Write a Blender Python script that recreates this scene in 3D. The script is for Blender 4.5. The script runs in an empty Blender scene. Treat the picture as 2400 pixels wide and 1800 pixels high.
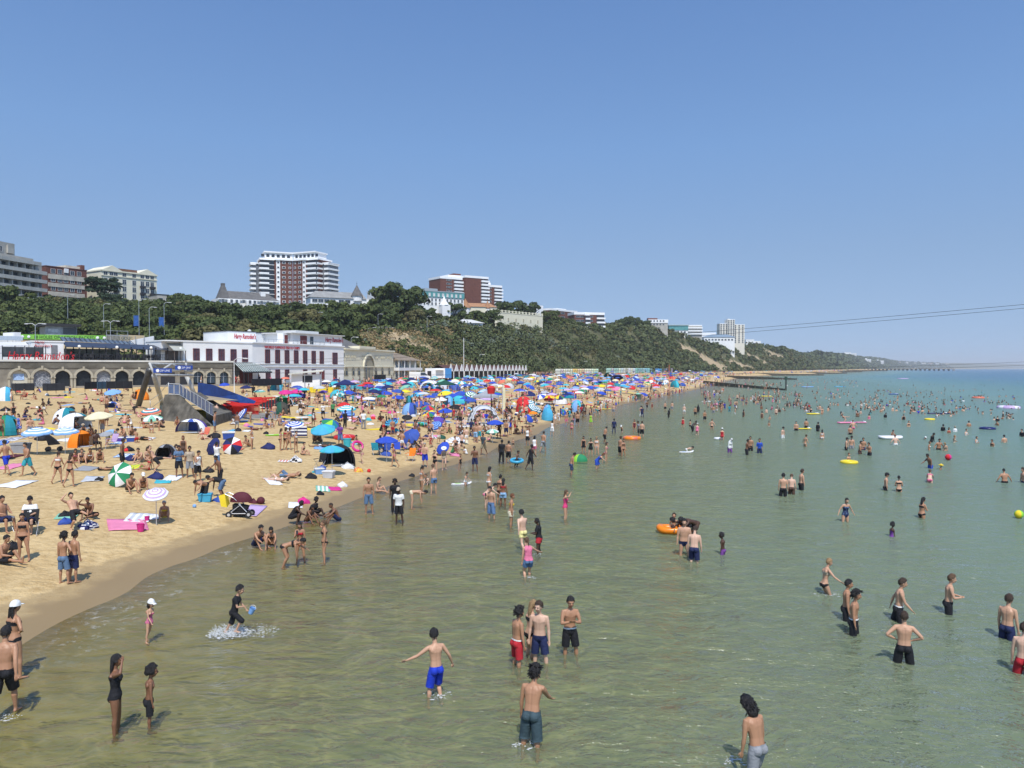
import bpy,math,random
import numpy as np
from mathutils import Vector,Matrix,Euler
R=math.radians
random.seed(7)
scene=bpy.context.scene
col=scene.collection
# ------------------------------------------------------------------ camera
CAMZ,F,HZ=7.2,1800.0,863.0
TH=math.atan((900-HZ)/F)
cam_d=bpy.data.cameras.new('camera')
cam_d.sensor_width=36.0
cam_d.lens=36.0*F/2400.0
cam_d.clip_end=60000
cam_d.clip_start=0.2
cam=bpy.data.objects.new('camera',cam_d)
cam.location=(0,0,CAMZ)
cam.rotation_euler=(math.pi/2-TH,0,0)
col.objects.link(cam)
scene.camera=cam
# ------------------------------------------------------------------ sky, sun, exposure
SUN_EL,SUN_AZ=R(58),math.atan2(0.12,-0.99)
world=bpy.data.worlds.new('World')
scene.world=world
world.use_nodes=True
wn,wl=world.node_tree.nodes,world.node_tree.links
bg=wn['Background']
sky=wn.new('ShaderNodeTexSky')
sky.sky_type='NISHITA'
sky.sun_disc=False
sky.sun_elevation=SUN_EL
sky.sun_rotation=SUN_AZ
sky.altitude=0
sky.air_density=1.0
sky.dust_density=0.3
sky.ozone_density=2.6
# keep the glare right on the horizon out: look a little higher into the sky model near the horizon
tcw=wn.new('ShaderNodeTexCoord');mpw=wn.new('ShaderNodeVectorMath');mpw.operation='MULTIPLY_ADD'
mpw.inputs[1].default_value=(1,1,.72);mpw.inputs[2].default_value=(0,0,.26)
wl.new(tcw.outputs['Generated'],mpw.inputs[0]);wl.new(mpw.outputs[0],sky.inputs[0])
sxw=wn.new('ShaderNodeSeparateXYZ');wl.new(tcw.outputs['Generated'],sxw.inputs[0])
rpw=wn.new('ShaderNodeValToRGB');els=rpw.color_ramp.elements
for _ in range(3):els.new(.5)
for e_,(p_,c_)in zip(els,((0,(1.17,1.03,.90)),(.07,(1.10,1.02,.92)),(.14,(1.05,1.01,.94)),(.27,(.95,1.05,1.09)),(.45,(.77,.93,1.08)))):
 e_.position=p_;e_.color=tuple(v/1.2 for v in c_)+(1,)
wl.new(sxw.outputs[2],rpw.inputs[0])
mulw=wn.new('ShaderNodeVectorMath');mulw.operation='MULTIPLY'
wl.new(sky.outputs[0],mulw.inputs[0]);wl.new(rpw.outputs[0],mulw.inputs[1])
wl.new(mulw.outputs[0],bg.inputs[0])
bg.inputs[1].default_value=0.15
sun_d=bpy.data.lights.new('sun','SUN')
sun_d.energy=3.0
sun_d.angle=R(0.53)
sun_d.color=(1.0,0.955,0.88)
sun=bpy.data.objects.new('sun',sun_d)
sdir=Vector((math.sin(SUN_AZ)*math.cos(SUN_EL),math.cos(SUN_AZ)*math.cos(SUN_EL),math.sin(SUN_EL)))
sun.rotation_euler=sdir.to_track_quat('Z','Y').to_euler()
col.objects.link(sun)
scene.view_settings.view_transform='Standard'
scene.view_settings.look='None'
scene.view_settings.exposure=0.56
scene.view_settings.gamma=1.0
scene.view_settings.use_curve_mapping=False
scene.cycles.max_bounces=7
scene.cycles.diffuse_bounces=2
scene.cycles.glossy_bounces=3
scene.cycles.transparent_max_bounces=12
scene.cycles.transmission_bounces=3
scene.cycles.volume_bounces=0
scene.cycles.caustics_reflective=False
scene.cycles.caustics_refractive=False
scene.cycles.use_denoising=True
scene.cycles.sample_clamp_direct=2.2
scene.cycles.sample_clamp_indirect=4.0
# ------------------------------------------------------------------ rays through the picture
def ray(px,py):
 c,s=math.cos(TH),math.sin(TH)
 a,b=px-1200.0,900.0-py
 return a,F*c+b*s,-F*s+b*c
def at(px,py,Y):
 dx,dy,dz=ray(px,py)
 t=Y/dy
 return Vector((dx*t,Y,CAMZ+dz*t))
# ------------------------------------------------------------------ the coast
XS=np.array([(-40,-22),(10,-15.6),(19.3,-13.0),(23,-13.0),(28,-12.3),(32,-10.8),(38,-9.4),(45,-8.4),(50,-6.4),(59,-3.8),(75,.2),(95,5.2),(130,14),(168,28),(199,40),(264,64),(450,128),(648,196),(810,290),(1080,448),(1800,810),(3240,1565),(6000,3200),(9000,5600),(13000,8900),(20000,15000)],float)
XP=np.array([(-40,-135),(0,-118),(60,-100),(113,-75),(133,-49),(165,-36),(192,-29.6),(225,-20),(284,3),(333,19),(400,42),(450,72),(550,114),(650,163),(810,262),(1080,415),(1800,770),(3240,1520),(6000,3150),(9000,5530),(13000,8820),(20000,14900)],float)
TOE=np.array([(0,30),(165,30),(200,16),(225,9),(20000,9)],float)
CRD=np.array([(0,210),(113,200),(165,160),(200,100),(225,62),(260,45),(330,42),(430,42),(600,38),(1000,36),(2000,60),(6000,150),(20000,500)],float)
CRH=np.array([(0,17),(113,18),(200,17),(260,19.5),(300,22.5),(350,26),(430,28),(500,33),(570,38),(650,38),(700,35),(760,29.5),(850,29.5),(960,34),(1150,32),(1350,30),(2000,37),(2500,43),(3500,52),(4600,58),(7000,54),(9000,66),(20000,110)],float)
ip=lambda T,Y:np.interp(Y,T[:,0],T[:,1])
def xs(Y):
 Y=np.asarray(Y,float)
 return ip(XS,Y)+.22*np.sin(Y*.9+2*np.sin(Y*.23))*np.clip(1-Y/90,.25,1)+.35*np.sin(Y*.31+1)
BZ=np.array([(0,0),(.018,.16),(.05,.5),(.1,.92),(.2,1.45),(.36,2.0),(.73,3.15),(1,3.95)])
PROM=4.2
def beach_z(t,X,Y):
 z=np.interp(t,BZ[:,0],BZ[:,1])
 return z+np.clip(t*12,0,1)*(.05*np.sin(X*.8+Y*.31)*np.sin(Y*.55-X*.2)+.025*np.sin(X*2.1-Y*.7))
def sea_depth(d,Y):
 return np.interp(d,[0,4,30,45,80,200],[0,.075,.66,.98,1.3,3.5])+0.03*np.sin(d*.5+np.asarray(Y)*.13)*np.clip(d/20,0,1)
def hill_z(d,Y):
 toe,cr,h=ip(TOE,Y),ip(CRD,Y),ip(CRH,Y)
 t=np.clip((d-toe)/(cr-toe),0,1)
 s=.55*t+.45*t*t*(3-2*t)
 z=PROM+(h-PROM)*s+np.clip((d-cr)*np.interp(Y,[300,480],[.075,.012]),0,14)
 lump=(1.3*np.sin(d*.21+Y*.07)*np.sin(Y*.11+d*.05)+.8*np.sin(Y*.031+d*.3))*np.clip((d-toe)/25,0,1)
 return z+lump
def terrain(X,Y):
 X,Y=np.asarray(X,float),np.asarray(Y,float)
 s,p=xs(Y),ip(XP,Y)
 t=(s-X)/(s-p)
 zb=beach_z(t,X,Y)
 zs=-sea_depth(np.maximum(X-s,0),Y)
 zh=hill_z(p-X,Y)
 return np.where(X>s,zs,np.where(X>p,zb,zh))
def ground(px,py):
 dx,dy,dz=ray(px,py)
 Ys=np.concatenate([np.linspace(8,120,900),np.linspace(120.5,900,900)])
 P=np.stack([dx/dy*Ys,Ys,CAMZ+dz/dy*Ys])
 g=terrain(P[0],P[1])
 hit=np.nonzero(P[2]<=g)[0]
 i=hit[0]if len(hit)else len(Ys)-1
 Y=Ys[i]
 return Vector((dx/dy*Y,Y,float(g[i])))
def water(px,py):
 dx,dy,dz=ray(px,py)
 t=-CAMZ/dz if dz<-1 else 4000/dy
 return Vector((dx*t,dy*t,0))
ZONES=dict(A=(0,880,3.95),B=(450,880,4.3667),C=(850,860,4.3667),D=(1250,850,4.74),E=(1650,860,2.949),F=(1100,1100,3.687),G=(1850,1100,3.318),H=(1150,1350,3.686),I=(0,1150,2.765),J=(450,1150,4.1475),K=(900,1400,4.147),L=(1600,1550,5.53),T=(0,530,3.687),U=(500,530,3.687),V=(1000,600,3.687),W=(1500,680,2.458),P=(0,0,1.0))
def zp(z,x,y):
 a,b,s=ZONES[z]
 return a+x/s,b+y/s
# ------------------------------------------------------------------ materials
MATS={}
def nodes_of(name):
 m=bpy.data.materials.new(name)
 m.use_nodes=True
 n,l=m.node_tree.nodes,m.node_tree.links
 return m,n,l,n['Principled BSDF']
def cm(rgb,rough=.7,var=.12,scale=6.0,bump=0.0,name='paint',spec=.35,metal=0.0,sheen=0,bscale=None):
 rgb=tuple(round(c,4)for c in rgb)
 key=(rgb,rough,var,scale,bump,spec,metal)
 if key in MATS:return MATS[key]
 m,n,l,b=nodes_of(name)
 b.inputs['Roughness'].default_value=rough
 b.inputs['Specular IOR Level'].default_value=spec
 b.inputs['Metallic'].default_value=metal
 tc=n.new('ShaderNodeTexCoord');no=n.new('ShaderNodeTexNoise')
 no.inputs['Scale'].default_value=scale;no.inputs['Detail'].default_value=4
 l.new(tc.outputs['Object'],no.inputs['Vector'])
 mx=n.new('ShaderNodeMix');mx.data_type='RGBA'
 mr=n.new('ShaderNodeMapRange');mr.inputs[1].default_value=.3;mr.inputs[2].default_value=.7
 l.new(no.outputs[0],mr.inputs[0]);l.new(mr.outputs[0],mx.inputs[0])
 mx.inputs[6].default_value=tuple(max(0,c*(1-var))for c in rgb)+(1,)
 mx.inputs[7].default_value=tuple(min(1,c*(1+var))for c in rgb)+(1,)
 l.new(mx.outputs[2],b.inputs['Base Color'])
 if bump:
  bn=n.new('ShaderNodeTexNoise');bn.inputs['Scale'].default_value=bscale or scale*4;bn.inputs['Detail'].default_value=3
  l.new(tc.outputs['Object'],bn.inputs['Vector'])
  bu=n.new('ShaderNodeBump');bu.inputs['Strength'].default_value=bump;bu.inputs['Distance'].default_value=.1
  l.new(bn.outputs[0],bu.inputs['Height']);l.new(bu.outputs[0],b.inputs['Normal'])
 MATS[key]=m
 return m
# ------------------------------------------------------------------ mesh building
class MB:
 def __init__(s):
  s.v,s.f,s.m=[],[],[]
 def add(s,vs,fs,mi=0,M=None):
  o=len(s.v)
  if M is not None:vs=[M@Vector(v)for v in vs]
  s.v+=[tuple(v)for v in vs]
  s.f+=[tuple(i+o for i in f)for f in fs]
  s.m+=[mi]*len(fs)if isinstance(mi,int)else list(mi)
 def box(s,x0,x1,y0,y1,z0,z1,mi=0,M=None):
  v=[(x,y,z)for z in(z0,z1)for y in(y0,y1)for x in(x0,x1)]
  s.add(v,[(0,2,3,1),(4,5,7,6),(0,1,5,4),(2,6,7,3),(0,4,6,2),(1,3,7,5)],mi,M)
 def cbox(s,cx,cy,cz,sx,sy,sz,mi=0,M=None):
  s.box(cx-sx/2,cx+sx/2,cy-sy/2,cy+sy/2,cz-sz/2,cz+sz/2,mi,M)
 def tube(s,pts,rad,n=6,mi=0,M=None,caps=True):
  pts=[Vector(p)for p in pts]
  if not isinstance(rad,(list,tuple)):rad=[rad]*len(pts)
  vs,fs=[],[]
  for i,p in enumerate(pts):
   d=(pts[min(i+1,len(pts)-1)]-pts[max(i-1,0)])
   d=d.normalized()if d.length>1e-9 else Vector((0,0,1))
   a=d.cross(Vector((0,0,1))if abs(d.z)<.9 else Vector((0,1,0))).normalized()
   b=d.cross(a)
   for k in range(n):
    w=2*math.pi*k/n
    vs.append(p+a*(rad[i]*math.cos(w))+b*(rad[i]*math.sin(w)))
  for i in range(len(pts)-1):
   for k in range(n):
    q=(k+1)%n
    fs.append((i*n+k,i*n+q,(i+1)*n+q,(i+1)*n+k))
  if caps:
   fs.append(tuple(range(n))[::-1]);fs.append(tuple((len(pts)-1)*n+k for k in range(n)))
  s.add(vs,fs,mi,M)
 def ell(s,c,r,nu=10,nv=6,mi=0,M=None,half=False):
  vs,fs=[],[]
  for j in range(nv+1):
   t=math.pi*j/nv*(.5 if half else 1)
   for i in range(nu):
    w=2*math.pi*i/nu
    vs.append((c[0]+r[0]*math.sin(t)*math.cos(w),c[1]+r[1]*math.sin(t)*math.sin(w),c[2]+r[2]*math.cos(t)))
  for j in range(nv):
   for i in range(nu):
    q=(i+1)%nu
    fs.append((j*nu+i,(j+1)*nu+i,(j+1)*nu+q,j*nu+q))
  s.add(vs,fs,mi,M)
 def prism(s,poly,y0,y1,mi=0,M=None):
  n=len(poly)
  vs=[(x,y0,z)for x,z in poly]+[(x,y1,z)for x,z in poly]
  fs=[tuple(range(n)),tuple(range(n,2*n))[::-1]]+[(i,n+i,n+(i+1)%n,(i+1)%n)for i in range(n)]
  s.add(vs,fs,mi,M)
 def plan(s,poly,z0,z1,mi=0,M=None,top=True):
  n=len(poly)
  vs=[(x,y,z0)for x,y in poly]+[(x,y,z1)for x,y in poly]
  fs=[tuple(range(n,2*n)),tuple(range(n))[::-1]]+[(i,(i+1)%n,n+(i+1)%n,n+i)for i in range(n)]
  s.add(vs,fs,mi,M)
 def mesh(s,name,mats,smooth=False):
  me=bpy.data.meshes.new(name)
  me.from_pydata(s.v,[],s.f)
  for m in mats:me.materials.append(m)
  if len(mats)>1:me.polygons.foreach_set('material_index',s.m)
  if smooth:me.polygons.foreach_set('use_smooth',[True]*len(me.polygons))
  me.update()
  return me
 def obj(s,name,mats,parent=None,smooth=False,loc=None,rz=0):
  if not isinstance(mats,(list,tuple)):mats=[mats]
  return link(name,s.mesh(name,mats,smooth),parent,loc,rz)
def link(name,me,parent=None,loc=None,rz=0):
 o=bpy.data.objects.new(name,me)
 col.objects.link(o)
 if parent is not None:o.parent=parent
 if loc is not None:o.location=loc
 if rz:o.rotation_euler=(0,0,rz)
 return o
def np_mesh(name,V,Fq,mats,mi=None,smooth=False):
 me=bpy.data.meshes.new(name)
 V=np.asarray(V,np.float32);Fq=np.asarray(Fq,np.int32)
 k=Fq.shape[1]
 me.vertices.add(len(V));me.vertices.foreach_set('co',V.ravel())
 me.loops.add(Fq.size);me.loops.foreach_set('vertex_index',Fq.ravel())
 me.polygons.add(len(Fq))
 me.polygons.foreach_set('loop_start',np.arange(0,Fq.size,k,dtype=np.int32))
 me.polygons.foreach_set('loop_total',np.full(len(Fq),k,np.int32))
 for m in mats:me.materials.append(m)
 if mi is not None:me.polygons.foreach_set('material_index',np.asarray(mi,np.int32))
 if smooth:me.polygons.foreach_set('use_smooth',np.ones(len(Fq),bool))
 me.update(calc_edges=True)
 return me
def tag(o,label=None,cat=None,group=None,kind=None):
 if label:o['label']=label
 if cat:o['category']=cat
 if group:o['group']=group
 if kind:o['kind']=kind
 return o
def thing(name,label,cat,loc=(0,0,0),rz=0,group=None):
 o=bpy.data.objects.new(name,None)
 o.empty_display_size=.2
 col.objects.link(o)
 o.location=loc;o.rotation_euler=(0,0,rz)
 return tag(o,label,cat,group)
def dup(o,loc,rz=None,scale=None,label=None):
 c=o.copy();col.objects.link(c);c.location=loc
 if rz is not None:c.rotation_euler=(0,0,rz)
 if scale:c.scale=scale if hasattr(scale,'__len__')else(scale,)*3
 if label:c['label']=label
 for ch in KIDS.get(o.name,()):
  k=ch.copy();col.objects.link(k);k.parent=c
  for g in KIDS.get(ch.name,()):
   q=g.copy();col.objects.link(q);q.parent=k
 return c
KIDS={}
def remember(o):
 """note the children of a finished thing, so that dup() can copy them quickly"""
 for x in[o]+list(o.children):
  if x.children:KIDS[x.name]=list(x.children)
 return o
# ================================================================== the ground, beach and sea
def grid_mesh(name,ys,cols,zf,mats,attrs):
 """cols: function Y -> array of X ; zf: (X,Y)->Z ; attrs: dict name->func(X,Y,Z)"""
 Y=np.repeat(np.asarray(ys,float)[:,None],len(cols(ys[0])),1)
 X=np.stack([cols(y)for y in ys])
 Z=zf(X,Y)
 n,k=X.shape
 V=np.stack([X,Y,Z],-1).reshape(-1,3)
 i=np.arange(n-1)[:,None]*k+np.arange(k-1)[None,:]
 i=i.ravel()
 Fq=np.stack([i,i+1,i+k+1,i+k],-1)
 if X[0,0]>X[0,-1]:Fq=Fq[:,::-1]
 me=np_mesh(name,V,Fq,mats,smooth=True)
 for a,fn in attrs.items():
  at_=me.attributes.new(a,'FLOAT','POINT')
  at_.data.foreach_set('value',fn(X,Y,Z).astype(np.float32).ravel())
 return me
ysA=np.concatenate([np.linspace(-30,8,20),np.arange(8.3,70,.33),np.geomspace(70,400,160),np.geomspace(402,18000,130)])
# ---- sand
m_sand,n,l,b=nodes_of('sand')
def noise(n,l,vec,scale,detail=4,rough=.5,dist=0):
 t=n.new('ShaderNodeTexNoise');t.inputs['Scale'].default_value=scale;t.inputs['Detail'].default_value=detail
 t.inputs['Roughness'].default_value=rough;t.inputs['Distortion'].default_value=dist
 l.new(vec,t.inputs['Vector']);return t.outputs[0]
def math_(n,l,op,a,b_=None,c=None,clamp=False):
 t=n.new('ShaderNodeMath');t.operation=op;t.use_clamp=clamp
 for i,v in enumerate((a,b_,c)):
  if v is None:continue
  if isinstance(v,(int,float)):t.inputs[i].default_value=v
  else:l.new(v,t.inputs[i])
 return t.outputs[0]
def ramp(n,l,fac,stops):
 t=n.new('ShaderNodeValToRGB');e=t.color_ramp.elements
 while len(e)<len(stops):e.new(.5)
 for k,(p,c)in enumerate(stops):
  e[k].position=p;e[k].color=tuple(c)+(1,)if len(c)==3 else c
 l.new(fac,t.inputs[0]);return t.outputs[0]
def mixc(n,l,fac,a,b_,blend='MIX'):
 t=n.new('ShaderNodeMix');t.data_type='RGBA';t.blend_type=blend
 for i,v in((0,fac),(6,a),(7,b_)):
  if isinstance(v,(int,float)):t.inputs[i].default_value=v
  elif isinstance(v,tuple):t.inputs[i].default_value=v+(1,)if len(v)==3 else v
  else:l.new(v,t.inputs[i])
 return t.outputs[2]
def attr(n,name):
 t=n.new('ShaderNodeAttribute');t.attribute_name=name;return t.outputs['Fac']
def maprange(n,l,v,a,b_,c=0,d=1):
 t=n.new('ShaderNodeMapRange')
 l.new(v,t.inputs[0])
 for i,x in enumerate((a,b_,c,d)):t.inputs[i+1].default_value=x
 return t.outputs[0]
geo=n.new('ShaderNodeNewGeometry').outputs['Position']
n1=noise(n,l,geo,.22,5);n2=noise(n,l,geo,2.6,5,.6);n3=noise(n,l,geo,11,3)
dry=mixc(n,l,maprange(n,l,n1,.3,.7),(.53,.38,.185),(.62,.46,.235))
dry=mixc(n,l,maprange(n,l,n2,.42,.68),dry,(.42,.285,.125))
dry=mixc(n,l,math_(n,l,'MULTIPLY',maprange(n,l,n3,.55,.75),.35),dry,(.68,.53,.33))
d_sh=attr(n,'shore')
edge=math_(n,l,'ADD',d_sh,math_(n,l,'MULTIPLY',math_(n,l,'SUBTRACT',noise(n,l,geo,.9,4),.5),1.6))
wet=math_(n,l,'ADD',maprange(n,l,edge,2.1,2.45,.62,0),maprange(n,l,edge,1.1,1.6,.38,0))
wetc=mixc(n,l,n1,(.25,.175,.085),(.30,.215,.11))
bed=ramp(n,l,math_(n,l,'MULTIPLY',attr(n,'shore'),-.02),[(0,(.30,.235,.11)),(.3,(.47,.46,.24)),(1,(.32,.36,.20))])
c=mixc(n,l,wet,dry,wetc)
c=mixc(n,l,maprange(n,l,d_sh,-.3,-1.5),c,bed)
l.new(c,b.inputs['Base Color'])
l.new(maprange(n,l,wet,0,1,.95,.6),b.inputs['Roughness'])
b.inputs['Specular IOR Level'].default_value=.25
hgt=math_(n,l,'ADD',math_(n,l,'MULTIPLY',n2,1.0),math_(n,l,'MULTIPLY',n3,.35))
vor=n.new('ShaderNodeTexVoronoi');vor.inputs['Scale'].default_value=2.3;l.new(geo,vor.inputs['Vector'])
hgt=math_(n,l,'ADD',hgt,math_(n,l,'MULTIPLY',maprange(n,l,vor.outputs['Distance'],0,.35),.35))
bu=n.new('ShaderNodeBump');bu.inputs['Distance'].default_value=.16
l.new(maprange(n,l,wet,0,1,.8,.05),bu.inputs['Strength']);l.new(hgt,bu.inputs['Height']);l.new(bu.outputs[0],b.inputs['Normal'])
tb=np.concatenate([np.linspace(1,.3,22),np.linspace(.285,.02,34)])
sea_d=np.array([0,.6,1.4,2.5,4,6,9,13,18,24,32,42,55,75,110,200,700])
def sand_cols(y):
 s,p=float(xs(y)),float(ip(XP,y))
 return np.concatenate([s-tb*(s-p),s-np.array([.012,.006])*(s-p),s+sea_d])
sand=link('sand_beach',grid_mesh('sand_beach',ysA,sand_cols,terrain,[m_sand],{'shore':lambda X,Y,Z:xs(Y)-X}))
tag(sand,kind='structure')
# ---- water
m_wat,n,l,b=nodes_of('sea_water')
n.remove(b)
out=n['Material Output']
geo=n.new('ShaderNodeNewGeometry')
P=geo.outputs['Position']
mp=n.new('ShaderNodeMapping');mp.inputs['Scale'].default_value=(.62,1.0,1.0);mp.inputs['Rotation'].default_value=(0,0,R(-14));l.new(P,mp.inputs['Vector'])
mv=mp.outputs[0]
w1=noise(n,l,mv,.55,3,.5,.6);w2=noise(n,l,mv,1.35,4,.55,1.0);w3=noise(n,l,mv,5.0,3,.5,.8)
wv=math_(n,l,'ADD',math_(n,l,'MULTIPLY',w1,1.0),math_(n,l,'ADD',math_(n,l,'MULTIPLY',w2,.62),math_(n,l,'MULTIPLY',w3,.13)))
dep=attr(n,'depth')
bu=n.new('ShaderNodeBump');bu.inputs['Distance'].default_value=.95
l.new(maprange(n,l,dep,.0,.5,.22,1.0),bu.inputs['Strength'])
l.new(wv,bu.inputs['Height'])
fr=n.new('ShaderNodeFresnel');fr.inputs[0].default_value=1.33;l.new(bu.outputs[0],fr.inputs['Normal'])
gl=n.new('ShaderNodeBsdfGlossy');gl.inputs['Roughness'].default_value=.13;l.new(bu.outputs[0],gl.inputs['Normal'])
gl.inputs['Color'].default_value=(.93,.96,1,1)
dfc=ramp(n,l,math_(n,l,'MULTIPLY',dep,.22),[(0,(.31,.23,.12)),(.018,(.285,.245,.13)),(.05,(.265,.28,.15)),(.13,(.20,.262,.165)),(.24,(.145,.245,.20)),(.45,(.09,.205,.225)),(.8,(.06,.155,.26))])
pat=noise(n,l,P,.05,4,.55)
dfc=mixc(n,l,math_(n,l,'MULTIPLY',maprange(n,l,pat,.35,.7),.35),dfc,(.16,.20,.13),'MIX')
df=n.new('ShaderNodeBsdfDiffuse');l.new(dfc,df.inputs[0])
# light focused by the ripples, painted as a tint: brighter and darker threads in what the surface lets through
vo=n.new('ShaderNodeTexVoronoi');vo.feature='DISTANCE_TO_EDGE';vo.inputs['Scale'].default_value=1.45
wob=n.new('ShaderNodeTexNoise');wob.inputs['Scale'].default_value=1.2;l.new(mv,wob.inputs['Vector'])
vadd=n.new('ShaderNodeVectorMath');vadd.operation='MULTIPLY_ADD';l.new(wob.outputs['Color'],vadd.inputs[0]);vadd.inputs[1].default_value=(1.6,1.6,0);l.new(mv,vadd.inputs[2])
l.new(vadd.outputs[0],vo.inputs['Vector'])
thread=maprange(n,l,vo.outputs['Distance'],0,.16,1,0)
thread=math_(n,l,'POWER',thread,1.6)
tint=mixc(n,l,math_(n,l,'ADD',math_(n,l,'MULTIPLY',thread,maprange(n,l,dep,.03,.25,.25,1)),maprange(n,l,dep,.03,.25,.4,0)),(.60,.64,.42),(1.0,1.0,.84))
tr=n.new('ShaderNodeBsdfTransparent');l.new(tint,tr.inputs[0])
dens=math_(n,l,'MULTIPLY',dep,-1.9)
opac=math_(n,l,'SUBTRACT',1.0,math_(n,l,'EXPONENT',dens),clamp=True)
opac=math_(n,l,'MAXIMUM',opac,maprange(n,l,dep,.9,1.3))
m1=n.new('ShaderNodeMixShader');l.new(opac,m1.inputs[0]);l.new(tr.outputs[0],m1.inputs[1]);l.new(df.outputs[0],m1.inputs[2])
m2=n.new('ShaderNodeMixShader');l.new(math_(n,l,'MULTIPLY',fr.outputs[0],.88),m2.inputs[0]);l.new(m1.outputs[0],m2.inputs[1]);l.new(gl.outputs[0],m2.inputs[2])
# foam along the lip of the swash
fo=noise(n,l,P,3.2,5,.65,.5)
lip=math_(n,l,'MULTIPLY',maprange(n,l,dep,.0,.012),maprange(n,l,dep,.045,.02))
foam=math_(n,l,'MULTIPLY',lip,maprange(n,l,fo,.54,.7))
near=math_(n,l,'MULTIPLY',foam,maprange(n,l,noise(n,l,P,.12,2),.5,.64))
fd=n.new('ShaderNodeBsdfDiffuse');fd.inputs[0].default_value=(.72,.72,.68,1)
m3=n.new('ShaderNodeMixShader');l.new(math_(n,l,'MULTIPLY',near,.5),m3.inputs[0]);l.new(m2.outputs[0],m3.inputs[1]);l.new(fd.outputs[0],m3.inputs[2])
l.new(m3.outputs[0],out.inputs['Surface'])
wat_d=np.array([-2.5,-1,-.3,0,.4,1,1.8,3,4.5,6.5,9,12,16,21,27,34,43,55,75,110,170,260,420,700,1300,2600,6000,16000])
def wat_cols(y):return float(xs(y))+wat_d
wat=link('sea_water',grid_mesh('sea_water',ysA,wat_cols,lambda X,Y:0*X,[m_wat],{'depth':lambda X,Y,Z:np.where(X>xs(Y),sea_depth(np.maximum(X-xs(Y),0),Y)+np.clip((X-xs(Y)-120)/600,0,2),0)}))
tag(wat,kind='structure')
# ---- promenade strip and hillside
m_pave=cm((.36,.33,.28),.85,.15,.8,name='paving')
m_hill,n,l,b=nodes_of('hillside')
geo=n.new('ShaderNodeNewGeometry').outputs['Position']
na=noise(n,l,geo,.08,6,.6);nb=noise(n,l,geo,.6,5,.6);nc=noise(n,l,geo,.022,4,.6)
g=mixc(n,l,maprange(n,l,na,.35,.65),(.075,.085,.032),(.17,.145,.065))
g=mixc(n,l,maprange(n,l,nb,.45,.7),g,(.085,.095,.035))
scar=math_(n,l,'MULTIPLY',attr(n,'bare'),1.0)
bare=maprange(n,l,math_(n,l,'ADD',scar,math_(n,l,'MULTIPLY',math_(n,l,'SUBTRACT',noise(n,l,geo,.16,5,.7),.5),1.9)),.48,.6)
g=mixc(n,l,bare,g,mixc(n,l,nb,(.36,.25,.13),(.52,.42,.27)))
l.new(g,b.inputs['Base Color']);b.inputs['Roughness'].default_value=.95
bu=n.new('ShaderNodeBump');bu.inputs['Distance'].default_value=1.5;bu.inputs['Strength'].default_value=.8
l.new(math_(n,l,'ADD',nb,na),bu.inputs['Height']);l.new(bu.outputs[0],b.inputs['Normal'])
def bare_f(X,Y):
 d=ip(XP,Y)-X
 toe,cr=ip(TOE,Y),ip(CRD,Y)
 t=(d-toe)/(cr-toe)
 a=0*Y
 for y0,t0,sy,st,k,w in BARE:
  u=(Y-y0)+k*(t-t0)
  a=a+w*np.exp(-(u/sy)**2-((t-t0)/st)**2)
 a=a+(np.sin(Y*.16+t*3)*.3+.34)*(Y<300)*(t>.5)
 return np.clip(np.where((t<0.0)|(t>1.02),0,a),0,1)
BARE=[(646,.5,9,.12,30,.7),(672,.62,9,.2,40,.75),(694,.5,15,.26,50,1.0),(725,.22,26,.22,60,1.1),(752,.75,12,.16,0,.6),(785,.4,18,.2,60,.9),(815,.2,22,.14,40,.9),(865,.65,22,.18,90,.9),(915,.3,20,.25,90,.8),(985,.7,36,.2,90,.9),(1080,.4,30,.35,120,.9),(1240,.6,50,.3,160,.8),(1500,.4,70,.35,160,.8),(340,.25,10,.12,60,.45),(372,.12,14,.1,20,.45),(2900,.4,90,.3,90,.6),(3800,.5,140,.3,90,.6)]
hd=np.concatenate([np.linspace(0,200,70),np.geomspace(206,3000,26)])
def hill_cols(y):return float(ip(XP,y))-hd*(1 if y<2500 else y/2500)
ysH=np.concatenate([np.linspace(60,500,200),np.geomspace(505,18000,110)])
hill=link('hillside',grid_mesh('hillside',ysH,hill_cols,lambda X,Y:terrain(X-1e-6,Y),[m_hill],{'bare':lambda X,Y,Z:bare_f(X,Y)}))
tag(hill,kind='structure')
pd=np.array([-.05,0,1,4,8.5])
def prom_cols(y):return float(ip(XP,y))-pd*(1 if y>200 else 3.3)
prom=link('promenade',grid_mesh('promenade',ysH,prom_cols,lambda X,Y:0*X+PROM+.02,[m_pave],{}))
tag(prom,kind='structure')
# low wall along the edge of the promenade
mb=MB()
yy=list(np.linspace(70,700,200))
for a,c_ in zip(yy[:-1],yy[1:]):
 xa,xb=float(ip(XP,a)),float(ip(XP,c_))
 mb.add([(xa,a,3),(xa+.4,a,3),(xb,c_,3),(xb+.4,c_,3),(xa,a,4.45),(xa+.4,a,4.45),(xb,c_,4.45),(xb+.4,c_,4.45)],[(4,5,7,6),(1,3,7,5),(0,4,6,2)])
tag(mb.obj('sea_wall',cm((.30,.27,.22),.9,.2,.7,bump=.3)),'low weathered stone sea wall along the landward edge of the beach','wall')
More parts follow.
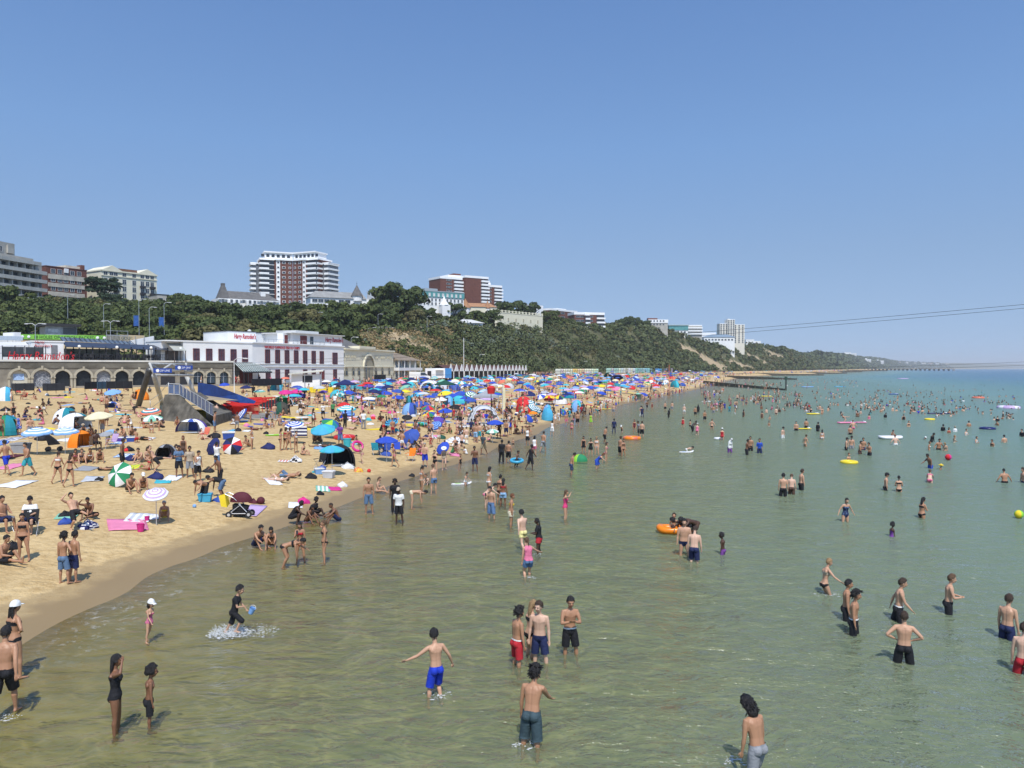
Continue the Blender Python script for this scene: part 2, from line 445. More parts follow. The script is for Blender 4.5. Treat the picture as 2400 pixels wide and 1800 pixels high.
# ================================================================== buildings
WHITE,CREAM,SLATE=(.80,.80,.78),(.72,.68,.52),(.13,.125,.12)
BRICK,CONC,GLASS=(.15,.058,.042),(.42,.40,.35),(.035,.05,.065)
m_white=cm(WHITE,.6,.05,.5,name='white_render');m_cream=cm(CREAM,.7,.06,.5,name='cream_render')
m_slate=cm(SLATE,.8,.25,.8,bump=.3,name='slate');m_brick=cm(BRICK,.85,.22,1.5,name='brick')
m_conc=cm(CONC,.85,.15,.4,name='concrete');m_glass=cm(GLASS,.12,.3,.35,spec=.6,name='window_glass')
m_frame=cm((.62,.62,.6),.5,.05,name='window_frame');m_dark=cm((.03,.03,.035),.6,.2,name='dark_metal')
m_maroon=cm((.16,.035,.035),.5,.15,name='maroon_paint');m_steel=cm((.36,.37,.37),.4,.12,metal=.3,name='steel')
m_stone=cm((.25,.225,.18),.9,.28,.55,bump=.5,name='weathered_stone');m_stone2=cm((.14,.13,.105),.9,.4,.4,bump=.5,name='dark_stone')
m_rail=cm((.5,.52,.53),.4,.1,metal=.5,name='galvanised')
class Bld:
 """a building standing on the line from picture point (x0) at depth Y0 to (x1) at depth Y1; heights in metres above its base"""
 def __init__(s,name,label,cat,x0,Y0,x1,Y1,ybase,yref=None,group=None,**k):
  a,b=at(x0,ybase,Y0),at(x1,ybase,Y1)
  s.L=math.hypot(b.x-a.x,b.y-a.y)
  s.z0=a.z
  s.a=a
  s.rz=math.atan2(b.y-a.y,b.x-a.x)
  s.root=thing(name,label,cat,(a.x,a.y,a.z),s.rz,group)
  s.Y0,s.Y1,s.yb=Y0,Y1,ybase
  s.x0,s.x1=x0,x1
 def h(s,py,Y=None,px=None):
  return at(px or(s.x0+s.x1)/2,py,Y or(s.Y0+s.Y1)/2).z-s.z0
 def u(s,px):
  c,si=math.cos(s.rz),math.sin(s.rz)
  k=(px-1200)/ray(px,s.yb)[1]
  return(k*s.a.y-s.a.x)/(c-k*si)
 def part(s,name,mb,mats,smooth=False,parent=None):
  return mb.obj(name,mats,parent or s.root,smooth)
WINM={}
def win_mesh(w,h,mats,bars=1,kind='window',depth=.12):
 key=(round(w,2),round(h,2),tuple(m.name for m in mats),bars,kind)
 if key not in WINM:
  mb=MB()
  t=max(.06,min(w,h)*.06)
  mb.box(-w/2,w/2,-.04,.0,0,h,0)
  mb.box(-w/2-t,-w/2,-depth,.0,-t,h+t,1);mb.box(w/2,w/2+t,-depth,.0,-t,h+t,1)
  mb.box(-w/2,w/2,-depth,.0,h,h+t,1);mb.box(-w/2,w/2,-depth-.05,.0,-t,0,1)
  for k in range(bars):
   x=-w/2+w*(k+1)/(bars+1)
   mb.box(x-t/3,x+t/3,-.08,-.04,0,h,1)
  if h>1.6:mb.box(-w/2,w/2,-.075,-.04,h*.68,h*.68+t*.6,1)
  WINM[key]=mb.mesh(kind,mats)
 return WINM[key]
def window(B,u,z,w,h,mats=None,y=0,bars=1,rz=0,name='window'):
 o=link(name,win_mesh(w,h,mats or(m_glass,m_frame),bars),B.root,(u,y,z),rz)
 return o
def grid_windows(B,us,zs,w,h,**k):
 for z in zs:
  for u in us:window(B,u,z,w,h,**k)
def flat_block(B,u0,u1,y0,y1,z0,z1,m,name='wall',cap=None,capt=.5):
 if z0<0 and B.a.z>12:z0=z0-9 if B.Y0<1200 else-1.5
 mb=MB();mb.box(u0,u1,y0,y1,z0,z1);B.part(name,mb,m)
 if cap:
  mb=MB();mb.box(u0-.15,u1+.15,y0-.15,y1+.15,z1+.003,z1+capt);B.part('roof',mb,cap)
def text_obj(name,txt,size,mat,loc,rot,parent,ext=.04,shear=0,align='LEFT',sx=1):
 c=bpy.data.curves.new(name,'FONT');c.body=txt;c.size=size;c.extrude=ext;c.shear=shear;c.align_x=align;c.resolution_u=2
 t=bpy.data.objects.new(name,c);col.objects.link(t)
 me=bpy.data.meshes.new_from_object(t);bpy.data.objects.remove(t)
 me.materials.clear();me.materials.append(mat)
 o=link(name,me,parent);o.location=loc;o.rotation_euler=rot;o.scale=(sx,1,1)
 return o
# ---- big stepped concrete hotel at the left
B=Bld('hotel','large stepped concrete hotel with long pale balcony bands above the trees','hotel',-60,232,108,260,715)
fl=B.h(610)-B.h(631)
top=B.h(598)
mb=MB();mb.box(0,B.L,1.5,22,-6,top-1.2);mb.box(0,B.u(92),2,20,top-1.2,top+.4);B.part('wall',mb,m_conc)
mb=MB();mb.box(0,B.u(55),3,18,top+.4,B.h(566));mb.box(B.u(36),B.u(50),2.4,3,top+1,B.h(572),0);B.part('penthouse',mb,m_conc)
for k in range(7):
 z=top-1.9-k*fl
 x1=B.L if k else B.u(95)
 mb=MB();mb.box(0,x1,-.6,1.5,z,z+1.15)
 for q in range(1,8):mb.box(x1*q/8-.05,x1*q/8+.05,-.65,-.6,z,z+1.15)
 B.part('balcony',mb,cm((.55,.52,.45),.8,.12,.3,name='pale_concrete'))
 mb=MB();mb.box(.2,x1-.5,1.35,1.5,z-fl+1.3,z-.25);B.part('window_band',mb,m_glass)
 for q in range(0,8):mb=MB();mb.box(x1*q/8+.1,x1*q/8+.4,0,1.3,z-fl+1.16,z-.003);B.part('partition',mb,m_conc)
for px in(6,13,22):window(B,B.u(px),top+1.2,1.1,1.6,y=2.9)
# ---- red brick block
B=Bld('office_block','red brick block with pale bands and a cream rooftop room beside the concrete hotel','building',109,286,204,300,712)
t=B.h(629)
flat_block(B,0,B.L,0,16,-6,t,m_brick,cap=m_brick,capt=.25)
for y0,y1 in((646,657),(666,675),(686,696)):
 mb=MB();mb.box(B.u(113),B.u(198),-.25,.0-.003,B.h(y1),B.h(y0));B.part('band',mb,cm((.5,.46,.38),.8,.2,.6))
grid_windows(B,[B.u(x)for x in(125,141,155,170,186)],[B.h(y)for y in(644,663,683,702)],1.5,1.6)
mb=MB();mb.box(B.u(163),B.u(200),2,10,t+.26,B.h(620));B.part('roof_room',mb,cm((.6,.56,.45),.8,.2,.5))
mb=MB();mb.box(B.u(196),B.u(203),1,4,t+.26,B.h(616));B.part('chimney',mb,m_brick)
mb=MB();mb.box(B.u(151),B.u(160),-.5,-.01,B.h(640),B.h(630));B.part('sign',mb,m_white)
# ---- cream hotel
B=Bld('cream_hotel','cream five storey seaside hotel with low gables and brown tiled roof above pines','hotel',239,303,368,322,735)
t=B.h(641)
flat_block(B,0,B.L,0,15,-4,t,m_cream)
mb=MB();mb.box(-.3,B.L+.3,-.4,15.3,t+.003,t+.5);mb.box(-.2,B.L+.2,-.3,-.01,B.h(652),B.h(650));B.part('cornice',mb,m_cream)
mb=MB();hh=B.h(632)-t
for a,b_ in((B.u(240),B.u(287)),(B.u(324),B.u(367))):
 mb.prism([(a,t+.51),(b_,t+.51),((a+b_)/2,t+hh+.9)],-.35,14)
B.part('gable',mb,m_cream)
mb=MB();mb.prism([(0,t+.505),(0,t+hh*.8)],0,0)if False else mb.box(B.u(284),B.u(327),1.5,13,t+.51,t+hh+.2);B.part('roof',mb,cm((.16,.08,.05),.85,.2,1))
for y,hgt in((650,1.3),(668,1.9),(684,1.9),(700,1.9),(714,1.9)):
 for x in(248,262,272,292,315,334,346,357):
  window(B,B.u(x),B.h(y),1.5,hgt,mats=(m_glass,m_frame))
for y in(673,689):
 for x in(334,357,272):
  mb=MB();mb.box(B.u(x)-1.1,B.u(x)+1.1,-.9,-.15,B.h(y),B.h(y)+.9);B.part('balcony',mb,m_dark)
# ---- small grey building + aerial
B=Bld('flat_roofed_building','low grey flat roofed building with white upper room right of the cream hotel','building',368,300,412,305,722)
flat_block(B,0,B.L*.6,0,9,-3,B.h(692),m_conc,cap=m_dark,capt=.3);flat_block(B,B.L*.6+.01,B.L,1,8,-3,B.h(700),m_white)
grid_windows(B,[1.5,4],[B.h(706)],1.3,1.2)
# ---- villa with slate mansard roof
B=Bld('slate_roof_villa','white Victorian villa with slate mansard roofs, turret and chimney below the tower block','house',512,296,654,310,722)
z1,z2=B.h(702),B.h(682)
mb=MB();mb.box(0,B.L,0,10,-4,z1);mb.box(B.u(532),B.u(560),-1.6,0,-4,z1-.6);mb.box(B.u(575),B.u(600),-1.6,0,-4,z1-.6);B.part('wall',mb,m_white)
mb=MB();u0,u1=B.u(530),B.L
mb.add([(u0,-.3,z1),(u1,-.3,z1),(u1,10,z1),(u0,10,z1),(u0+2,4.5,z2),(u1-4,4.5,z2),(u1-4,5.5,z2),(u0+2,5.5,z2)],[(0,1,5,4),(1,2,6,5),(2,3,7,6),(3,0,4,7),(4,5,6,7)])
B.part('roof',mb,m_slate)
mb=MB();ua,ub=B.u(512),B.u(538);zt=B.h(671)
mb.add([(ua,-.5,z1),(ub,-.5,z1),(ub,4,z1),(ua,4,z1),(ua+1.7,1.1,zt),(ub-1.4,1.1,zt),(ub-1.4,2.6,zt),(ua+1.7,2.6,zt)],[(0,1,5,4),(1,2,6,5),(2,3,7,6),(3,0,4,7),(4,5,6,7)])
mb.box(ua+1.6,ub-1.3,1.0,2.7,zt+.01,zt+.7);B.part('turret_roof',mb,m_slate)
mb=MB();mb.box(B.u(616),B.u(627),2.2,4,z1+.5,B.h(681));B.part('chimney',mb,m_white)
mb=MB();mb.box(-.3,B.L+.3,-.6,-.3,z1-.5,z1-.1);B.part('eaves',mb,m_white)
grid_windows(B,[B.u(x)for x in(520,540,552,568,583,594,610,625,640)],[B.h(712)],.9,1.2,y=-1.62)
# ---- the tall tower block, two wings meeting in a shallow V
m_fasc=cm((.85,.85,.84),.55,.03,.4,name='white_fascia');m_dglass=cm((.03,.035,.045),.15,.4,.5,spec=.6,name='dark_glass')
TOW=thing('tower_block','tall white and brown apartment tower with stacked balconies in two wings','tower block',tuple(at(687,745,452)))
zt=at(687,612,452).z-TOW.location.z;fh=2.83
class Wing:
 def __init__(s,sg):s.sg=sg;s.ang=sg*-R(25)
for sg in(-1,1):
 W=18.2
 M=Matrix.Rotation(-sg*R(24),4,'Z')@Matrix.Diagonal((sg,1,1,1))
 def bx(mb,x0,x1,y0,y1,z0,z1):
  mb.box(x0,x1,y0,y1,z0,z1,0,M)
 mb=MB();bx(mb,.1,W,0,12,-25,zt);mb.obj('wall',m_brick,TOW);mb=MB();bx(mb,W+.01,W+4.5,4,13,-25,zt-2.2);mb.obj('wall',cm((.16,.17,.19),.3,.4,.6),TOW)
 mb=MB();bx(mb,0,W+.6,-.9,12.6,zt+.003,zt+.9);bx(mb,W+.6,W+5.2,3.2,13.5,zt-2.2+.003,zt-1.5)
 bx(mb,0,W-2.5,.6,11,zt+.91,zt+4.2);bx(mb,-.05,W-1.9,-.3,11.6,zt+4.2,zt+5.0);mb.obj('roof',m_fasc,TOW)
 mb=MB()
 for q in range(6):bx(mb,1.5+q*2.9,3.2+q*2.9,.5,.6,zt+1.7,zt+3.4)
 mb.obj('window',m_dglass,TOW)
 mb=MB();bx(mb,7.2,9.4,-.12,-.003,0,zt);mb.obj('panel',m_fasc,TOW)
 nf=14
 for k in range(nf):
  z=zt-(k+1)*fh
  if z<0:break
  mb=MB();bx(mb,10.6,W+.5,-1.5,-.01,z+fh-.28,z+fh-.04);bx(mb,13.8 if sg<0 else 10.8,(W+.5)if sg<0 else 18,-1.75,-1.5,z,z+1.0)
  bx(mb,13.5,13.8,-1.6,-.01,z,z+1.0);bx(mb,W+.45,W+.7,-1.6,3.9,z,z+1.0);mb.obj('balcony',m_fasc,TOW)
  mb=MB();bx(mb,W+2.2,W+5.2,2.6,3.95,z-.15,z+1.0);bx(mb,W+4.52,W+5.2,3.96,13.1,z-.1,z+.95);mb.obj('balcony',m_fasc,TOW)
  mb=MB();bx(mb,10.8,W,-.14,-.005,z+.1,z+fh-.4);mb.obj('window',m_dglass,TOW)
  for x,w in((1.1,1.3),(4.2,1.9),(7.6,1.4)):
   mb=MB();bx(mb,x,x+w,-.26,-.13,z+.95,z+2.2);bx(mb,x+.18,x+w-.18,-.3,-.26,z+1.1,z+2.05)
   me=mb.mesh('window',[m_fasc,m_dglass]);me.polygons.foreach_set('material_index',[0]*6+[1]*6);me.update();link('window',me,TOW)
# ---- long grey roofed house with conical turret
def cone(B,px,Y,ybase,ytop,r,m=m_slate,n=14,drum=2.2):
 u=B.u(px);z0,z1=B.h(ybase),B.h(ytop)
 mb=MB();mb.tube([(u,1,z0),(u,1,z0+.3),(u,1,z1)],[r,r*.94,.06],n);B.part('turret_roof',mb,m)
 mb=MB();mb.tube([(u,1,z0-drum),(u,1,z0-.003)],r*.84,n);B.part('turret',mb,m_white)
 mb=MB();mb.tube([(u,1,z1),(u,1,z1+1.6)],[.07,.03],5);mb.ell((u,1,z1+.5),(.2,.2,.2),6,4);B.part('finial',mb,m_dark)
B=Bld('long_roofed_house','long white house with pale grey roof and pointed conical turret','house',728,326,868,338,722)
z1,z2=B.h(699),B.h(682)
flat_block(B,0,B.L,0,9,-4,z1,m_white)
mb=MB();mb.add([(-.5,-.5,z1),(B.L*.93,-.5,z1),(B.L*.93,9.5,z1),(-.5,9.5,z1),(3,4.5,z2),(B.L*.9,4.5,z2)],[(0,1,5,4),(1,2,5),(2,3,4,5),(3,0,4)]);B.part('roof',mb,cm((.26,.26,.25),.8,.15,.6))
cone(B,838,333,692,665,2.7)
grid_windows(B,[B.u(x)for x in(738,752,766,780,800,815)],[B.h(710)],2.2,1.3)
B=Bld('white_villa','white rendered villa with slate conical turret in front of the big conifer','house',870,332,945,339,722)
flat_block(B,B.u(874),B.u(915),0,8,-3,B.h(684),m_white,cap=m_white,capt=.4)
flat_block(B,B.u(916),B.L,.5,8,-3,B.h(700),m_white,cap=m_slate,capt=.6)
cone(B,921,335,701,674,2.1)
grid_windows(B,[B.u(x)for x in(882,896,908)],[B.h(695)],1.3,1.4)
# ---- teal and white hotel
m_teal=cm((.10,.30,.30),.6,.2,.4,name='teal_panels')
B=Bld('teal_hotel','white hotel with teal patterned upper band and small pointed white dome','hotel',990,350,1087,362,740)
flat_block(B,0,B.L,0,14,-2,B.h(698),m_white)
mb=MB();mb.box(-.2,B.L+.2,-.3,14,B.h(698)+.003,B.h(685));B.part('upper_band',mb,m_teal)
mb=MB();mb.box(-.3,B.L+.3,-.4,14.2,B.h(685)+.003,B.h(683));mb.box(B.u(1003),B.u(1033),3,12,B.h(683),B.h(676));B.part('roof',mb,cm((.3,.34,.36),.6,.1))
for k in range(9):
 window(B,1.2+k*(B.L-2)/8.5,B.h(696),.9,1.5,y=-.31,mats=(m_frame,m_frame),bars=0)
grid_windows(B,[1+k*(B.L-2)/10 for k in range(11)],[B.h(707),B.h(716)],.8,1.2)
mb=MB();u=B.u(1036);mb.tube([(u,-2,B.h(716)),(u,-2,B.h(708)),(u,-2,B.h(700)),(u,-2,B.h(694))],[2.4,1.2,.5,.08],10);B.part('dome',mb,m_white)
mb=MB();mb.box(B.u(1027),B.u(1046),-4,-.5,-3,B.h(716)-.003);B.part('bay',mb,m_white)
# ---- brick and white tower group
def brickwing(B,u0,u1,y0,y1,ztop,nf,fh,cap=1.3,bal=(.62,1.0),wins=(.2,),base=-14):
 mb=MB();mb.box(u0,u1,y0,y1,base,ztop-cap);B.part('wall',mb,m_brick)
 mb=MB();mb.box(u0-.25,u1+.25,y0-.25,y1+.25,ztop-cap+.003,ztop);B.part('roof',mb,m_fasc)
 w=u1-u0
 for k in range(nf):
  z=ztop-cap-(k+1)*fh
  mb=MB();mb.box(u0+w*bal[0],u0+w*bal[1]+.5,y0-1.1,y0-.003,z-.1,z+1.0);mb.box(u1,u1+.9,y0,y0+4,z-.1,z+1.0);B.part('balcony',mb,m_fasc)
  mb=MB();mb.box(u0+w*bal[0],u0+w*bal[1],y0-.1,y0-.004,z+1.0,z+fh-.3);B.part('window',mb,m_dglass)
  for q in wins:window(B,u0+w*q,z+.9,w*.13,fh*.42)
B=Bld('brick_apartment_block','brown brick and white apartment block in three staggered wings on the clifftop','apartment block',1032,455,1178,480,735)
f5=B.h(662)-B.h(670)
brickwing(B,0,B.u(1083),0,14,B.h(653),9,f5,bal=(.62,1),wins=(.35,.45))
brickwing(B,B.u(1085),B.u(1138),-3,16,B.h(648),10,f5,bal=(.68,1),wins=(.25,.5,.12))
mb=MB();mb.box(B.u(1058),B.u(1122),4,14,B.h(653),B.h(646));B.part('roof_storey',mb,m_fasc)
mb=MB();mb.box(B.u(1075),B.u(1092),6,12,B.h(646),B.h(641));B.part('lift_house',mb,m_brick)
brickwing(B,B.u(1142),B.L,1,15,B.h(664),7,f5,bal=(.5,1),wins=(.2,))
mb=MB();mb.box(B.u(1139),B.u(1162),6,16,B.h(672),B.h(656));B.part('roof_storey',mb,m_fasc)
# ---- pavilion with orange cone roofs
m_orange=cm((.36,.19,.10),.8,.15,1,name='clay_tiles')
B=Bld('clay_roofed_pavilion','cream pavilion with clay tiled pointed roofs half hidden in the clifftop trees','pavilion',1065,365,1165,372,742)
flat_block(B,0,B.L,0,7,-3,B.h(719),m_cream)
mb=MB()
mb.add([(0,-.4,B.h(719)),(B.L,-.4,B.h(719)),(B.L,7.4,B.h(719)),(0,7.4,B.h(719)),(2.5,3.5,B.h(709)),(B.L-2.5,3.5,B.h(709))],[(0,1,5,4),(1,2,5),(2,3,4,5),(3,0,4)]);B.part('roof',mb,m_orange)
for px,r in((1092,2.7),(1144,1.6)):cone(B,px,325,722,700 if r>2 else 703,r,m_orange,drum=3)
# ---- cream balustraded hall
B=Bld('balustraded_hall','long cream hall with parapet urns on the clifftop','building',1168,395,1272,425,766)
flat_block(B,0,B.L,0,9,-3,B.h(737),m_cream,cap=m_cream,capt=.35)
mb=MB()
for k in range(14):
 u=.3+k*(B.L-.6)/13;mb.box(u-.3,u+.3,-.1,.5,B.h(737)+.36,B.h(737)+1.5)
mb.box(0,B.L,0,.25,B.h(737)+1.0,B.h(737)+1.25);B.part('balustrade',mb,m_cream)
grid_windows(B,[B.L*k/6+1.8 for k in range(6)],[B.h(755)],1.1,1.6,mats=(cm((.4,.36,.26),.8),m_cream),bars=0)
# ---- clifftop flats
B=Bld('clifftop_flats','white and brown stepped flats peeping over the clifftop trees','apartment block',1257,520,1352,560,775)
brickwing(B,B.u(1290),B.L,0,13,B.h(724),6,2.8,bal=(.7,1),wins=(.2,.45))
mb=MB();mb.box(B.u(1257),B.u(1287),5,14,-3,B.h(718));mb.box(B.u(1318),B.u(1340),5,12,B.h(724)+.01,B.h(720));B.part('white_wing',mb,m_fasc)
B=Bld('brown_flats','low brown flats with white roof edge and corner balconies on the cliff','apartment block',1346,500,1416,505,772)
brickwing(B,0,B.L,0,13,B.h(732),5,2.7,bal=(.74,1),wins=(.12,.26,.55),cap=1.6)
brickwing(B,B.L*.33,B.L*.47,-1.3,-.3,B.h(735),4,2.7,bal=(.1,.9),wins=())
B=Bld('white_topped_block','white banded block with brown lift house behind the round clifftop wood','building',1520,640,1565,640,775)
flat_block(B,0,B.L,0,12,-5,B.h(757),m_conc);mb=MB();mb.box(-.3,B.L+.3,-.4,12.3,B.h(757)+.003,B.h(749));B.part('top_storey',mb,m_fasc)
mb=MB();mb.box(0,B.L*.5,3,9,B.h(749)+.003,B.h(745));B.part('lift_house',mb,m_brick)
grid_windows(B,[2+k*2.6 for k in range(5)],[B.h(754)],1.1,1.2,y=-.42)
grid_windows(B,[2+k*2.6 for k in range(5)],[B.h(762)],1.4,1.2)
B=Bld('teal_roofed_house','white clifftop house with teal green upper storey','building',1569,700,1612,700,788)
flat_block(B,0,B.L,0,12,-5,B.h(774),m_white);mb=MB();mb.box(-.3,B.L+.3,-.4,12.3,B.h(774)+.003,B.h(763));B.part('upper_storey',mb,m_teal)
mb=MB();mb.box(-1,B.L+1,-1,13,B.h(763)+.003,B.h(761));B.part('roof',mb,cm((.4,.5,.5),.5));grid_windows(B,[2+k*3 for k in range(5)],[B.h(780)],1.5,1.5)
B=Bld('white_terrace_flats','white clifftop flats with long balconies beside the teal house','apartment block',1612,740,1645,740,792)
flat_block(B,0,B.L,0,12,-5,B.h(764),m_conc,cap=m_fasc,capt=1)
for k in range(3):
 mb=MB();mb.box(0,B.L+.6,-1.2,-.01,B.h(770+k*7),B.h(767+k*7));B.part('balcony',mb,m_fasc)
B=Bld('blue_roofed_hall','low white building with pale blue roof at the foot of the cream tower','building',1650,800,1722,800,806)
flat_block(B,0,B.L,0,10,-5,B.h(790),m_white);mb=MB();mb.prism([(-1,B.h(790)),(B.L+1,B.h(790)),(B.L-8,B.h(784)),(8,B.h(784))],-.6,11);B.part('roof',mb,cm((.30,.40,.52),.5,.1,name='blue_roof'))
mb=MB();mb.box(-2,B.L*.5,14,24,0,B.h(778));B.part('rear_wing',mb,m_white)
grid_windows(B,[2+k*3.4 for k in range(9)],[B.h(798)],1.9,1.6)
B=Bld('cream_tower','tall cream clifftop tower with regular windows far along the coast','tower block',1688,830,1747,830,806)
m_tower=cm((.70,.66,.56),.7,.06,.3,name='tower_cream');fh6=(B.h(752)-B.h(800))/11
for i,(a,b_,y0,tp)in enumerate(((1688,1707,2,759),(1705,1722,0,750),(1721,1747,3,761))):
 flat_block(B,B.u(a)+.01,B.u(b_),y0,y0+12,-6,B.h(tp),m_tower,cap=m_fasc,capt=.6)
 n_=3
 for k in range(10):
  for q in range(n_):
   window(B,B.u(a)+(B.u(b_)-B.u(a))*(q+.5)/n_,B.h(tp)-(k+1)*fh6+.5,1.3,1.5,y=y0)
mb=MB();mb.box(B.u(1706),B.u(1712),2,8,B.h(750),B.h(747));B.part('lift_house',mb,m_tower)
def coastY(px,d):
 Ys=np.geomspace(300,12000,900);k=np.nonzero(ip(XP,Ys)-(px-1200)/1800*Ys-d>0)[0]
 return float(Ys[k[0]])if len(k)else 6000.
for nm,lb,a,b_,Y,t_,bt,mm in(('long_white_hotel','distant long white hotel standing on the far headland skyline',1978,2008,coastY(2008,70),826,838,m_white),('distant_white_flats','distant white flats stepping down towards the far beach',2044,2072,coastY(2072,30),843,857,m_white),('distant_white_house','distant white gabled house left of the far beach flats',2020,2042,coastY(2042,30),840,852,m_white),('white_bungalows','row of low white roofs on the cliff right of the cream tower',1748,1784,coastY(1784,45),797,804,m_white)):
 B=Bld(nm,lb,'building',a,Y,b_,Y,bt)
 flat_block(B,0,B.L*.55,0,14,-6,B.h(t_),mm,cap=m_fasc,capt=.8);flat_block(B,B.L*.55+.02,B.L,1,14,-6,B.h(t_+2),mm)
 nw=min(9,max(3,int(B.L/5)))
 for z in np.arange(1.2,min(B.h(t_+3)-1.5,30),4.2):grid_windows(B,[B.L*(k+.5)/nw for k in range(nw)],[float(z)],2.0,1.6)
mats6=[cm(c,.7,.1,.2)for c in((.62,.6,.55),(.5,.35,.28),(.7,.7,.68),(.55,.5,.42))]
rb=random.Random(5)
for k,px in enumerate((2085,2102,2120,2142,2160,2176,2193,2216)):
 Y=coastY(px+5,90);B=Bld('distant_house','pale house dotted along the faint far headland','house',px,Y,px+rb.uniform(5,10),Y,851+k*.4,group='houses on the far headland')
 flat_block(B,0,B.L,0,12,-10,rb.uniform(6,11),mats6[k%4]);z=B.h(849)
 mb=MB();mb.prism([(-.5,11.1),(B.L+.5,11.1),(B.L/2,14)],-.5,12.5);B.part('roof',mb,m_slate)
# ---- cafe at the road bend and clifftop bits
B=Bld('cliff_cafe','small white cafe with pale hipped roof beside the cliff road','cafe',1078,342,1132,346,771)
flat_block(B,0,B.L,0,6,-2,B.h(757),m_white)
mb=MB();mb.add([(-.8,-.8,B.h(757)),(B.L+.8,-.8,B.h(757)),(B.L+.8,6.8,B.h(757)),(-.8,6.8,B.h(757)),(2,3,B.h(748)),(B.L*.6,3,B.h(748))],[(0,1,5,4),(1,2,5),(2,3,4,5),(3,0,4)]);B.part('roof',mb,cm((.55,.55,.54),.7))
grid_windows(B,[1+k*1.25 for k in range(6)],[B.h(765)],.8,1.1)
# ================================================================== seafront: the arcade, terrace and restaurant
yb=lambda px:float(np.interp(px,[-40,0,542,600,806,922,975],[911,910,903,902,893,889,887]))
AR=Bld('stone_arcade','weathered grey stone sea front arcade with round arches and keystones','arcade',-40,111,545,134,911)
def arx(px):return AR.u(px)
H1=3.95;HB=AR.h(911)
arches=[(45,21,0),(99,21,1),(147,18,2),(196,18,2),(243,17,1),(286,16,2),(326,15,2),(465,12,3),(495,11,3),(525,10.5,3)]
# wall pierced by the arches: one front sheet built arch by arch
mb=MB();mr=MB();mk=MB()
edges=[]
for px,hw,kd in arches:
 u=arx(px);r=(arx(px+hw)-arx(px-hw))/2;edges.append((u,r,kd))
spr=1.55
def wall_quad(u0,u1,z0,z1):mb.box(u0,u1,0,.6,z0,z1)
prev=0.0
NS=12
for u,r,kd in edges:
 wall_quad(prev,u-r,-.5,H1)
 for k in range(NS):
  a0,a1=math.pi*(1-k/NS),math.pi*(1-(k+1)/NS)
  xa,xb=u+r*math.cos(a0),u+r*math.cos(a1);za,zb=spr+r*math.sin(a0),spr+r*math.sin(a1)
  mb.add([(xa,0,za),(xb,0,zb),(xb,0,H1),(xa,0,H1),(xa,.6,za),(xb,.6,zb)],[(0,1,2,3),(0,4,5,1)])
  ro=r+.34
  oxa,oxb=u+ro*math.cos(a0),u+ro*math.cos(a1);oza,ozb=spr+ro*math.sin(a0),spr+ro*math.sin(a1)
  mr.add([(xa,-.16,za),(xb,-.16,zb),(oxb,-.16,ozb),(oxa,-.16,oza),(oxa,-.004,oza),(oxb,-.004,ozb),(xa,-.004,za),(xb,-.004,zb)],[(0,1,2,3),(3,2,5,4),(0,6,7,1)])
 for sg in(-1,1):
  mr.box(min(u+sg*r,u+sg*(r+.3)),max(u+sg*r,u+sg*(r+.3)),-.14,-.004,-.5,spr)
  mk.box(u+sg*(r+.16)-.24,u+sg*(r+.16)+.24,-.24,-.16,spr-.12,spr+.1)
 mk.box(u-.14,u+.14,-.3,-.16,spr+r+.05,spr+r+.62)
 prev=u+r
wall_quad(prev,AR.L,-.5,H1)
AR.part('wall',mb,m_stone);AR.part('arch_moulding',mr,cm((.42,.38,.29),.9,.18,.8,bump=.2));AR.part('keystones',mk,cm((.42,.38,.29),.9,.18,.8,bump=.2))
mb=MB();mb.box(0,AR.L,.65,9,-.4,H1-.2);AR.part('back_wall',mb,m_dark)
mb=MB();mb.box(-.2,AR.L+.1,-.22,9,H1+.003,H1+.28);AR.part('parapet',mb,cm((.62,.61,.56),.8,.12,.5,name='painted_coping'))
mb=MB();mb.box(-.1,AR.L,-.12,-.003,H1-.95,H1-.05);AR.part('frieze',mb,m_stone2)
m_mural=None
def mural(seed,c1,c2,c3):
 m,n,l,b=nodes_of('mural_paint')
 g=n.new('ShaderNodeTexCoord').outputs['Object']
 x=noise(n,l,g,1.3,5,.7,1.5+seed)
 l.new(ramp(n,l,x,[(.38,c1),(.5,c2),(.6,c3),(.68,c1)]),b.inputs['Base Color']);return m
for i,(u,r,kd)in enumerate(edges):
 mb=MB();mb.box(u-r+.005,u+r-.005,.3,.36,-.3,spr+r)
 me=mb
 if kd==2:mb=MB();mb.box(u-r+.01,u+r-.01,.42,.48,-.3,2.5);mb.box(u-.04,u+.04,.38,.42,0,2.4);AR.part('door',mb,cm((.02,.025,.03),.4,.3,name='dark_door'))
 elif kd==1:
  P_=[(u-r,-.3),(u+r,-.3)]+[(u+r*math.cos(t),spr+r*math.sin(t))for t in np.linspace(0,math.pi,13)]
  mb=MB();mb.prism(P_,.32,.4);AR.part('painted_panel',mb,mural(i,(.45,.46,.47),(.08,.09,.12),(.5,.55,.6)))
 elif kd==0:
  P_=[(u-r,-.3),(u+r,-.3)]+[(u+r*math.cos(t),spr+r*math.sin(t))for t in np.linspace(0,math.pi,13)]
  mb=MB();mb.prism(P_,.32,.4);AR.part('painted_panel',mb,cm((.55,.53,.45),.8));mb=MB();mb.box(u-r*.6,u+r*.6,.26,.318,1.2,2.1);AR.part('notice',mb,cm((.35,.5,.75),.6,.3,3))
 else:
  P_=[(u-r,.45),(u+r,.45)]+[(u+r*math.cos(t),spr+r*math.sin(t))for t in np.linspace(0,math.pi,13)]
  mb=MB();mb.prism(P_,.3,.36);o=AR.part('arched_window',mb,m_glass)
  mb=MB();mb.box(u-.04,u+.04,.24,.298,.45,spr+r-.1);mb.box(u-r,u+r,.24,.298,spr-.05,spr+.05);AR.part('frame',mb,cm((.35,.38,.42),.5),parent=o)
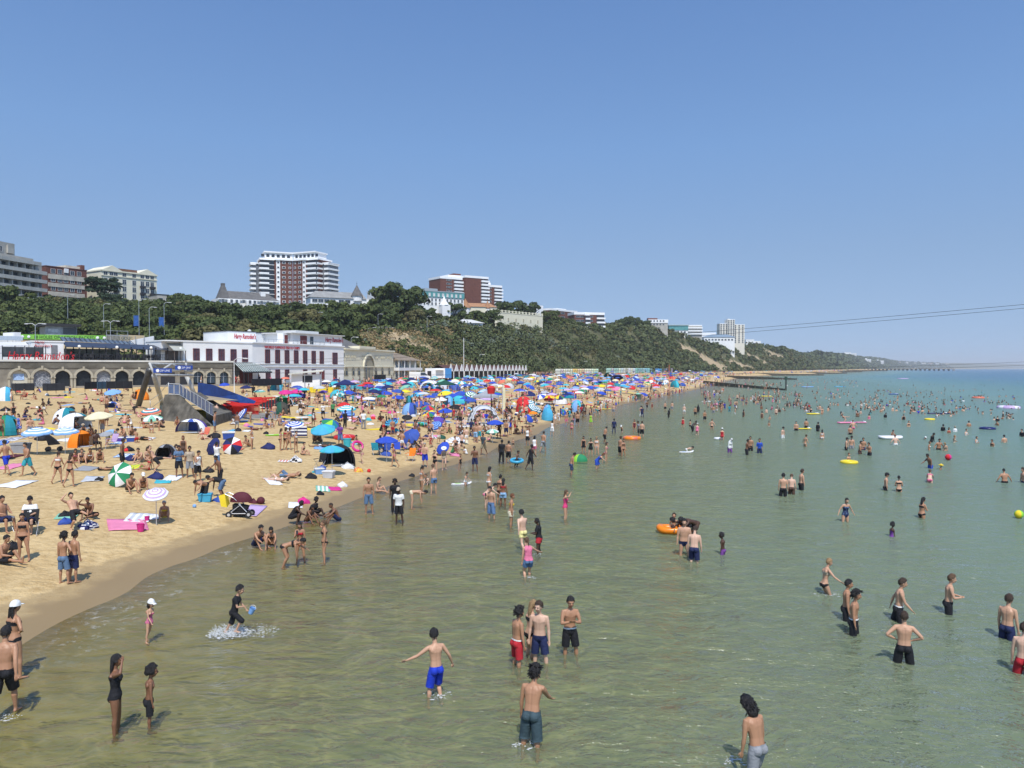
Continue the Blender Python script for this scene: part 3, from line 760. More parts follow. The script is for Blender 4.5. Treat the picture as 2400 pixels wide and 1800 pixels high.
for px in(354,385,402,430):
 u=arx(px);mb=MB();mb.box(u-.55,u+.55,-.06,-.004,0,2.3);AR.part('door',mb,m_dark)
# paving upstand in front of the arcade
# ---- terrace furniture on the arcade roof
def on_arc(u,y,z):return AR.root.matrix_basis@Vector((u,y,z))
RZ=AR.rz;ZT=H1+.28
def arc_thing(name,label,cat,group=None):
 return thing(name,label,cat,tuple(AR.root.location),RZ,group)
o=arc_thing('terrace_pavilion','dark steel glazed terrace canopy with sloping panels over the arcade','canopy')
ua,ub=arx(158),arx(398);mb=MB()
zt=lambda py,px:AR.h(py,AR.Y0+AR.u(px)*math.sin(RZ),px)
zc=ZT+2.25
for k in range(9):
 u=ua+(ub-ua)*k/8
 mb.box(u-.09,u+.09,.9,1.1,ZT,zc-.1);mb.box(u-.06,u+.06,5.5,5.7,ZT,zc+.6)
mb.obj('post',m_dark,o)
mb=MB();M=Matrix.Identity(4)
mb.add([(ua,.6,zc-.25),(ub,.6,zc-.55),(ub,4,zc+.25),(ua,4,zc+.6),(ua,.6,zc-.17),(ub,.6,zc-.47),(ub,4,zc+.33),(ua,4,zc+.68)],[(0,1,2,3),(4,5,6,7),(0,1,5,4),(1,2,6,5),(0,3,7,4)]);mb.obj('awning',cm((.035,.04,.06),.35,.2,1,name='dark_awning'),o)
mb=MB()
mb.add([(ua,4.02,zc+.75),(ub-4,4.02,zc+.45),(ub-5.5,6.5,zc+1.05),(ua,6.5,zc+1.5)],[(0,1,2,3)])
for k in range(16):
 f0=k/15;a=ua+(ub-4.5-ua)*f0;mb.add([(a,3.9,zc+.79-.3*f0),(a+.12,3.9,zc+.79-.3*f0),(a+.12,6.5,zc+1.55-.42*f0),(a,6.5,zc+1.55-.42*f0)],[(0,1,2,3)],1)
mb.obj('glass_roof',[cm((.10,.12,.14),.2,.3,.5,spec=.6),m_dark],o)
mb=MB();mb.box(ua,ub,.5,.55,ZT+.95,ZT+1.0);mb.box(ua,ub,.5,.55,ZT+.5,ZT+.53)
for k in range(60):mb.box(ua+(ub-ua)*k/60,ua+(ub-ua)*k/60+.05,.5,.56,ZT+.003,ZT+.95)
mb.obj('railing',m_dark,o)
rq=random.Random(3);tw=cm((.45,.42,.32),.8,.3,.5)
mb=MB();mb.box(ua,ub-6,6.6,6.75,ZT,ZT+1.9);mb.obj('wall',tw,o)
mb=MB();mb.box(-.4,.4,-.4,.4,.72,.76);tt_=mb.mesh('table_top',[m_dark]);mb=MB();mb.box(-.04,.04,-.04,.04,0,.72);mb.box(-.25,.25,-.25,.25,0,.03);tl_=mb.mesh('pedestal',[m_dark]);mb=MB();mb.box(-.22,.22,-.95,-.5,.42,.46);mb.box(-.22,.22,-.99,-.95,.46,.9)
for x in(-.2,.17):
 for y in(-.93,-.55):mb.box(x,x+.03,y,y+.03,0,.42)
tc_=mb.mesh('cafe_chair',[m_dark])
for k in range(22):
 u=ua+.8+(ub-ua-1.6)*(k%11+rq.uniform(.2,.8))/11;y=2.0 if k<11 else 4.2;rr_=RZ+rq.uniform(-.5,.5)
 q=thing('cafe_table','%s dark cafe table from the left in the %s row under the terrace canopy'%(('1st','2nd','3rd','4th','5th','6th','7th','8th','9th','10th','11th')[k%11],'front' if k<11 else 'back'),'table',on_arc(u,y,ZT+.003),rr_,'cafe tables under the canopy')
 link('table_top',tt_,q);link('pedestal',tl_,q)
 for sg in(0,math.pi):
  c_=link('cafe_chair',tc_,None,on_arc(u,y,ZT+.003),rr_+sg);tag(c_,'dark cafe chair at the %s table in the %s row, %s side'%(('1st','2nd','3rd','4th','5th','6th','7th','8th','9th','10th','11th')[k%11],'front' if k<11 else 'back','near' if sg==0 else 'far'),'chair','cafe chairs under the canopy')
# glass screens at the left, red script sign
o=arc_thing('glass_windbreak','smoked glass curved windbreak screens along the left terrace edge','windbreak')
mb=MB()
for a,b_ in((8,38),(38,60),(62,84),(84,104)):
 ua_,ub_=arx(a),arx(b_);mb.box(ua_+.05,ub_-.05,.7,.78,ZT+.4,ZT+1.9);
mb.obj('screen',cm((.05,.055,.06),.25,.3,1,spec=.5),o)
mb=MB()
for a in(0,8,38,61,84,104,110):mb.box(arx(a)-.05,arx(a)+.05,.65,.8,ZT+.003,ZT+2.1)
mb.box(arx(0),arx(157),.5,.55,ZT+.9,ZT+.95);mb.obj('post',m_dark,o)
m_red=cm((.50,.02,.03),.5,.05,name='sign_red')
SGN=arc_thing('script_sign','large red script restaurant sign standing on the terrace edge','sign')
text_obj('lettering',"Harry Ramsden's",1.75,m_red,(arx(17),-.1,ZT+.02),(math.pi/2,0,0),SGN,.06,.25,sx=.72)
# globe lamps
for i,(px,py)in enumerate(((187,815),(275,817),(355,818),(424,820),(292,803))):
 u=arx(px);o=thing('globe_lamp',['white globe lamp at the left end of the terrace canopy','white globe lamp at the middle of the terrace canopy','white globe lamp near the right end of the canopy','white globe lamp beside the grey awning','white globe lamp on the upper ramp behind the canopy'][i],'lamp',tuple(on_arc(u,-.05 if i<4 else 9,ZT)),RZ,'globe lamps on the terrace')
 zz=zt(py,px)-ZT
 mb=MB();mb.tube([(0,0,0),(0,0,zz)],.05,6);mb.obj('post',m_dark,o);mb=MB();mb.ell((0,0,zz+.2),(.24,.24,.24),12,8);mb.obj('globe',cm((.85,.85,.82),.3,.02),o,True)
# white service block on terrace with small sign
o=arc_thing('white_service_block','white flat roofed block on the terrace with grey door and small red sign','building')
ua,ub=arx(80),arx(157);zz=zt(801,118)
mb=MB();mb.box(ua,ub,2.2,8.8,ZT+.003,zz);mb.obj('wall',m_white,o);mb=MB();mb.box(ua-.1,ub+.1,2.1,8.9,zz+.003,zz+.2);mb.obj('roof',m_white,o)
mb=MB();mb.box(arx(127),arx(142),2.12,2.19,ZT+.01,ZT+2.3);mb.obj('door',cm((.2,.2,.21),.6),o)
text_obj('lettering',"Harry\nRamsden's",.55,m_red,(arx(87),2.1,ZT+2.55),(math.pi/2,0,0),o,.02,.2)
o=arc_thing('cream_marquee','low pale marquee roof behind the smoked glass screens','marquee')
mb=MB();mb.add([(-1,4,ZT+1.9),(arx(78),4,ZT+2.3),(arx(78),8,ZT+2.9),(-1,8,ZT+2.6),(-1,4,ZT+.01),(arx(78),4,ZT+.01)],[(0,1,2,3),(4,5,1,0)]);mb.obj('canvas',cm((.6,.6,.6),.8),o)
# ---- adventure golf terrace behind
B=Bld('golf_terrace','long sandy walled terrace carrying a lime green adventure golf banner','terrace',-40,131,252,139,806)
mb=MB();mb.box(0,B.L,0,10,-4,B.h(795));B.part('wall',mb,cm((.62,.48,.28),.85,.1,.5,name='sandy_render'))
o=B.root
mb=MB();mb.box(B.u(48),B.L,-.15,-.01,B.h(795.5),B.h(784.5));ban=B.part('banner',mb,cm((.22,.52,.07),.6,.05,name='lime_banner'))
text_obj('lettering','18 HOLES OF ACTION-PACKED ADVENTURE GOLF!',.76,cm((.02,.05,.02),.6,0),(B.u(79),-.17,B.h(793.6)),(math.pi/2,0,0),o,.01,sx=.88)
mb=MB()
for px in(53,68,229,245):mb.ell((B.u(px),-.2,B.h(790)),(.25,.06,.25),8,6)
B.part('golf_ball_emblem',mb,m_white)
B2=Bld('white_hut_blocks','cluster of small white box roofs at the left end of the golf terrace','building',-30,127,47,131,806)
for a,b_,t_ in((-30,18,782),(19,30,781),(31,46,778)):flat_block(B2,B2.u(a),B2.u(b_)-.02,-.6 if a==31 else 0,4,-3,B2.h(t_+(6 if a<20 else 0)),m_white)
mb=MB();mb.box(B2.u(-20),B2.u(44),-1.6,-1.55,B2.h(798),B2.h(788));B2.part('screen',mb,cm((.55,.62,.68),.3))
B=Bld('glass_kiosk','small glazed kiosk with flat dark roof behind the golf banner','kiosk',101,146,186,150,786)
mb=MB();mb.box(.4,B.L-.4,0,6,-1,B.h(765));B.part('wall',mb,cm((.28,.31,.33),.3,.4,1.2,spec=.5));mb=MB();mb.box(-.2,B.L+.2,-.8,6.8,B.h(765)+.003,B.h(759));B.part('roof',mb,m_dark)
mb=MB();mb.box(B.u(148),B.L-.5,-.05,-.003,B.h(783),B.h(767));B.part('side_panel',mb,cm((.08,.09,.1),.4));mb=MB();mb.box(B.u(112),B.u(140),-.06,-.004,B.h(780),B.h(771));B.part('window',mb,cm((.45,.5,.52),.3,.3,2))
B=Bld('ramp_wall','white sloping ramp wall with sandy inner face and wire fence posts','wall',272,140,361,146,812)
mb=MB();mb.add([(0,0,0),(B.L,0,0),(B.L,0,B.h(786)),(0,0,B.h(806)),(0,.3,0),(B.L,.3,0),(B.L,.3,B.h(786)),(0,.3,B.h(806))],[(0,1,2,3),(4,5,6,7),(3,2,6,7),(1,5,6,2)]);B.part('outer_face',mb,m_white)
mb=MB();mb.box(B.u(303),B.L-.1,3,3.3,0,B.h(784));B.part('inner_face',mb,cm((.6,.47,.28),.85))
mb=MB()
for px in(290,302,317,337,360):mb.box(B.u(px)-.04,B.u(px)+.04,-.2,-.1,0,B.h(788))
B.part('post',mb,m_steel)
B=Bld('slatted_screen','pale slatted timber screen at the right end of the golf banner','fence',250,138,302,141,806)
for k in range(16):mb=MB()if k==0 else mb;mb.box(k*B.L/16,k*B.L/16+B.L/30,0,.1,0,B.h(787))
B.part('slats',mb,cm((.35,.33,.28),.8));mb=MB();mb.box(0,B.L,.1,.2,B.h(787)+.01,B.h(785));mb.box(0,B.L,.1,.2,B.h(776),B.h(775));
for px in(251,276,301):mb.box(B.u(px)-.04,B.u(px)+.04,.2,.28,0,B.h(775))
B.part('frame',mb,m_steel)
# ---- restaurant: low wing on the arcade roof, main two storey block
LW=Bld('restaurant_wing','white single storey restaurant wing with tall maroon windows above the arcade','restaurant',430,129.5,592,139.5,849)
tL=LW.h(803)
mb=MB();mb.box(0,LW.L,0,7,.0,tL);mb.box(LW.u(395)-.5,-.01,1.5,7,0,tL);LW.part('wall',mb,m_white)
mb=MB();mb.box(LW.u(395)-.6,LW.L,-.12,7.1,tL+.003,tL+.22);LW.part('roof',mb,m_white)
wy=(m_maroon,cm((.10,.03,.035),.4,.2,name='maroon_frame'))
for px in(460,490,519,547,574):
 window(LW,LW.u(px),LW.h(846,LW.Y0),1.02,2.1,mats=(cm((.07,.035,.05),.2,.5,1.5,spec=.6,name='tinted_glass'),m_maroon),bars=1)
o=thing('grey_awning','sloping grey canvas awning on a dark framed bar left of the restaurant wing','awning',tuple(LW.root.location),LW.rz)
ua,ub=LW.u(397),LW.u(431)
mb=MB();mb.add([(ua,-1.6,tL-1.55),(ub-.3,-1.6,tL-1.55),(ub-.25,1.3,tL-.25),(ua+.1,1.3,tL-.25),(ub-.25,1.3,tL-1.5)],[(0,1,2,3),(1,4,2)]);mb.obj('canvas',cm((.36,.37,.33),.85,.1,1),o)
mb=MB();mb.box(ua+.1,ua+.2,-1.5,-1.4,0,tL-1.56);mb.box(ub-.5,ub-.4,-1.5,-1.4,0,tL-1.56);mb.box((ua+ub)/2,(ua+ub)/2+.06,-1.5,-1.4,0,tL-1.56);mb.box(ua,ub-.3,1.35,1.45,0,1.9);mb.obj('frame',cm((.12,.10,.09),.7),o)
# entrance glass canopy
o=thing('entrance_canopy','glazed sloping entrance canopy with white bars over a maroon doorway','canopy',tuple(LW.root.location),LW.rz)
ua,ub=LW.u(549),LW.u(598)
zb0=-3.9
mb=MB();nb=13
mb.add([(ua,-2.8,-1.6),(ub+1.6,-2.8,-1.6),(ub,-.1,-.1),(ua-.1,-.1,-.1)],[(0,1,2,3)])
for k in range(nb):
 f0=k/(nb-1);a=ua+(ub+1.5-ua)*f0;c_=ua+(ub-ua)*f0
 mb.add([(a,-2.85,-1.57),(a+.12,-2.85,-1.57),(c_+.12,-.1,-.05),(c_,-.1,-.05)],[(0,1,2,3)],1)
mb.box(ua,ub+1.6,-2.95,-2.8,-1.85,-1.6,2)
mb.obj('glass_roof',[cm((.10,.16,.15),.2,.2,1,spec=.6),m_frame,m_dark],o)
mb=MB();
for a in(ua+.1,ua+1.0,ub-1.2,ub+.4):mb.box(a,a+.1,-2.9,-2.8,zb0,-1.86)
mb.obj('post',m_dark,o)
mb=MB();mb.box(ua+.8,ub-.8,-.45,-.3,zb0,-1.4);mb.obj('doorway',cm((.10,.02,.02),.5,.3,1),o)
mb=MB();mb.box(ua+1.9,ub-2,-.55,-.46,zb0,-2.0);mb.obj('door',m_dark,o)
MBK=Bld('fish_restaurant','white two storey fish and chip restaurant with tall maroon windows and red script signs','restaurant',592,139.5,806,165,yb(592))
H2=MBK.h(804,MBK.Y0,592)
base=-1.0
mb=MB();mb.box(0,MBK.L,0,16,base,H2);MBK.part('wall',mb,m_white)
mb=MB();mb.box(-.1,MBK.L+.15,-.18,-.003,H2*.43,H2*.43+.16);mb.box(-.1,MBK.L+.15,-.22,16.1,H2+.003,H2+.2);mb.box(-.1,MBK.L+.15,-.14,-.003,H2*.5,H2*.5+.12);MBK.part('cornice',mb,m_white)
for px in(627,650.5,672.5,694,715,735,754):
 window(MBK,MBK.u(px),H2*.53,1.15,H2*.32,mats=(cm((.07,.035,.05),.2,.5,1.5,spec=.6,name='tinted_glass'),m_maroon),bars=1)
window(MBK,MBK.u(785),H2*.52,1.5,H2*.30,mats=(cm((.07,.035,.05),.2,.5,1.5,spec=.6,name='tinted_glass'),m_maroon),bars=1)
for px in(628,650.5,672.5,715,735,785):window(MBK,MBK.u(px),H2*.12,1.1,H2*.24,mats=(cm((.07,.035,.05),.2,.5,1.5,spec=.6,name='tinted_glass'),m_maroon),bars=1)
mb=MB();mb.box(MBK.u(749),MBK.u(760),-.1,-.003,H2*.1,H2*.36);MBK.part('door',mb,m_maroon)
text_obj('lettering','WORLD FAMOUS FISH & CHIPS',.72,m_red,(MBK.u(620),-.08,H2*.885),(math.pi/2,0,0),MBK.root,.03,sx=1.0)
# upper penthouse storeys
zA,zB=MBK.h(779,140,592),MBK.h(787,163,806)
mb=MB();mb.box(MBK.u(690),MBK.L+.0,.4,10,H2+.21,H2+2.25);MBK.part('upper_storey',mb,m_white)
mb=MB();mb.box(MBK.u(683),MBK.L+.3,-.1,10.3,H2+2.26,H2+2.42);mb.box(MBK.u(722),MBK.u(775),3,8,H2+2.43,H2+3.1);MBK.part('upper_roof',mb,m_frame)
mb=MB();mb.box(MBK.u(708),MBK.u(723),.3,.39,H2+.25,H2+1.9);MBK.part('door',mb,m_maroon)
mb=MB();mb.box(MBK.u(731),MBK.u(738),.3,.39,H2+.3,H2+1.8);MBK.part('window',mb,m_glass)
text_obj('lettering',"Harry Ramsden's",1.35,m_red,(MBK.u(766),.36,H2+.95),(math.pi/2,0,0),MBK.root,.03,.25,sx=.66)
mb=MB();mb.box(MBK.u(676),MBK.u(689),1.2,2.6,H2+.21,H2+2.2);MBK.part('stair_house',mb,m_white);mb=MB();mb.box(MBK.u(679),MBK.u(686),1.1,1.19,H2+.21,H2+1.9);MBK.part('door',mb,m_maroon)
mb=MB();mb.box(MBK.u(620),MBK.u(762),.15,.2,H2+.85,H2+.9)
for k in range(14):a=MBK.u(620)+(MBK.u(762)-MBK.u(620))*k/13;mb.box(a,a+.05,.15,.2,H2+.21,H2+.85)
MBK.part('railing',mb,m_steel)
UP=Bld('upper_white_room','white rooftop room with red script sign above the restaurant','building',534,146,672,156,806)
mb=MB();mb.box(0,UP.u(600),0,9,-3,UP.h(779));UP.part('wall',mb,m_white);mb=MB();mb.box(UP.u(600)+.01,UP.L,.7,9,-3,UP.h(780));UP.part('shade_grey_wall',mb,cm((.6,.62,.64),.7,.05));  # greyer white on the side: shade of that face put into its colour
mb=MB();mb.box(-.1,UP.u(600),-.1,9,UP.h(779)+.003,UP.h(777.6));mb.box(UP.u(600)+.01,UP.L+.1,.6,9,UP.h(780)+.003,UP.h(778));UP.part('roof',mb,m_dark)
text_obj('lettering',"Harry Ramsden's",1.35,m_red,(UP.u(548),-.04,UP.h(795)),(math.pi/2,0,0),UP.root,.03,.25,sx=.50)
mb=MB();mb.ell((UP.u(611),4,UP.h(775)),(.4,.4,.4),8,6);mb.tube([(UP.u(611),4,UP.h(778)),(UP.u(611),4,UP.h(775))],.1);UP.part('vent',mb,m_frame)
# ---- cream ornate building
CB=Bld('ornate_cream_building','ornate cream seafront building with pointed arches and a tall central arched doorway','building',808,166,922,193,893)
Hc=CB.h(819,CB.Y0)
mb=MB();mb.box(0,CB.L,0,13,-1,Hc);MB_=mb;CB.part('wall',mb,m_cream)
mb=MB();mb.box(-.2,CB.L+.3,-.35,13.3,Hc+.003,Hc+.35);mb.box(CB.u(839),CB.u(876),-.5,6,Hc+.351,Hc+.95);mb.box(-.1,CB.L+.1,-.2,-.003,Hc*.44,Hc*.44+.22);CB.part('cornice',mb,m_cream)
mb=MB();mb.add([(2,1.5,Hc+.36),(CB.u(876),1.5,Hc+.36),(CB.u(876),11,Hc+.36),(2,11,Hc+.36),((2+CB.u(876))/2-1,6,Hc+3.2),((2+CB.u(876))/2+1,6,Hc+3.2)],[(0,1,5,4),(1,2,5),(2,3,4,5),(3,0,4)]);CB.part('roof',mb,m_slate)
m_cshade=cm((.36,.33,.24),.8,.1,name='cream_painted_shade')  # darker cream for flat plates: shade of the openings painted in
for px in(812,817,824,828,832,849,853,857,861,865,880,884,893,897,901,908,912,916):
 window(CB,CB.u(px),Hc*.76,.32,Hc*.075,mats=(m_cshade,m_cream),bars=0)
u=CB.u(864);r=(CB.u(875)-CB.u(853))/2
P_=[(u-r,0),(u+r,0)]+[(u+r*math.cos(t),Hc*.44+r*math.sin(t))for t in np.linspace(0,math.pi,13)]
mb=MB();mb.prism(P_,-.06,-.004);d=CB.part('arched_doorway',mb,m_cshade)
mb=MB();mb.box(u-r*.7,u-r*.4,-.12,-.064,.5,Hc*.5);mb.box(u-.1,u+.4,-.12,-.064,.5,Hc*.4);CB.part('glazing',mb,m_glass,parent=d)
mb=MB()
for k in range(10):
 t0,t1=math.pi*k/10,math.pi*(k+1)/10
 mb.add([(u+q*math.cos(t),y,Hc*.44+q*math.sin(t))for t in(t0,t1)for q,y in((r+.02,-.3),(r+.5,-.3),(r+.5,-.005))],[(0,3,4,1),(1,4,5,2)])
CB.part('arch_moulding',mb,m_cream)
for px in(812,828,841,881,896,912):
 u=CB.u(px);w=.8
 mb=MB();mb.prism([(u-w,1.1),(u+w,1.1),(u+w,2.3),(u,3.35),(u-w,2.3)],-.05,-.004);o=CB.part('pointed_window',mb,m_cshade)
 mb=MB();mb.box(u-.35,u+.35,-.1,-.055,1.3,2.2);CB.part('pane',mb,m_glass,parent=o)
BR=Bld('balcony_house','two storey cream house with brown tiled roof and verandas next to the ornate building','house',924,194,977,207,890)
hb=BR.h(845)
mb=MB();mb.box(0,BR.L,0,8,-1,hb);BR.part('wall',mb,cm((.55,.5,.38),.8,.1))
mb=MB();mb.add([(-.3,-1.5,hb),(BR.L+.6,-1.5,hb),(BR.L+.6,8.5,hb),(-.3,8.5,hb),(0,3.5,BR.h(827)),(BR.L*.62,3.5,BR.h(827))],[(0,1,5,4),(1,2,5),(2,3,4,5),(3,0,4)]);BR.part('roof',mb,cm((.24,.19,.14),.9,.2,1))
mb=MB();mb.box(-.1,BR.L+.5,-1.4,-.01,hb*.47,hb*.62);
for k in range(5):mb.box(k*BR.L/4.2,k*BR.L/4.2+.15,-1.35,-1.2,0,hb-.05)
BR.part('veranda',mb,m_white)
grid_windows(BR,[1,3,5,7],[hb*.66,hb*.12],1.1,1.5)
# ================================================================== trees and cliff scrub
def leafmat(name,c1,c2):
 m,n,l,b=nodes_of(name)
 g=n.new('ShaderNodeNewGeometry')
 x=noise(n,l,g.outputs['Position'],.35,3,.6)
 r=n.new('ShaderNodeMix');r.data_type='RGBA'
 l.new(maprange(n,l,x,.35,.65),r.inputs[0]);r.inputs[6].default_value=c1+(1,);r.inputs[7].default_value=c2+(1,)
 o=mixc(n,l,math_(n,l,'MULTIPLY',g.outputs['Random Per Island'],.5),r.outputs[2],tuple(min(1,v*1.7)for v in c2))
 l.new(o,b.inputs['Base Color']);b.inputs['Roughness'].default_value=.75;b.inputs['Specular IOR Level'].default_value=.2
 return m
LEAF=[leafmat('foliage_oak',(.028,.046,.014),(.058,.076,.024)),leafmat('foliage_green',(.040,.060,.017),(.078,.095,.028)),leafmat('foliage_olive',(.060,.062,.022),(.115,.105,.042)),leafmat('foliage_pine',(.016,.032,.016),(.030,.048,.024)),leafmat('foliage_silver',(.08,.10,.07),(.14,.165,.12))]
m_bark=cm((.07,.05,.035),.9,.3,3,bump=.4,name='bark')
rng=np.random.default_rng(11)
def leaf_cloud(centres,radii,per,size,squash=.8,rg=rng):
 """leaf-sized quads on and in a set of clumps"""
 C_=np.repeat(centres,per,0);Rr=np.repeat(radii,per)
 N=len(C_)
 d=rg.normal(size=(N,3));d/=np.linalg.norm(d,axis=1)[:,None]
 d[:,2]=np.where(d[:,2]<-.35,-d[:,2],d[:,2])
 rad=Rr*rg.uniform(.78,1.06,N)
 p=C_+d*rad[:,None]*np.array([1,1,squash])
 nrm=d+rg.normal(scale=.45,size=(N,3));nrm/=np.linalg.norm(nrm,axis=1)[:,None]
 t=np.cross(nrm,rg.normal(size=(N,3)));t/=np.linalg.norm(t,axis=1)[:,None]
 b_=np.cross(nrm,t)
 s=(size*rg.uniform(.6,1.35,N))[:,None]
 V=np.stack([p-t*s-b_*s*.8,p+t*s-b_*s*.6,p+t*s*.9+b_*s,p-t*s*.7+b_*s*.9],1).reshape(-1,3)
 return V
def quads(V):return np.arange(len(V),dtype=np.int32).reshape(-1,4)
def tree_mesh(seed,h,w,kind):
 rg=np.random.default_rng(seed)
 mb=MB();cs,rs=[],[]
 th=h*(.5 if kind=='pine' else .3)
 mb.tube([(0,0,-3),(0,0,0),(.15,0,th*.6),(.1,.1,th),(0,.2,h*.75)],[w*.07,w*.055,w*.045,w*.035,w*.012],7)
 nl=9
 for k in range(nl):
  a=k*2.4+rg.uniform(-.4,.4);rr=w*rg.uniform(.22,.42);z=h*rg.uniform(.5,.85)if kind!='pine' else h*rg.uniform(.7,.92)
  mb.tube([(0,0,th*rg.uniform(.7,1.1)),(rr*.5*math.cos(a),rr*.5*math.sin(a),(th+z)/2),(rr*math.cos(a),rr*math.sin(a),z)],[w*.025,w*.018,w*.006],5)
 nc=34
 for k in range(nc):
  a=rg.uniform(0,6.28);q=math.sqrt(rg.uniform(0,1));v=rg.uniform(0,1)
  if kind=='pine':z=h*(.66+.30*v);R_=w*.5*q*(1-.5*(v-.3)**2)
  else:z=h*(.26+.62*v);R_=w*.46*q*math.sqrt(max(.05,1-(v*1.5-.62)**2*.8))
  cs.append((R_*math.cos(a),R_*math.sin(a),z));rs.append(w*rg.uniform(.10,.19))
 V=leaf_cloud(np.array(cs),np.array(rs),75,w*.026+.06,.75 if kind!='pine' else .45,rg)
 return mb,V
TREES=[]
for i,(h,w,kind,lm)in enumerate(((10,12,'oak',0),(12,12,'oak',1),(9,12,'oak',2),(13,10,'pine',3),(11,13,'oak',0),(8,10,'oak',1),(6,9,'oak',4))):
 mb,V=tree_mesh(40+i,h,w,kind)
 TREES.append((mb.mesh('trunk',[m_bark]),np_mesh('crown',V,quads(V),[LEAF[lm]]),h,w,kind))
TREE_LAB=['broad dark oak','tall mid green tree','round olive green tree','flat topped dark pine','wide dense dark tree','small bright green tree','pale silvery bush']
TREE_N=['oak_tree','tree','tree','pine_tree','oak_tree','tree','bush']
def put_tree(i,p,s=1.0,rz=0.0,label=None,group=True):
 tr,cr,h,w,kind=TREES[i]
 o=thing(TREE_N[i],label or TREE_LAB[i],'bush' if i==6 else 'tree',p,rz,(TREE_N[i].replace('_',' ')+' kind %s in the seafront woods'%'abcdefg'[i])if not label else None)
 o.scale=(s,s,s)
 link('trunk',tr,o);link('crown',cr,o)
 return o
rt=random.Random(21)
n_tree=0
# wooded slopes: from the picture's columns and tree-top rows (px, row of the tops, depth)
rows=[([(-60,672),(40,668),(110,690),(180,694),(230,700),(300,705),(360,712),(410,700),(460,700),(520,712),(600,716),(700,712),(800,706),(860,705),(930,716),(1000,722),(1075,735)],262,-60,1080,24,1.0),([(-60,705),(40,698),(120,705),(200,715),(300,722),(400,712),(450,700),(500,705),(600,730),(700,727),(780,722),(860,728),(950,735),(1050,742),(1100,745)],238,-60,1060,25,1.0),([(-60,735),(60,728),(160,728),(260,735),(360,740),(420,728),(520,738),(620,752),(720,758),(840,757)],212,-60,850,26,.95),([(-60,760),(60,752),(160,748),(220,752),(300,768),(400,765),(460,752),(560,768),(640,772),(720,760),(800,765),(880,782)],196,-60,880,27,.85),]
RN=['highest','second','third','lowest']
ORN=lambda k:'%d%s'%(k,{1:'st',2:'nd',3:'rd'}.get(k%10 if k not in(11,12,13)else 0,'th'))
for ri,(tops,Yr,xa,xb,sp,sz)in enumerate(rows):
 kt=0
 tops=np.array(tops,float);x=xa
 while x<xb:
  x+=sp*rt.uniform(.7,1.25)
  Y=Yr+rt.uniform(-9,9)
  if x>800:
   Ys=np.linspace(225,420,300);dd=ip(XP,Ys)-(x-1200)/1800*Ys-ip(CRD,Ys);k=np.nonzero(dd>rt.uniform(4,22))[0]
   if Yr<230:continue
   Y=max(Y,float(Ys[k[0]]))
  g=at(x,800,Y);gz=float(terrain(g.x,Y))
  ty=float(np.interp(x,tops[:,0],tops[:,1]))+rt.uniform(-5,10)
  zt_=at(x,ty,Y).z
  i=rt.choice([0,0,1,2,4,4,5])
  h=TREES[i][2]
  want=zt_-gz
  s=max(.75,min(1.5,want/h))*sz**.3
  base=zt_-h*s*.98
  if base>gz+.4:
   s=min(2.1,want/(h*.98));base=zt_-h*s*.98
  kt+=1;o=put_tree(i,(g.x,Y,min(base,gz)),s,rt.uniform(0,6),'%s, %s from the left in the %s row behind the seafront'%(TREE_LAB[i],ORN(kt),RN[ri]));o['group']='trees behind the seafront'
for(px,py,Y,i,s,lb)in((240,652,285,3,1.15,'tall umbrella shaped pine standing left of the cream hotel'),(262,688,280,3,.9,'leaning dark pine in front of the cream hotel'),(945,662,318,4,1.25,'big spreading cypress above the cliff road left of the teal hotel'),(905,672,322,1,1.0,'tall conifer beside the white villa turret'),(450,690,275,0,.9,'round topped oak on the skyline left of the slate roofed villa'),(30,668,240,1,1.2,'tall tree hiding the foot of the stepped hotel'),(1060,706,360,4,1.1,'dark tree beside the clay roofed pavilion'),(420,688,290,5,1,'small round tree on the skyline behind the bare roofs'),(1118,728,352,5,.8,'small tree in front of the clay roofed pavilion'),(1146,726,354,0,.8,'dark tree below the right end of the clay roofed pavilion'),(1190,702,440,4,1.3,'large dome shaped tree behind the balustraded hall'),(1236,710,450,0,1.5,'second dome shaped tree behind the balustraded hall'),(1290,726,455,1,1.2,'tree at the right end of the balustraded hall')):
 g=at(px,800,Y);gz=float(terrain(g.x,Y));h=TREES[i][2]*s;zt_=at(px,py,Y).z
 o=put_tree(i,(g.x,Y,min(gz,zt_-h)),max(s,(zt_-gz)/TREES[i][2]if zt_-h>gz else s),rt.uniform(0,6),lb,False)
# skyline wood along the clifftop towards the headland
tops=np.array([(1080,771),(1135,769),(1150,757),(1168,757),(1275,758),(1285,750),(1300,742),(1340,745),(1400,764),(1430,760),(1450,744),(1480,738),(1510,748),(1560,766),(1600,778),(1660,800),(1720,806),(1780,803),(1840,816),(1900,828),(1980,838)],float)
for k in range(78):
 px=1095+(1960-1095)*(k/77)**1.05+rt.uniform(-4,4)
# where this column crosses the cliff top
 Ys=np.linspace(250,3000,700);Xs=(px-1200)/1800*Ys
 dd=ip(XP,Ys)-Xs-ip(CRD,Ys)
 j=np.nonzero(dd<rt.uniform(-4,14))[0]
 j=[q for q in range(len(Ys))if dd[q]>2+rt.uniform(0,12)]
 Y=float(Ys[j[0]])if j else 1500.
 g=at(px,830,Y);gz=float(terrain(g.x,Y));i=rt.choice([0,4,0,1,5])
 zt_=at(px,float(np.interp(px,tops[:,0],tops[:,1]))+rt.uniform(-2,4),Y).z
 s=max(.4,min(1.7,(zt_-gz)/TREES[i][2]))
 put_tree(i,(g.x,Y,gz-.5),s,rt.uniform(0,6),'%s, %s from the left along the clifftop skyline'%(TREE_LAB[i],ORN(k+1)))['group']='clifftop trees'
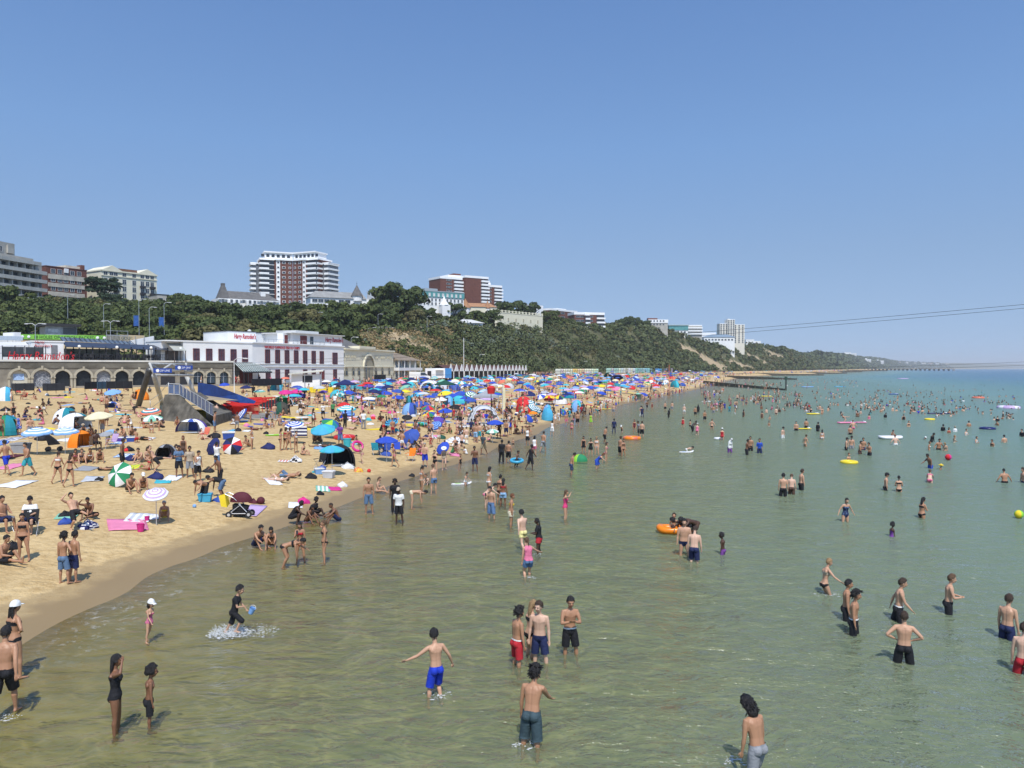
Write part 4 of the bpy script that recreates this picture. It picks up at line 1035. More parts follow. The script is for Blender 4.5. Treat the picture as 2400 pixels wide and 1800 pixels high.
# ---- scrub on the cliff face: nobody could count it
def scrub(Y0,Y1,N,r0,r1,per,size,lm,tlo=0.0,thi=1.05,seed=1,thin=.1):
 rg=np.random.default_rng(seed)
 Y=Y0*(Y1/Y0)**rg.uniform(0,1,N)
 t=rg.uniform(tlo,thi,N)
 d=ip(TOE,Y)+t*(ip(CRD,Y)-ip(TOE,Y))
 X=ip(XP,Y)-d
 clump=np.sin(X*.13+Y*.05)*np.sin(Y*.081-X*.04+1)+.5*np.sin(X*.31)*np.sin(Y*.23)
 keep=(rg.uniform(-1.1,1.2,N)<clump+thin)&(bare_f(X,Y)<rg.uniform(.12,.75,N))
 X,Y,d=X[keep],Y[keep],d[keep]
 Z=terrain(X,Y)
 r=rg.uniform(r0,r1,len(X))*(1+(Y>900)*.4+(Y>1500)*.6)
 V=leaf_cloud(np.stack([X,Y,Z+r*.25],1),r,per,size,.9,rg)
 big=np.repeat(1+1.0*(Y>500)+(Y>1000)*1.5,per*4)
 if True:
  c=V.reshape(-1,4,3).mean(1,keepdims=True);V=((V.reshape(-1,4,3)-c)*big.reshape(-1,4)[:,:1,None]+c).reshape(-1,3)
 return V
parts=[scrub(285,700,1500,1.8,4.2,70,.36,0,seed=1,thin=.45),scrub(600,2600,2200,1.7,3.6,34,.4,0,seed=2,thin=.35),scrub(1700,7500,2600,2.5,6,22,1.0,0,seed=3,thin=.8)]
V=np.concatenate(parts);tag(link('scrub',np_mesh('scrub',V,quads(V),[leafmat('cliff_scrub',(.040,.058,.022),(.088,.102,.040))]),None),'dense dark green scrub covering the sea cliff','scrub',kind='stuff')
V=np.concatenate([scrub(222,330,1000,.8,1.8,46,.22,2,seed=4,thin=-.15),scrub(300,1500,1000,1.4,3.2,48,.36,2,seed=5,thin=.4)])
tag(link('gorse_scrub',np_mesh('gorse_scrub',V,quads(V),[LEAF[2]]),None),'olive and brownish scrub on the drier parts of the cliff','scrub',kind='stuff')
V=np.concatenate([scrub(300,420,150,1.5,3.2,60,.3,4,.55,1,seed=6,thin=.2),scrub(380,560,60,1.5,3,50,.3,4,.1,.5,seed=7,thin=0),scrub(225,300,160,.7,1.5,40,.2,4,seed=8,thin=0)])
tag(link('pale_scrub',np_mesh('pale_scrub',V,quads(V),[LEAF[4]]),None),'patches of pale silvery shrubs on the cliff','scrub',kind='stuff')
# dry grass tufts on the bare shoulder
m_dry=leafmat('dry_grass',(.20,.15,.07),(.30,.22,.11))
V=scrub(222,310,5200,.35,.8,14,.18,0,seed=9,thin=2)
tag(link('dry_grass',np_mesh('dry_grass',V,quads(V),[m_dry]),None),'dry straw coloured grass on the bare cliff shoulder','grass',kind='stuff')
# understorey between the seafront and the woods
rg=np.random.default_rng(77);N=1500
Y=rg.uniform(165,330,N);Xf=rg.uniform(-.7,.0,N)*Y
dd=ip(XP,Y)-Xf;k=(dd>24)&(dd<190);Xf,Y=Xf[k],Y[k];Z=terrain(Xf,Y)
V=leaf_cloud(np.stack([Xf,Y,Z+.5],1),rg.uniform(1.5,3.2,len(Xf)),42,.36)
tag(link('undergrowth',np_mesh('undergrowth',V,quads(V),[LEAF[1]]),None),'green undergrowth between the trees above the seafront','undergrowth',kind='stuff')
# ================================================================== beach gear
PC={'blue':(.035,.08,.34),'navy':(.014,.02,.10),'royal':(.025,.07,.44),'lblue':(.20,.38,.68),'sky':(.06,.36,.56),'teal':(.01,.20,.25),'turq':(.05,.42,.50),'white':(.74,.74,.74),'cream':(.70,.64,.42),'green':(.02,.22,.09),'dgreen':(.01,.07,.045),'lime':(.28,.60,.05),'yellow':(.78,.60,.03),'orange':(.80,.22,.01),'red':(.58,.025,.025),'coral':(.66,.17,.10),'magenta':(.60,.03,.22),'pink':(.70,.22,.36),'purple':(.10,.05,.32),'black':(.012,.012,.015),'grey':(.30,.31,.33),'lgrey':(.5,.52,.55),'olive':(.06,.055,.04),'lilac':(.50,.36,.58),'mint':(.22,.5,.36),'maroon':(.09,.015,.025),'sand':(.5,.42,.3),'brown':(.1,.06,.035)}
pcm={k:cm(v,.75,.10,2.2,name='canvas',bump=.12,bscale=9)for k,v in PC.items()}
m_pole=cm((.65,.66,.67),.35,.05,metal=.5,name='pole_metal');m_pblack=cm((.02,.02,.022),.6,.1,name='black_plastic')
PCW={'lblue':'light blue','sky':'sky blue','turq':'turquoise','dgreen':'dark green','lgrey':'pale grey','royal':'bright blue','mint':'mint green','sand':'sand coloured'}
wd=lambda c:PCW.get(c,c)
def canopy_at(px,py,h):
 dx,dy,dz=ray(px,py)
 Ys=np.concatenate([np.linspace(8,150,1400),np.linspace(150.2,700,1200)])
 X=dx/dy*Ys;Z=CAMZ+dz/dy*Ys;g=terrain(X,Ys)
 hit=np.nonzero(Z-h<=g)[0];i=hit[0]if len(hit)else len(Ys)-1
 return Vector((float(X[i]),float(Ys[i]),float(g[i])))
PARM={}
def parasol_meshes(cols,pat,ng=8):
 key=(cols,pat)
 if key in PARM:return PARM[key]
 mb=MB();mats=[pcm[c]for c in dict.fromkeys(cols)];ci={c:i for i,c in enumerate(dict.fromkeys(cols))}
 ns,nr=4,7;drop=.36
 rows=[]
 for j in range(nr+1):
  q=j/nr;row=[]
  for k in range(ng*ns):
   a=2*math.pi*k/(ng*ns);f=(k%ns)/ns
   sc=1-.055*math.sin(math.pi*f)*q
   z=-drop*q**1.75-.035*math.sin(math.pi*f)*q*(1 if q<1 else 1.2)
   row.append((q*sc*math.cos(a),q*sc*math.sin(a),z))
  rows.append(row)
 vs=[p for r in rows for p in r];N=ng*ns;fs,mi=[],[]
 for j in range(nr):
  for k in range(N):
   q=(k+1)%N;fs.append((j*N+k,(j+1)*N+k,(j+1)*N+q,j*N+q));g=k//ns
   if pat=='gore':c=cols[g%len(cols)]
   elif pat=='ring':c=cols[j%len(cols)]
   elif pat=='edge':c=cols[1]if j==nr-1 else cols[0]
   else:c=cols[0]
   mi.append(ci[c])
# hanging valance
 o=len(vs);vs+=[(x*1.0,y*1.0,z-.07)for x,y,z in rows[-1]]
 for k in range(N):
  q=(k+1)%N;fs.append((nr*N+k,o+k,o+q,nr*N+q));mi.append(mi[(nr-1)*N+k])
 mb.add(vs,fs,mi);can=mb.mesh('canopy',mats)
 mb=MB()
 for g in range(ng):
  a=2*math.pi*g/ng
  mb.tube([(0,0,-.03),(.5*math.cos(a),.5*math.sin(a),-drop*.5**1.75-.03),(.97*math.cos(a),.97*math.sin(a),-drop-.02)],.008,4)
 rib=mb.mesh('ribs',[m_pole])
 PARM[key]=(can,rib);return PARM[key]
PARA=[]
def parasol(px,py,wpx,h,tilt,tdir,cols,pat='solid',label=None,group='beach parasols',pos=None,r=None,flat=1.0):
 """canopy centre at the picture point; tilt in degrees towards tdir (0 away, 90 right)"""
 cols=(cols,)if isinstance(cols,str)else tuple(cols)
 P=pos or canopy_at(px,py,h-.12)
 r=r or wpx/2/F*P.y
 o=thing('parasol',label,'parasol',P,0,group)
 can,rib=parasol_meshes(cols,pat)
 d=-R(tdir)+math.pi/2
 ax=Vector((-math.sin(d),math.cos(d),0))
 M=Matrix.Translation((0,0,h))@Matrix.Rotation(R(tilt),4,ax)@Matrix.Rotation(random.random()*.8,4,'Z')
 c=link('canopy',can,o);c.matrix_local=M@Matrix.Diagonal((r,r,r*flat,1))
 k=link('ribs',rib,o);k.matrix_local=M@Matrix.Diagonal((r,r,r*flat,1))
 mb=MB();t=M.to_3x3()@Vector((0,0,1))
 if tilt>45:mb.tube([Vector((0,0,h))+t*.06,Vector((0,0,h))-t*min(1.3,(h)/max(.12,t.z))],.014,6)
 else:mb.tube([Vector((0,0,h))+t*.09,Vector((0,0,h))-t*.35,Vector((0,0,h))-t*.36+Vector((0,0,-.05)),(0 if tilt<25 else-t.x*.4,0 if tilt<25 else-t.y*.4,-.3)],.018,6)
 link('pole',mb.mesh('pole',[m_pole]),o)
 PARA.append((px,py,o));return o
def dome_tent(px,py,w,h,d,rz,cols,label,group=None,open_=.5,cat='beach tent',name='beach_tent',pos=None):
 """pop-up tent with a mouth facing rz (0 away, 90 right, 180 towards the pier); py is where it stands"""
 P=pos or ground(px,py)
 o=thing(name,label,cat,P,math.pi-R(rz),group)
 mb=MB();nu,nv=20,9;mats=[pcm[c]for c in dict.fromkeys(cols)];ci={c:i for i,c in enumerate(dict.fromkeys(cols))}
 vs=[]
 for j in range(nv+1):
  t=math.pi/2*j/nv
  for i in range(nu):a=2*math.pi*i/nu;q=1-.04*math.cos(4*a);vs.append((w/2*math.sin(t)*math.cos(a)*q,d/2*math.sin(t)*math.sin(a)*q,h*math.cos(t)**.85 if j<nv else 0))
 fs,mi=[],[]
 for j in range(nv):
  for i in range(nu):
   a=2*math.pi*(i+.5)/nu;t=(j+.5)/nv
   if math.sin(a)<-.72+(1-open_)*.5 and t>.42:continue
   q=(i+1)%nu;fs.append((j*nu+i,(j+1)*nu+i,(j+1)*nu+q,j*nu+q));mi.append(ci[cols[int(a/(2*math.pi)*len(cols)*2)%len(cols)]])
 mb.add(vs,fs,mi);mb.obj('shell',mats,o)
 mb=MB();mb.tube([(w/2*math.sin(t)*math.cos(math.pi/4),d/2*math.sin(t)*math.sin(math.pi/4),max(0,h*abs(math.cos(t))**.85)+.012)for t in np.linspace(-math.pi/2,math.pi/2,15)],.014,5)
 mb.tube([(w/2*math.sin(t)*math.cos(-math.pi/4),d/2*math.sin(t)*math.sin(-math.pi/4),max(0,h*abs(math.cos(t))**.85)+.012)for t in np.linspace(-math.pi/2,math.pi/2,15)],.014,5);mb.obj('hoops',m_pblack,o)
 mb=MB();mb.tube([(0,0,.005),(0,0,.02)],1,16);mb.v=[(x*w*.46,y*d*.46,z)for x,y,z in mb.v];mb.obj('groundsheet',pcm['lgrey' if cols[0]!='black' else 'grey'],o)
 return o
def gazebo(px,py,w,h,cols,label,rz=0,d=None,rise=.8):
 """py: where the near legs stand"""
 P=ground(px,py);d=d or w
 o=thing('gazebo',label,'gazebo',P,rz)
 mb=MB();a,b=w/2,d/2
 v=[(-a,0,h),(a,0,h),(a,d,h),(-a,d,h),(-.1,b-.1,h+rise),(.1,b-.1,h+rise),(.1,b+.1,h+rise),(-.1,b+.1,h+rise)]
 m_=[(-a*.5,b*.5,h+rise*.42),(a*.5,b*.5,h+rise*.42),(a*.5,d-b*.5,h+rise*.42),(-a*.5,d-b*.5,h+rise*.42)]
 v+=m_;vl=[(x*1.01,y if 0<y<d else y*1.005-(.02 if y==0 else-.02),z-.22)for x,y,z in v[:4]];v+=vl
 f=[(0,1,9,8),(1,2,10,9),(2,3,11,10),(3,0,8,11),(8,9,5,4),(9,10,6,5),(10,11,7,6),(11,8,4,7),(4,5,6,7),(0,12,13,1),(1,13,14,2),(2,14,15,3),(3,15,12,0)]
 mb.add(v,f);mb.obj('canopy',pcm[cols],o)
 for x,y in((-a,0),(a,0),(a,d),(-a,d)):
  mb=MB();mb.tube([(x*.985,y*.985+.02,-.4),(x*.985,y*.985+.02,h-.02)],.028,6);mb.obj('leg',m_pole,o)
 return o
def arch_shelter(px,py,w,h,c,label,rz=0):
 P=ground(px,py);o=thing('arch_shelter',label,'event shelter',P,rz)
 mb=MB();n=14;pts=[]
 def pt(u,v):
  x,y=(u-.5)*w,(v-.5)*w
  r=max(abs(x),abs(y))/(w/2);e=math.hypot(x,y)/(w/2*1.414)
  return(x,y+w/2,h*(1-.9*e**2.6))
 for j in range(n+1):
  for i in range(n+1):pts.append(pt(i/n,j/n))
 fs=[]
 for j in range(n):
  for i in range(n):
   u,v=(i+.5)/n-.5,(j+.5)/n-.5
   if min(abs(abs(u)-.5),abs(abs(v)-.5))>-1 and not(max(abs(u),abs(v))>.36 and min(abs(u),abs(v))<.36*max(abs(u),abs(v))/.5):fs.append((j*(n+1)+i,j*(n+1)+i+1,(j+1)*(n+1)+i+1,(j+1)*(n+1)+i))
 mb.add(pts,fs);mb.obj('roof',pcm[c],o)
 for sx in(-1,1):
  mb=MB();mb.tube([(sx*w/2*math.sin(t),w/2+w/2*math.sin(t),h*(1-.9*abs(math.sin(t))**2.6)+.03-(.15 if abs(math.sin(t))>.98 else 0))for t in np.linspace(-math.pi/2,math.pi/2,21)],.05,6);mb.obj('arch_pole',pcm['grey'],o)
 for sx,sy in((-1,0),(1,0),(-1,1),(1,1)):
  mb=MB();x0,y0=sx*w/2,sy*w;mb.add([(x0,y0,-.2),(x0*.72,y0,-.2),(x0*.86,y0+(.18 if sy==0 else-.18)*w*.5,h*.45),(x0,y0+(.14 if sy==0 else-.14)*w,-.2)],[(0,1,2),(0,2,3)]);mb.obj('corner_panel',pcm[c],o)
 return o
def towel(px,py,w,d,rz,c,label=None,c2=None,bump=.03,pos=None,cat='towel',name='towel',group=None):
 P=pos or ground(px,py);o_=MB();n=7;rr=random.Random(int(px*7+py))
 a=-R(rz);ca,sa=math.cos(a),math.sin(a);vs=[]
 hh=[[rr.uniform(0,bump)for i in range(n+1)]for j in range(n+1)]
 for lay in(0,1):
  for j in range(n+1):
   for i in range(n+1):
    x,y=(i/n-.5)*w+rr.uniform(-.015,.015)*(lay==0),(j/n-.5)*d
    X,Y=x*ca-y*sa,x*sa+y*ca
    vs.append((X,Y,float(terrain(P.x+X,P.y+Y))-P.z+.012+hh[j][i]+(0 if lay else .02)))
 m=(n+1)**2;fs,mi=[],[]
 for j in range(n):
  for i in range(n):q=j*(n+1)+i;fs.append((q,q+1,q+n+2,q+n+1));mi.append(j%2 if c2 else 0)
 edge=[i for i in range(n+1)]+[(j+1)*(n+1)+n for j in range(n)]+[n*(n+1)+i for i in range(n-1,-1,-1)]+[j*(n+1)for j in range(n-1,0,-1)]
 for q in range(len(edge)):e,f_=edge[q],edge[(q+1)%len(edge)];fs.append((e,m+e,m+f_,f_));mi.append(0)
 o_.add(vs,fs,mi)
 o=o_.obj(name,[pcm[c]]+([pcm[c2]]if c2 else[]),None,True,loc=P)
 return tag(o,label or '%s towel spread on the sand'%wd(c),cat,group)
def pile(px,py,r,c,label,cat='bag',name='bag',seed=0,h=.55,pos=None,c2=None):
 """soft heap of cloth or a slumped bag"""
 P=pos or ground(px,py);rr=random.Random(seed+int(px));mb=MB();nu,nv=14,8;vs=[]
 k1,k2,k3=rr.uniform(0,6),rr.uniform(0,6),rr.uniform(.7,1.2)
 for j in range(nv+1):
  t=math.pi*.56*j/nv
  for i in range(nu):a=2*math.pi*i/nu;q=r*(1+.18*math.sin(3*a+k1+t*2)+.1*math.sin(5*a+k2)+rr.uniform(-.06,.06));vs.append((q*math.sin(t)*math.cos(a),q*k3*math.sin(t)*math.sin(a),r*h*1.3*math.cos(t)*(1+.2*math.sin(2*a+k2))+.02))
 fs,mi=[],[]
 for j in range(nv):
  for i in range(nu):q=(i+1)%nu;fs.append((j*nu+i,(j+1)*nu+i,(j+1)*nu+q,j*nu+q));mi.append(1 if c2 and rr.random()<.35 else 0)
 mb.add(vs,fs,mi);o=mb.obj(name,[pcm[c]]+([pcm[c2]]if c2 else[]),None,True,loc=P)
 if cat in('bag','backpack'):
  mb=MB();mb.tube([(-r*.4,0,r*h),(-r*.3,0,r*h*1.5),(0,0,r*h*1.9),(r*.3,0,r*h*1.5),(r*.4,0,r*h)],.018,5);mb.obj('strap',pcm[c],o)
 return tag(o,label,cat)
def coolbox(px,py,c,label,s=1.0,rz=20,lidc='white',pos=None):
 P=pos or ground(px,py);o=thing('cool_box',label,'cool box',P,R(rz))
 mb=MB();v=[(-.26,-.17,0),(.26,-.17,0),(.26,.17,0),(-.26,.17,0),(-.31,-.2,.34),(.31,-.2,.34),(.31,.2,.34),(-.31,.2,.34)]
 mb.add([tuple(q*s for q in p)for p in v],[(0,3,2,1),(4,5,6,7),(0,1,5,4),(1,2,6,5),(2,3,7,6),(3,0,4,7)]);mb.obj('body',pcm[c],o)
 mb=MB();mb.box(-.33*s,.33*s,-.22*s,.22*s,.345*s,.41*s);mb.box(-.2*s,.2*s,-.1*s,.1*s,.412*s,.43*s);mb.obj('lid',pcm[lidc],o)
 mb=MB();mb.tube([(-.32*s,0,.32*s),(-.34*s,0,.5*s),(.34*s,0,.5*s),(.32*s,0,.32*s)],.012,5);mb.obj('handle',pcm['lgrey'],o);return o
def bucket(loc,c,label,s=1.0,rot=(0,0,0)):
 o=thing('bucket',label,'bucket',loc);o.rotation_euler=rot
 mb=MB();mb.tube([(0,0,0),(0,0,.01),(0,0,.2*s),(0,0,.215*s)],[.075*s,.08*s,.105*s,.112*s],14,caps=False);mb.add([(.075*s*math.cos(k*.4488),.075*s*math.sin(k*.4488),.001)for k in range(14)],[tuple(range(14))[::-1]]);mb.obj('body',pcm[c],o)
 mb=MB();mb.tube([(.105*s*math.cos(t),0,.2*s+.11*s*math.sin(t))for t in np.linspace(0,math.pi,9)],.006,4);mb.obj('handle',pcm['white'],o);return o
def chair(px,py,rz,c,label,pos=None,camp=True):
 P=pos or ground(px,py);o=thing('camping_chair',label,'chair',P,math.pi-R(rz))
 mb=MB();mb.add([(-.25,-.22,.40),(.25,-.22,.40),(.24,.22,.34),(-.24,.22,.34),(-.25,-.22,.42),(.25,-.22,.42),(.24,.22,.36),(-.24,.22,.36)],[(4,5,6,7),(0,3,2,1),(0,1,5,4),(1,2,6,5),(2,3,7,6),(3,0,4,7)]);mb.obj('seat',pcm[c],o)
 mb=MB();mb.add([(-.25,.22,.36),(.25,.22,.36),(.27,.42,.92),(-.27,.42,.92),(-.25,.25,.36),(.25,.25,.36),(.27,.45,.92),(-.27,.45,.92)],[(0,1,2,3),(7,6,5,4),(3,2,6,7),(0,3,7,4),(1,5,6,2)]);mb.obj('backrest',pcm[c],o)
 for sx in(-1,1):
  for y0,y1 in((-.28,.24),(.24,-.28)):
   mb=MB();mb.tube([(sx*.29,y0,0),(sx*.27,y1,.56 if y1<0 else .45)],.012,5);mb.obj('leg',m_pole,o)
  mb=MB();mb.box(sx*.29-.03,sx*.29+.03,-.28,.25,.56,.59);mb.obj('armrest',pcm[c],o)
 return o
def ring_float(loc,r,c,label,tilt=0,tdir=0,c2=None,thick=.26,name='swim_ring',cat='swim ring',seg=24):
 mb=MB();nu,nv=seg,10;vs,fs,mi=[],[],[]
 for i in range(nu):
  a=2*math.pi*i/nu
  for j in range(nv):b=2*math.pi*j/nv;q=r*(1+thick*math.cos(b));vs.append((q*math.cos(a),q*math.sin(a),r*thick*math.sin(b)))
 for i in range(nu):
  for j in range(nv):fs.append((i*nv+j,((i+1)%nu)*nv+j,((i+1)%nu)*nv+(j+1)%nv,i*nv+(j+1)%nv));mi.append(1 if c2 and i%6<2 else 0)
 mb.add(vs,fs,mi);o=mb.obj(name,[cm(PC[c],.3,.05,2,name='vinyl')]+([cm(PC[c2],.3,.05,2,name='vinyl')]if c2 else[]),None,True,loc=loc)
 o.rotation_euler=(R(tilt)*math.cos(R(tdir)),R(tilt)*math.sin(R(tdir)),0);return tag(o,label,cat)
def lilo(loc,L,w,rz,c,label,c2='white',boat=False):
 o=thing('inflatable_boat' if boat else 'air_bed',label,'inflatable boat' if boat else 'air bed',loc,rz);v1,v2=cm(PC[c],.3,.05,2,name='vinyl'),cm(PC[c2],.3,.05,2,name='vinyl')
 if boat:
  mb=MB();pts=[(L/2*math.copysign(abs(math.cos(t))**.7,math.cos(t)),w/2*math.copysign(abs(math.sin(t))**.7,math.sin(t)),.12+.06*abs(math.cos(t))**4)for t in np.linspace(0,2*math.pi,29)];mb.tube(pts,.15,9,caps=False);mb.obj('hull_tube',v1,o,True)
  mb=MB();mb.box(-L*.42,L*.42,-w*.36,w*.36,.0,.06);mb.obj('floor',v2,o);mb=MB();mb.tube([(x*1.0,y*1.12,z+.04)for x,y,z in pts],.035,5,caps=False);mb.obj('rope',v2,o)
 else:
  mb=MB()
  for k in range(5):y=(k-2)*w/5;mb.tube([(-L/2,y,.06),(-L/2+.06,y,.08),(L*.3,y,.08),(L/2,y,.07)],[w/12,w/9,w/9,w/11],8)
  mb.obj('tubes',v1,o,True);mb=MB();mb.tube([(L*.34,-w*.45,.15),(L*.34,w*.45,.15)],.1,9);mb.obj('pillow',v2,o,True)
 return o
def board(px,py,L,rz,c,label,c2='white',loc=None):
 P=loc or ground(px,py);mb=MB();n=18;vs=[]
 for z,k in((.04,.93),(.09,1),(.13,.9)):
  for i in range(n):a=2*math.pi*i/n;vs.append((L/2*math.copysign(abs(math.cos(a))**.75,math.cos(a))*k,L*.125*math.sin(a)*k*(1-.1*math.cos(a)),z+.12*max(0,math.cos(a))**5))
 fs=[tuple(range(2*n,3*n)),tuple(range(n))[::-1]]+[(j*n+i,j*n+(i+1)%n,(j+1)*n+(i+1)%n,(j+1)*n+i)for j in range(2)for i in range(n)]
 o=thing('paddle_board',label,'paddle board',P,R(rz));mb.add(vs,fs);mb.obj('deck',pcm[c],o);mb=MB();mb.tube([(-.1*L,0,.131),(-.1*L,0,.14)],L*.1,14);mb.v=[(x*1.6,y*.8,z)for x,y,z in mb.v];mb.obj('deck_pad',pcm[c2],o)
 mb=MB();mb.box(-L*.44,-L*.38,-.01,.01,-.1,.05);mb.obj('fin',pcm['black'],o);return o
def windbreak(px,py,n,rz,cols,label,h=1.0,w=1.1):
 P=ground(px,py);o=thing('windbreak',label,'windbreak',P,R(rz));mb=MB();mats=[pcm[c]for c in cols]
 for k in range(n):
  z=0
  for q in range(6):mb.box(k*w,(k+1)*w,-.006+.05*math.sin(k*2),.006+.05*math.sin(k*2),.08+q*h/6.6,.08+(q+1)*h/6.6-.001,q%len(cols))
 mb.obj('cloth',mats,o)
 for k in range(n+1):mb=MB();mb.tube([(k*w,0,-.3),(k*w,0,h+.15)],.016,5);mb.obj('pole',m_bark,o)
 return o
def ball(loc,r,c,label,c2=None):
 mb=MB();mb.ell((0,0,r*.8),(r,r,r),16,10);
 if c2:mb.m=[(i%16)//4%2 for i in range(len(mb.f))]
 return tag(mb.obj('ball',[pcm[c]]+([pcm[c2]]if c2 else[]),None,True,loc=loc),label,'ball')
# ================================================================== people
SKIN={'p':(.60,.38,.27),'l':(.52,.30,.19),'t':(.40,.21,.12),'b':(.21,.10,.055),'d':(.075,.037,.022),'k':(.045,.024,.016)}
COLR={'black':(.012,.012,.015),'navy':(.015,.022,.075),'blue':(.02,.07,.42),'royal':(.012,.04,.45),'teal':(.03,.30,.36),'white':(.74,.74,.72),'grey':(.25,.26,.28),'steel':(.10,.17,.28),'red':(.42,.02,.03),'pink':(.62,.16,.26),'hotpink':(.62,.05,.17),'yellow':(.70,.52,.04),'orange':(.70,.16,.02),'purple':(.16,.05,.25),'green':(.05,.22,.08),'beige':(.42,.34,.25),'denim':(.10,.18,.33),'brown':(.09,.05,.035),'maroon':(.14,.02,.03),'lightblue':(.25,.42,.62),'slate':(.045,.075,.09),'cream':(.62,.56,.40),'lemon':(.75,.68,.30),'lime':(.28,.55,.05),'khaki':(.22,.19,.12)}
HAIRC={'k':(.012,.010,.010),'b':(.045,.026,.015),'m':(.11,.062,.032),'l':(.30,.19,.09),'r':(.14,.05,.02),'g':(.35,.34,.32)}
HN={'k':'black','b':'dark brown','m':'brown','l':'blonde','r':'reddish','g':'grey'}
skinm={k:cm(v,.48,.10,3.5,name='skin',spec=.4,bump=.06,bscale=40)for k,v in SKIN.items()}
hairm={k:cm(v,.5,.5,38,name='hair',spec=.4,bump=.5,bscale=60)for k,v in HAIRC.items()}
clom={k:cm(v,.8,.14,7,name='fabric',bump=.25,bscale=16)for k,v in COLR.items()}
m_eye=cm((.03,.02,.02),.3,0,name='eye');m_lip=cm((.30,.10,.09),.5,0,name='lips')
m_dot={}
def patterned(c1,c2,scale=22,stripe=False):
 key=(c1,c2,scale,stripe)
 if key not in m_dot:
  m,n,l,b=nodes_of('patterned_fabric');g=n.new('ShaderNodeTexCoord').outputs['Object']
  if stripe:
   t=n.new('ShaderNodeTexWave');t.inputs['Scale'].default_value=scale;t.bands_direction='Z';l.new(g,t.inputs['Vector']);f=maprange(n,l,t.outputs['Fac'],.45,.55)
  else:
   t=n.new('ShaderNodeTexVoronoi');t.inputs['Scale'].default_value=scale;l.new(g,t.inputs['Vector']);f=maprange(n,l,t.outputs['Distance'],.36,.32)
  l.new(mixc(n,l,f,COLR[c1],COLR[c2]),b.inputs['Base Color']);b.inputs['Roughness'].default_value=.85;m_dot[key]=m
 return m_dot[key]
# directions (x outwards, y forwards, z up) of upper arm and forearm
ARMS=dict(down=((.16,.02,-1),(.08,.16,-1)),hip=((.80,-.25,-.75),(-.75,.45,-.45)),cross=((.22,.42,-1),(-1,.55,.32)),front=((.12,.25,-1),(-.35,1,.12)),phone=((.15,.45,-1),(-.45,.75,.85)),head=((.75,.45,.35),(-.8,.1,.9)),shade=((.55,.65,.30),(-.75,.35,.75)),reach=((.1,.75,-.65),(.05,.85,-.5)),out=((.85,.25,-.55),(.75,.45,-.35)),back=((.25,-.55,-.9),(.15,-.25,-1)),swingf=((.12,.42,-1),(0,.75,-.8)),knees=((.15,.85,-.55),(-.15,.9,-.35)),prop=((.35,-.55,-.8),(.15,-.25,-1)),up=((.3,.3,1),(-.1,.3,1)),hang=((.05,.1,-1),(.02,.15,-1)),lap=((.2,.35,-.9),(-.4,.9,-.15)),side=((.55,-.1,-.85),(.40,.25,-.85)),clasp=((.25,.3,-1),(-.62,.85,.0)))
LEGS=dict(stand=((.07,.01,-1),(.03,-.04,-1)),stand2=((.16,.10,-1),(.10,-.06,-1)),fwd=((.05,.42,-1),(.02,.08,-1)),rear=((.06,-.30,-1),(.03,-.62,-1)),lift=((.05,.75,-.75),(.03,-.55,-.95)),kneesup=((.22,.72,.62),(.02,.55,-.95)),flat=((.16,1,.10),(.05,1,-.10)),cross=((.75,.68,.12),(-.95,.18,-.22)),chair=((.16,1,-.02),(.04,.10,-1)),squat=((.30,.85,.35),(.05,-.25,-1)),bentknee=((.08,.35,-1),(.03,-.45,-1)),kneel=((.12,.35,-1),(.05,-1,-.08)),lie=((.09,0,-1),(.03,0,-1)),liebent=((.10,.75,-.8),(.03,-.75,-.8)))
POSES={'stand':(2,2,'down','down','stand','stand2',4),'hip':(0,3,'hip','down','stand2','stand',2),'hips':(0,0,'hip','hip','stand2','stand2',2),'crossed':(0,4,'cross','cross','stand','stand2',12),'phone':(2,5,'phone','down','stand','stand2',18),'clasp':(2,4,'clasp','clasp','stand','stand2',5),'walk':(5,2,'back','swingf','fwd','rear',5),'stroll':(3,3,'swingf','back','stand2','rear',8),'wade':(6,5,'out','down','fwd','bentknee',10),'run':(10,4,'clasp','swingf','lift','rear',8),'head':(0,0,'head','down','stand','stand2',0),'shade':(0,2,'shade','front','stand','stand2',4),'armsup':(0,-4,'head','head','stand','stand2',-5),'look':(8,10,'down','down','stand','bentknee',28),'reach':(10,8,'reach','down','stand','stand2',15),'punch':(4,4,'out','side','stand2','bentknee',8),'side':(4,6,'side','side','stand2','stand',10),'carry':(0,2,'front','clasp','stand','stand2',10),'bend':(62,24,'hang','reach','bentknee','bentknee',5),'bendmore':(75,30,'hang','hang','stand2','stand',10),'halfbend':(38,18,'reach','hang','stand','bentknee',5),'sit':(14,20,'knees','knees','kneesup','kneesup',5),'sitback':(-22,6,'prop','prop','kneesup','flat',-4),'sitcross':(6,16,'lap','lap','cross','cross',18),'sitflat':(4,10,'lap','prop','flat','kneesup',5),'sithead':(10,18,'shade','knees','kneesup','cross',10),'chair':(-8,8,'lap','lap','chair','chair',4),'squat':(24,20,'knees','lap','squat','squat',5),'kneel':(8,8,'lap','reach','kneel','kneel',15),'lie':(0,0,'down','down','lie','lie',0),'liebent':(0,0,'head','down','liebent','lie',5),'prone':(0,-6,'head','head','lie','lie',-20),'recline':(-42,10,'head','prop','liebent','flat',10)}
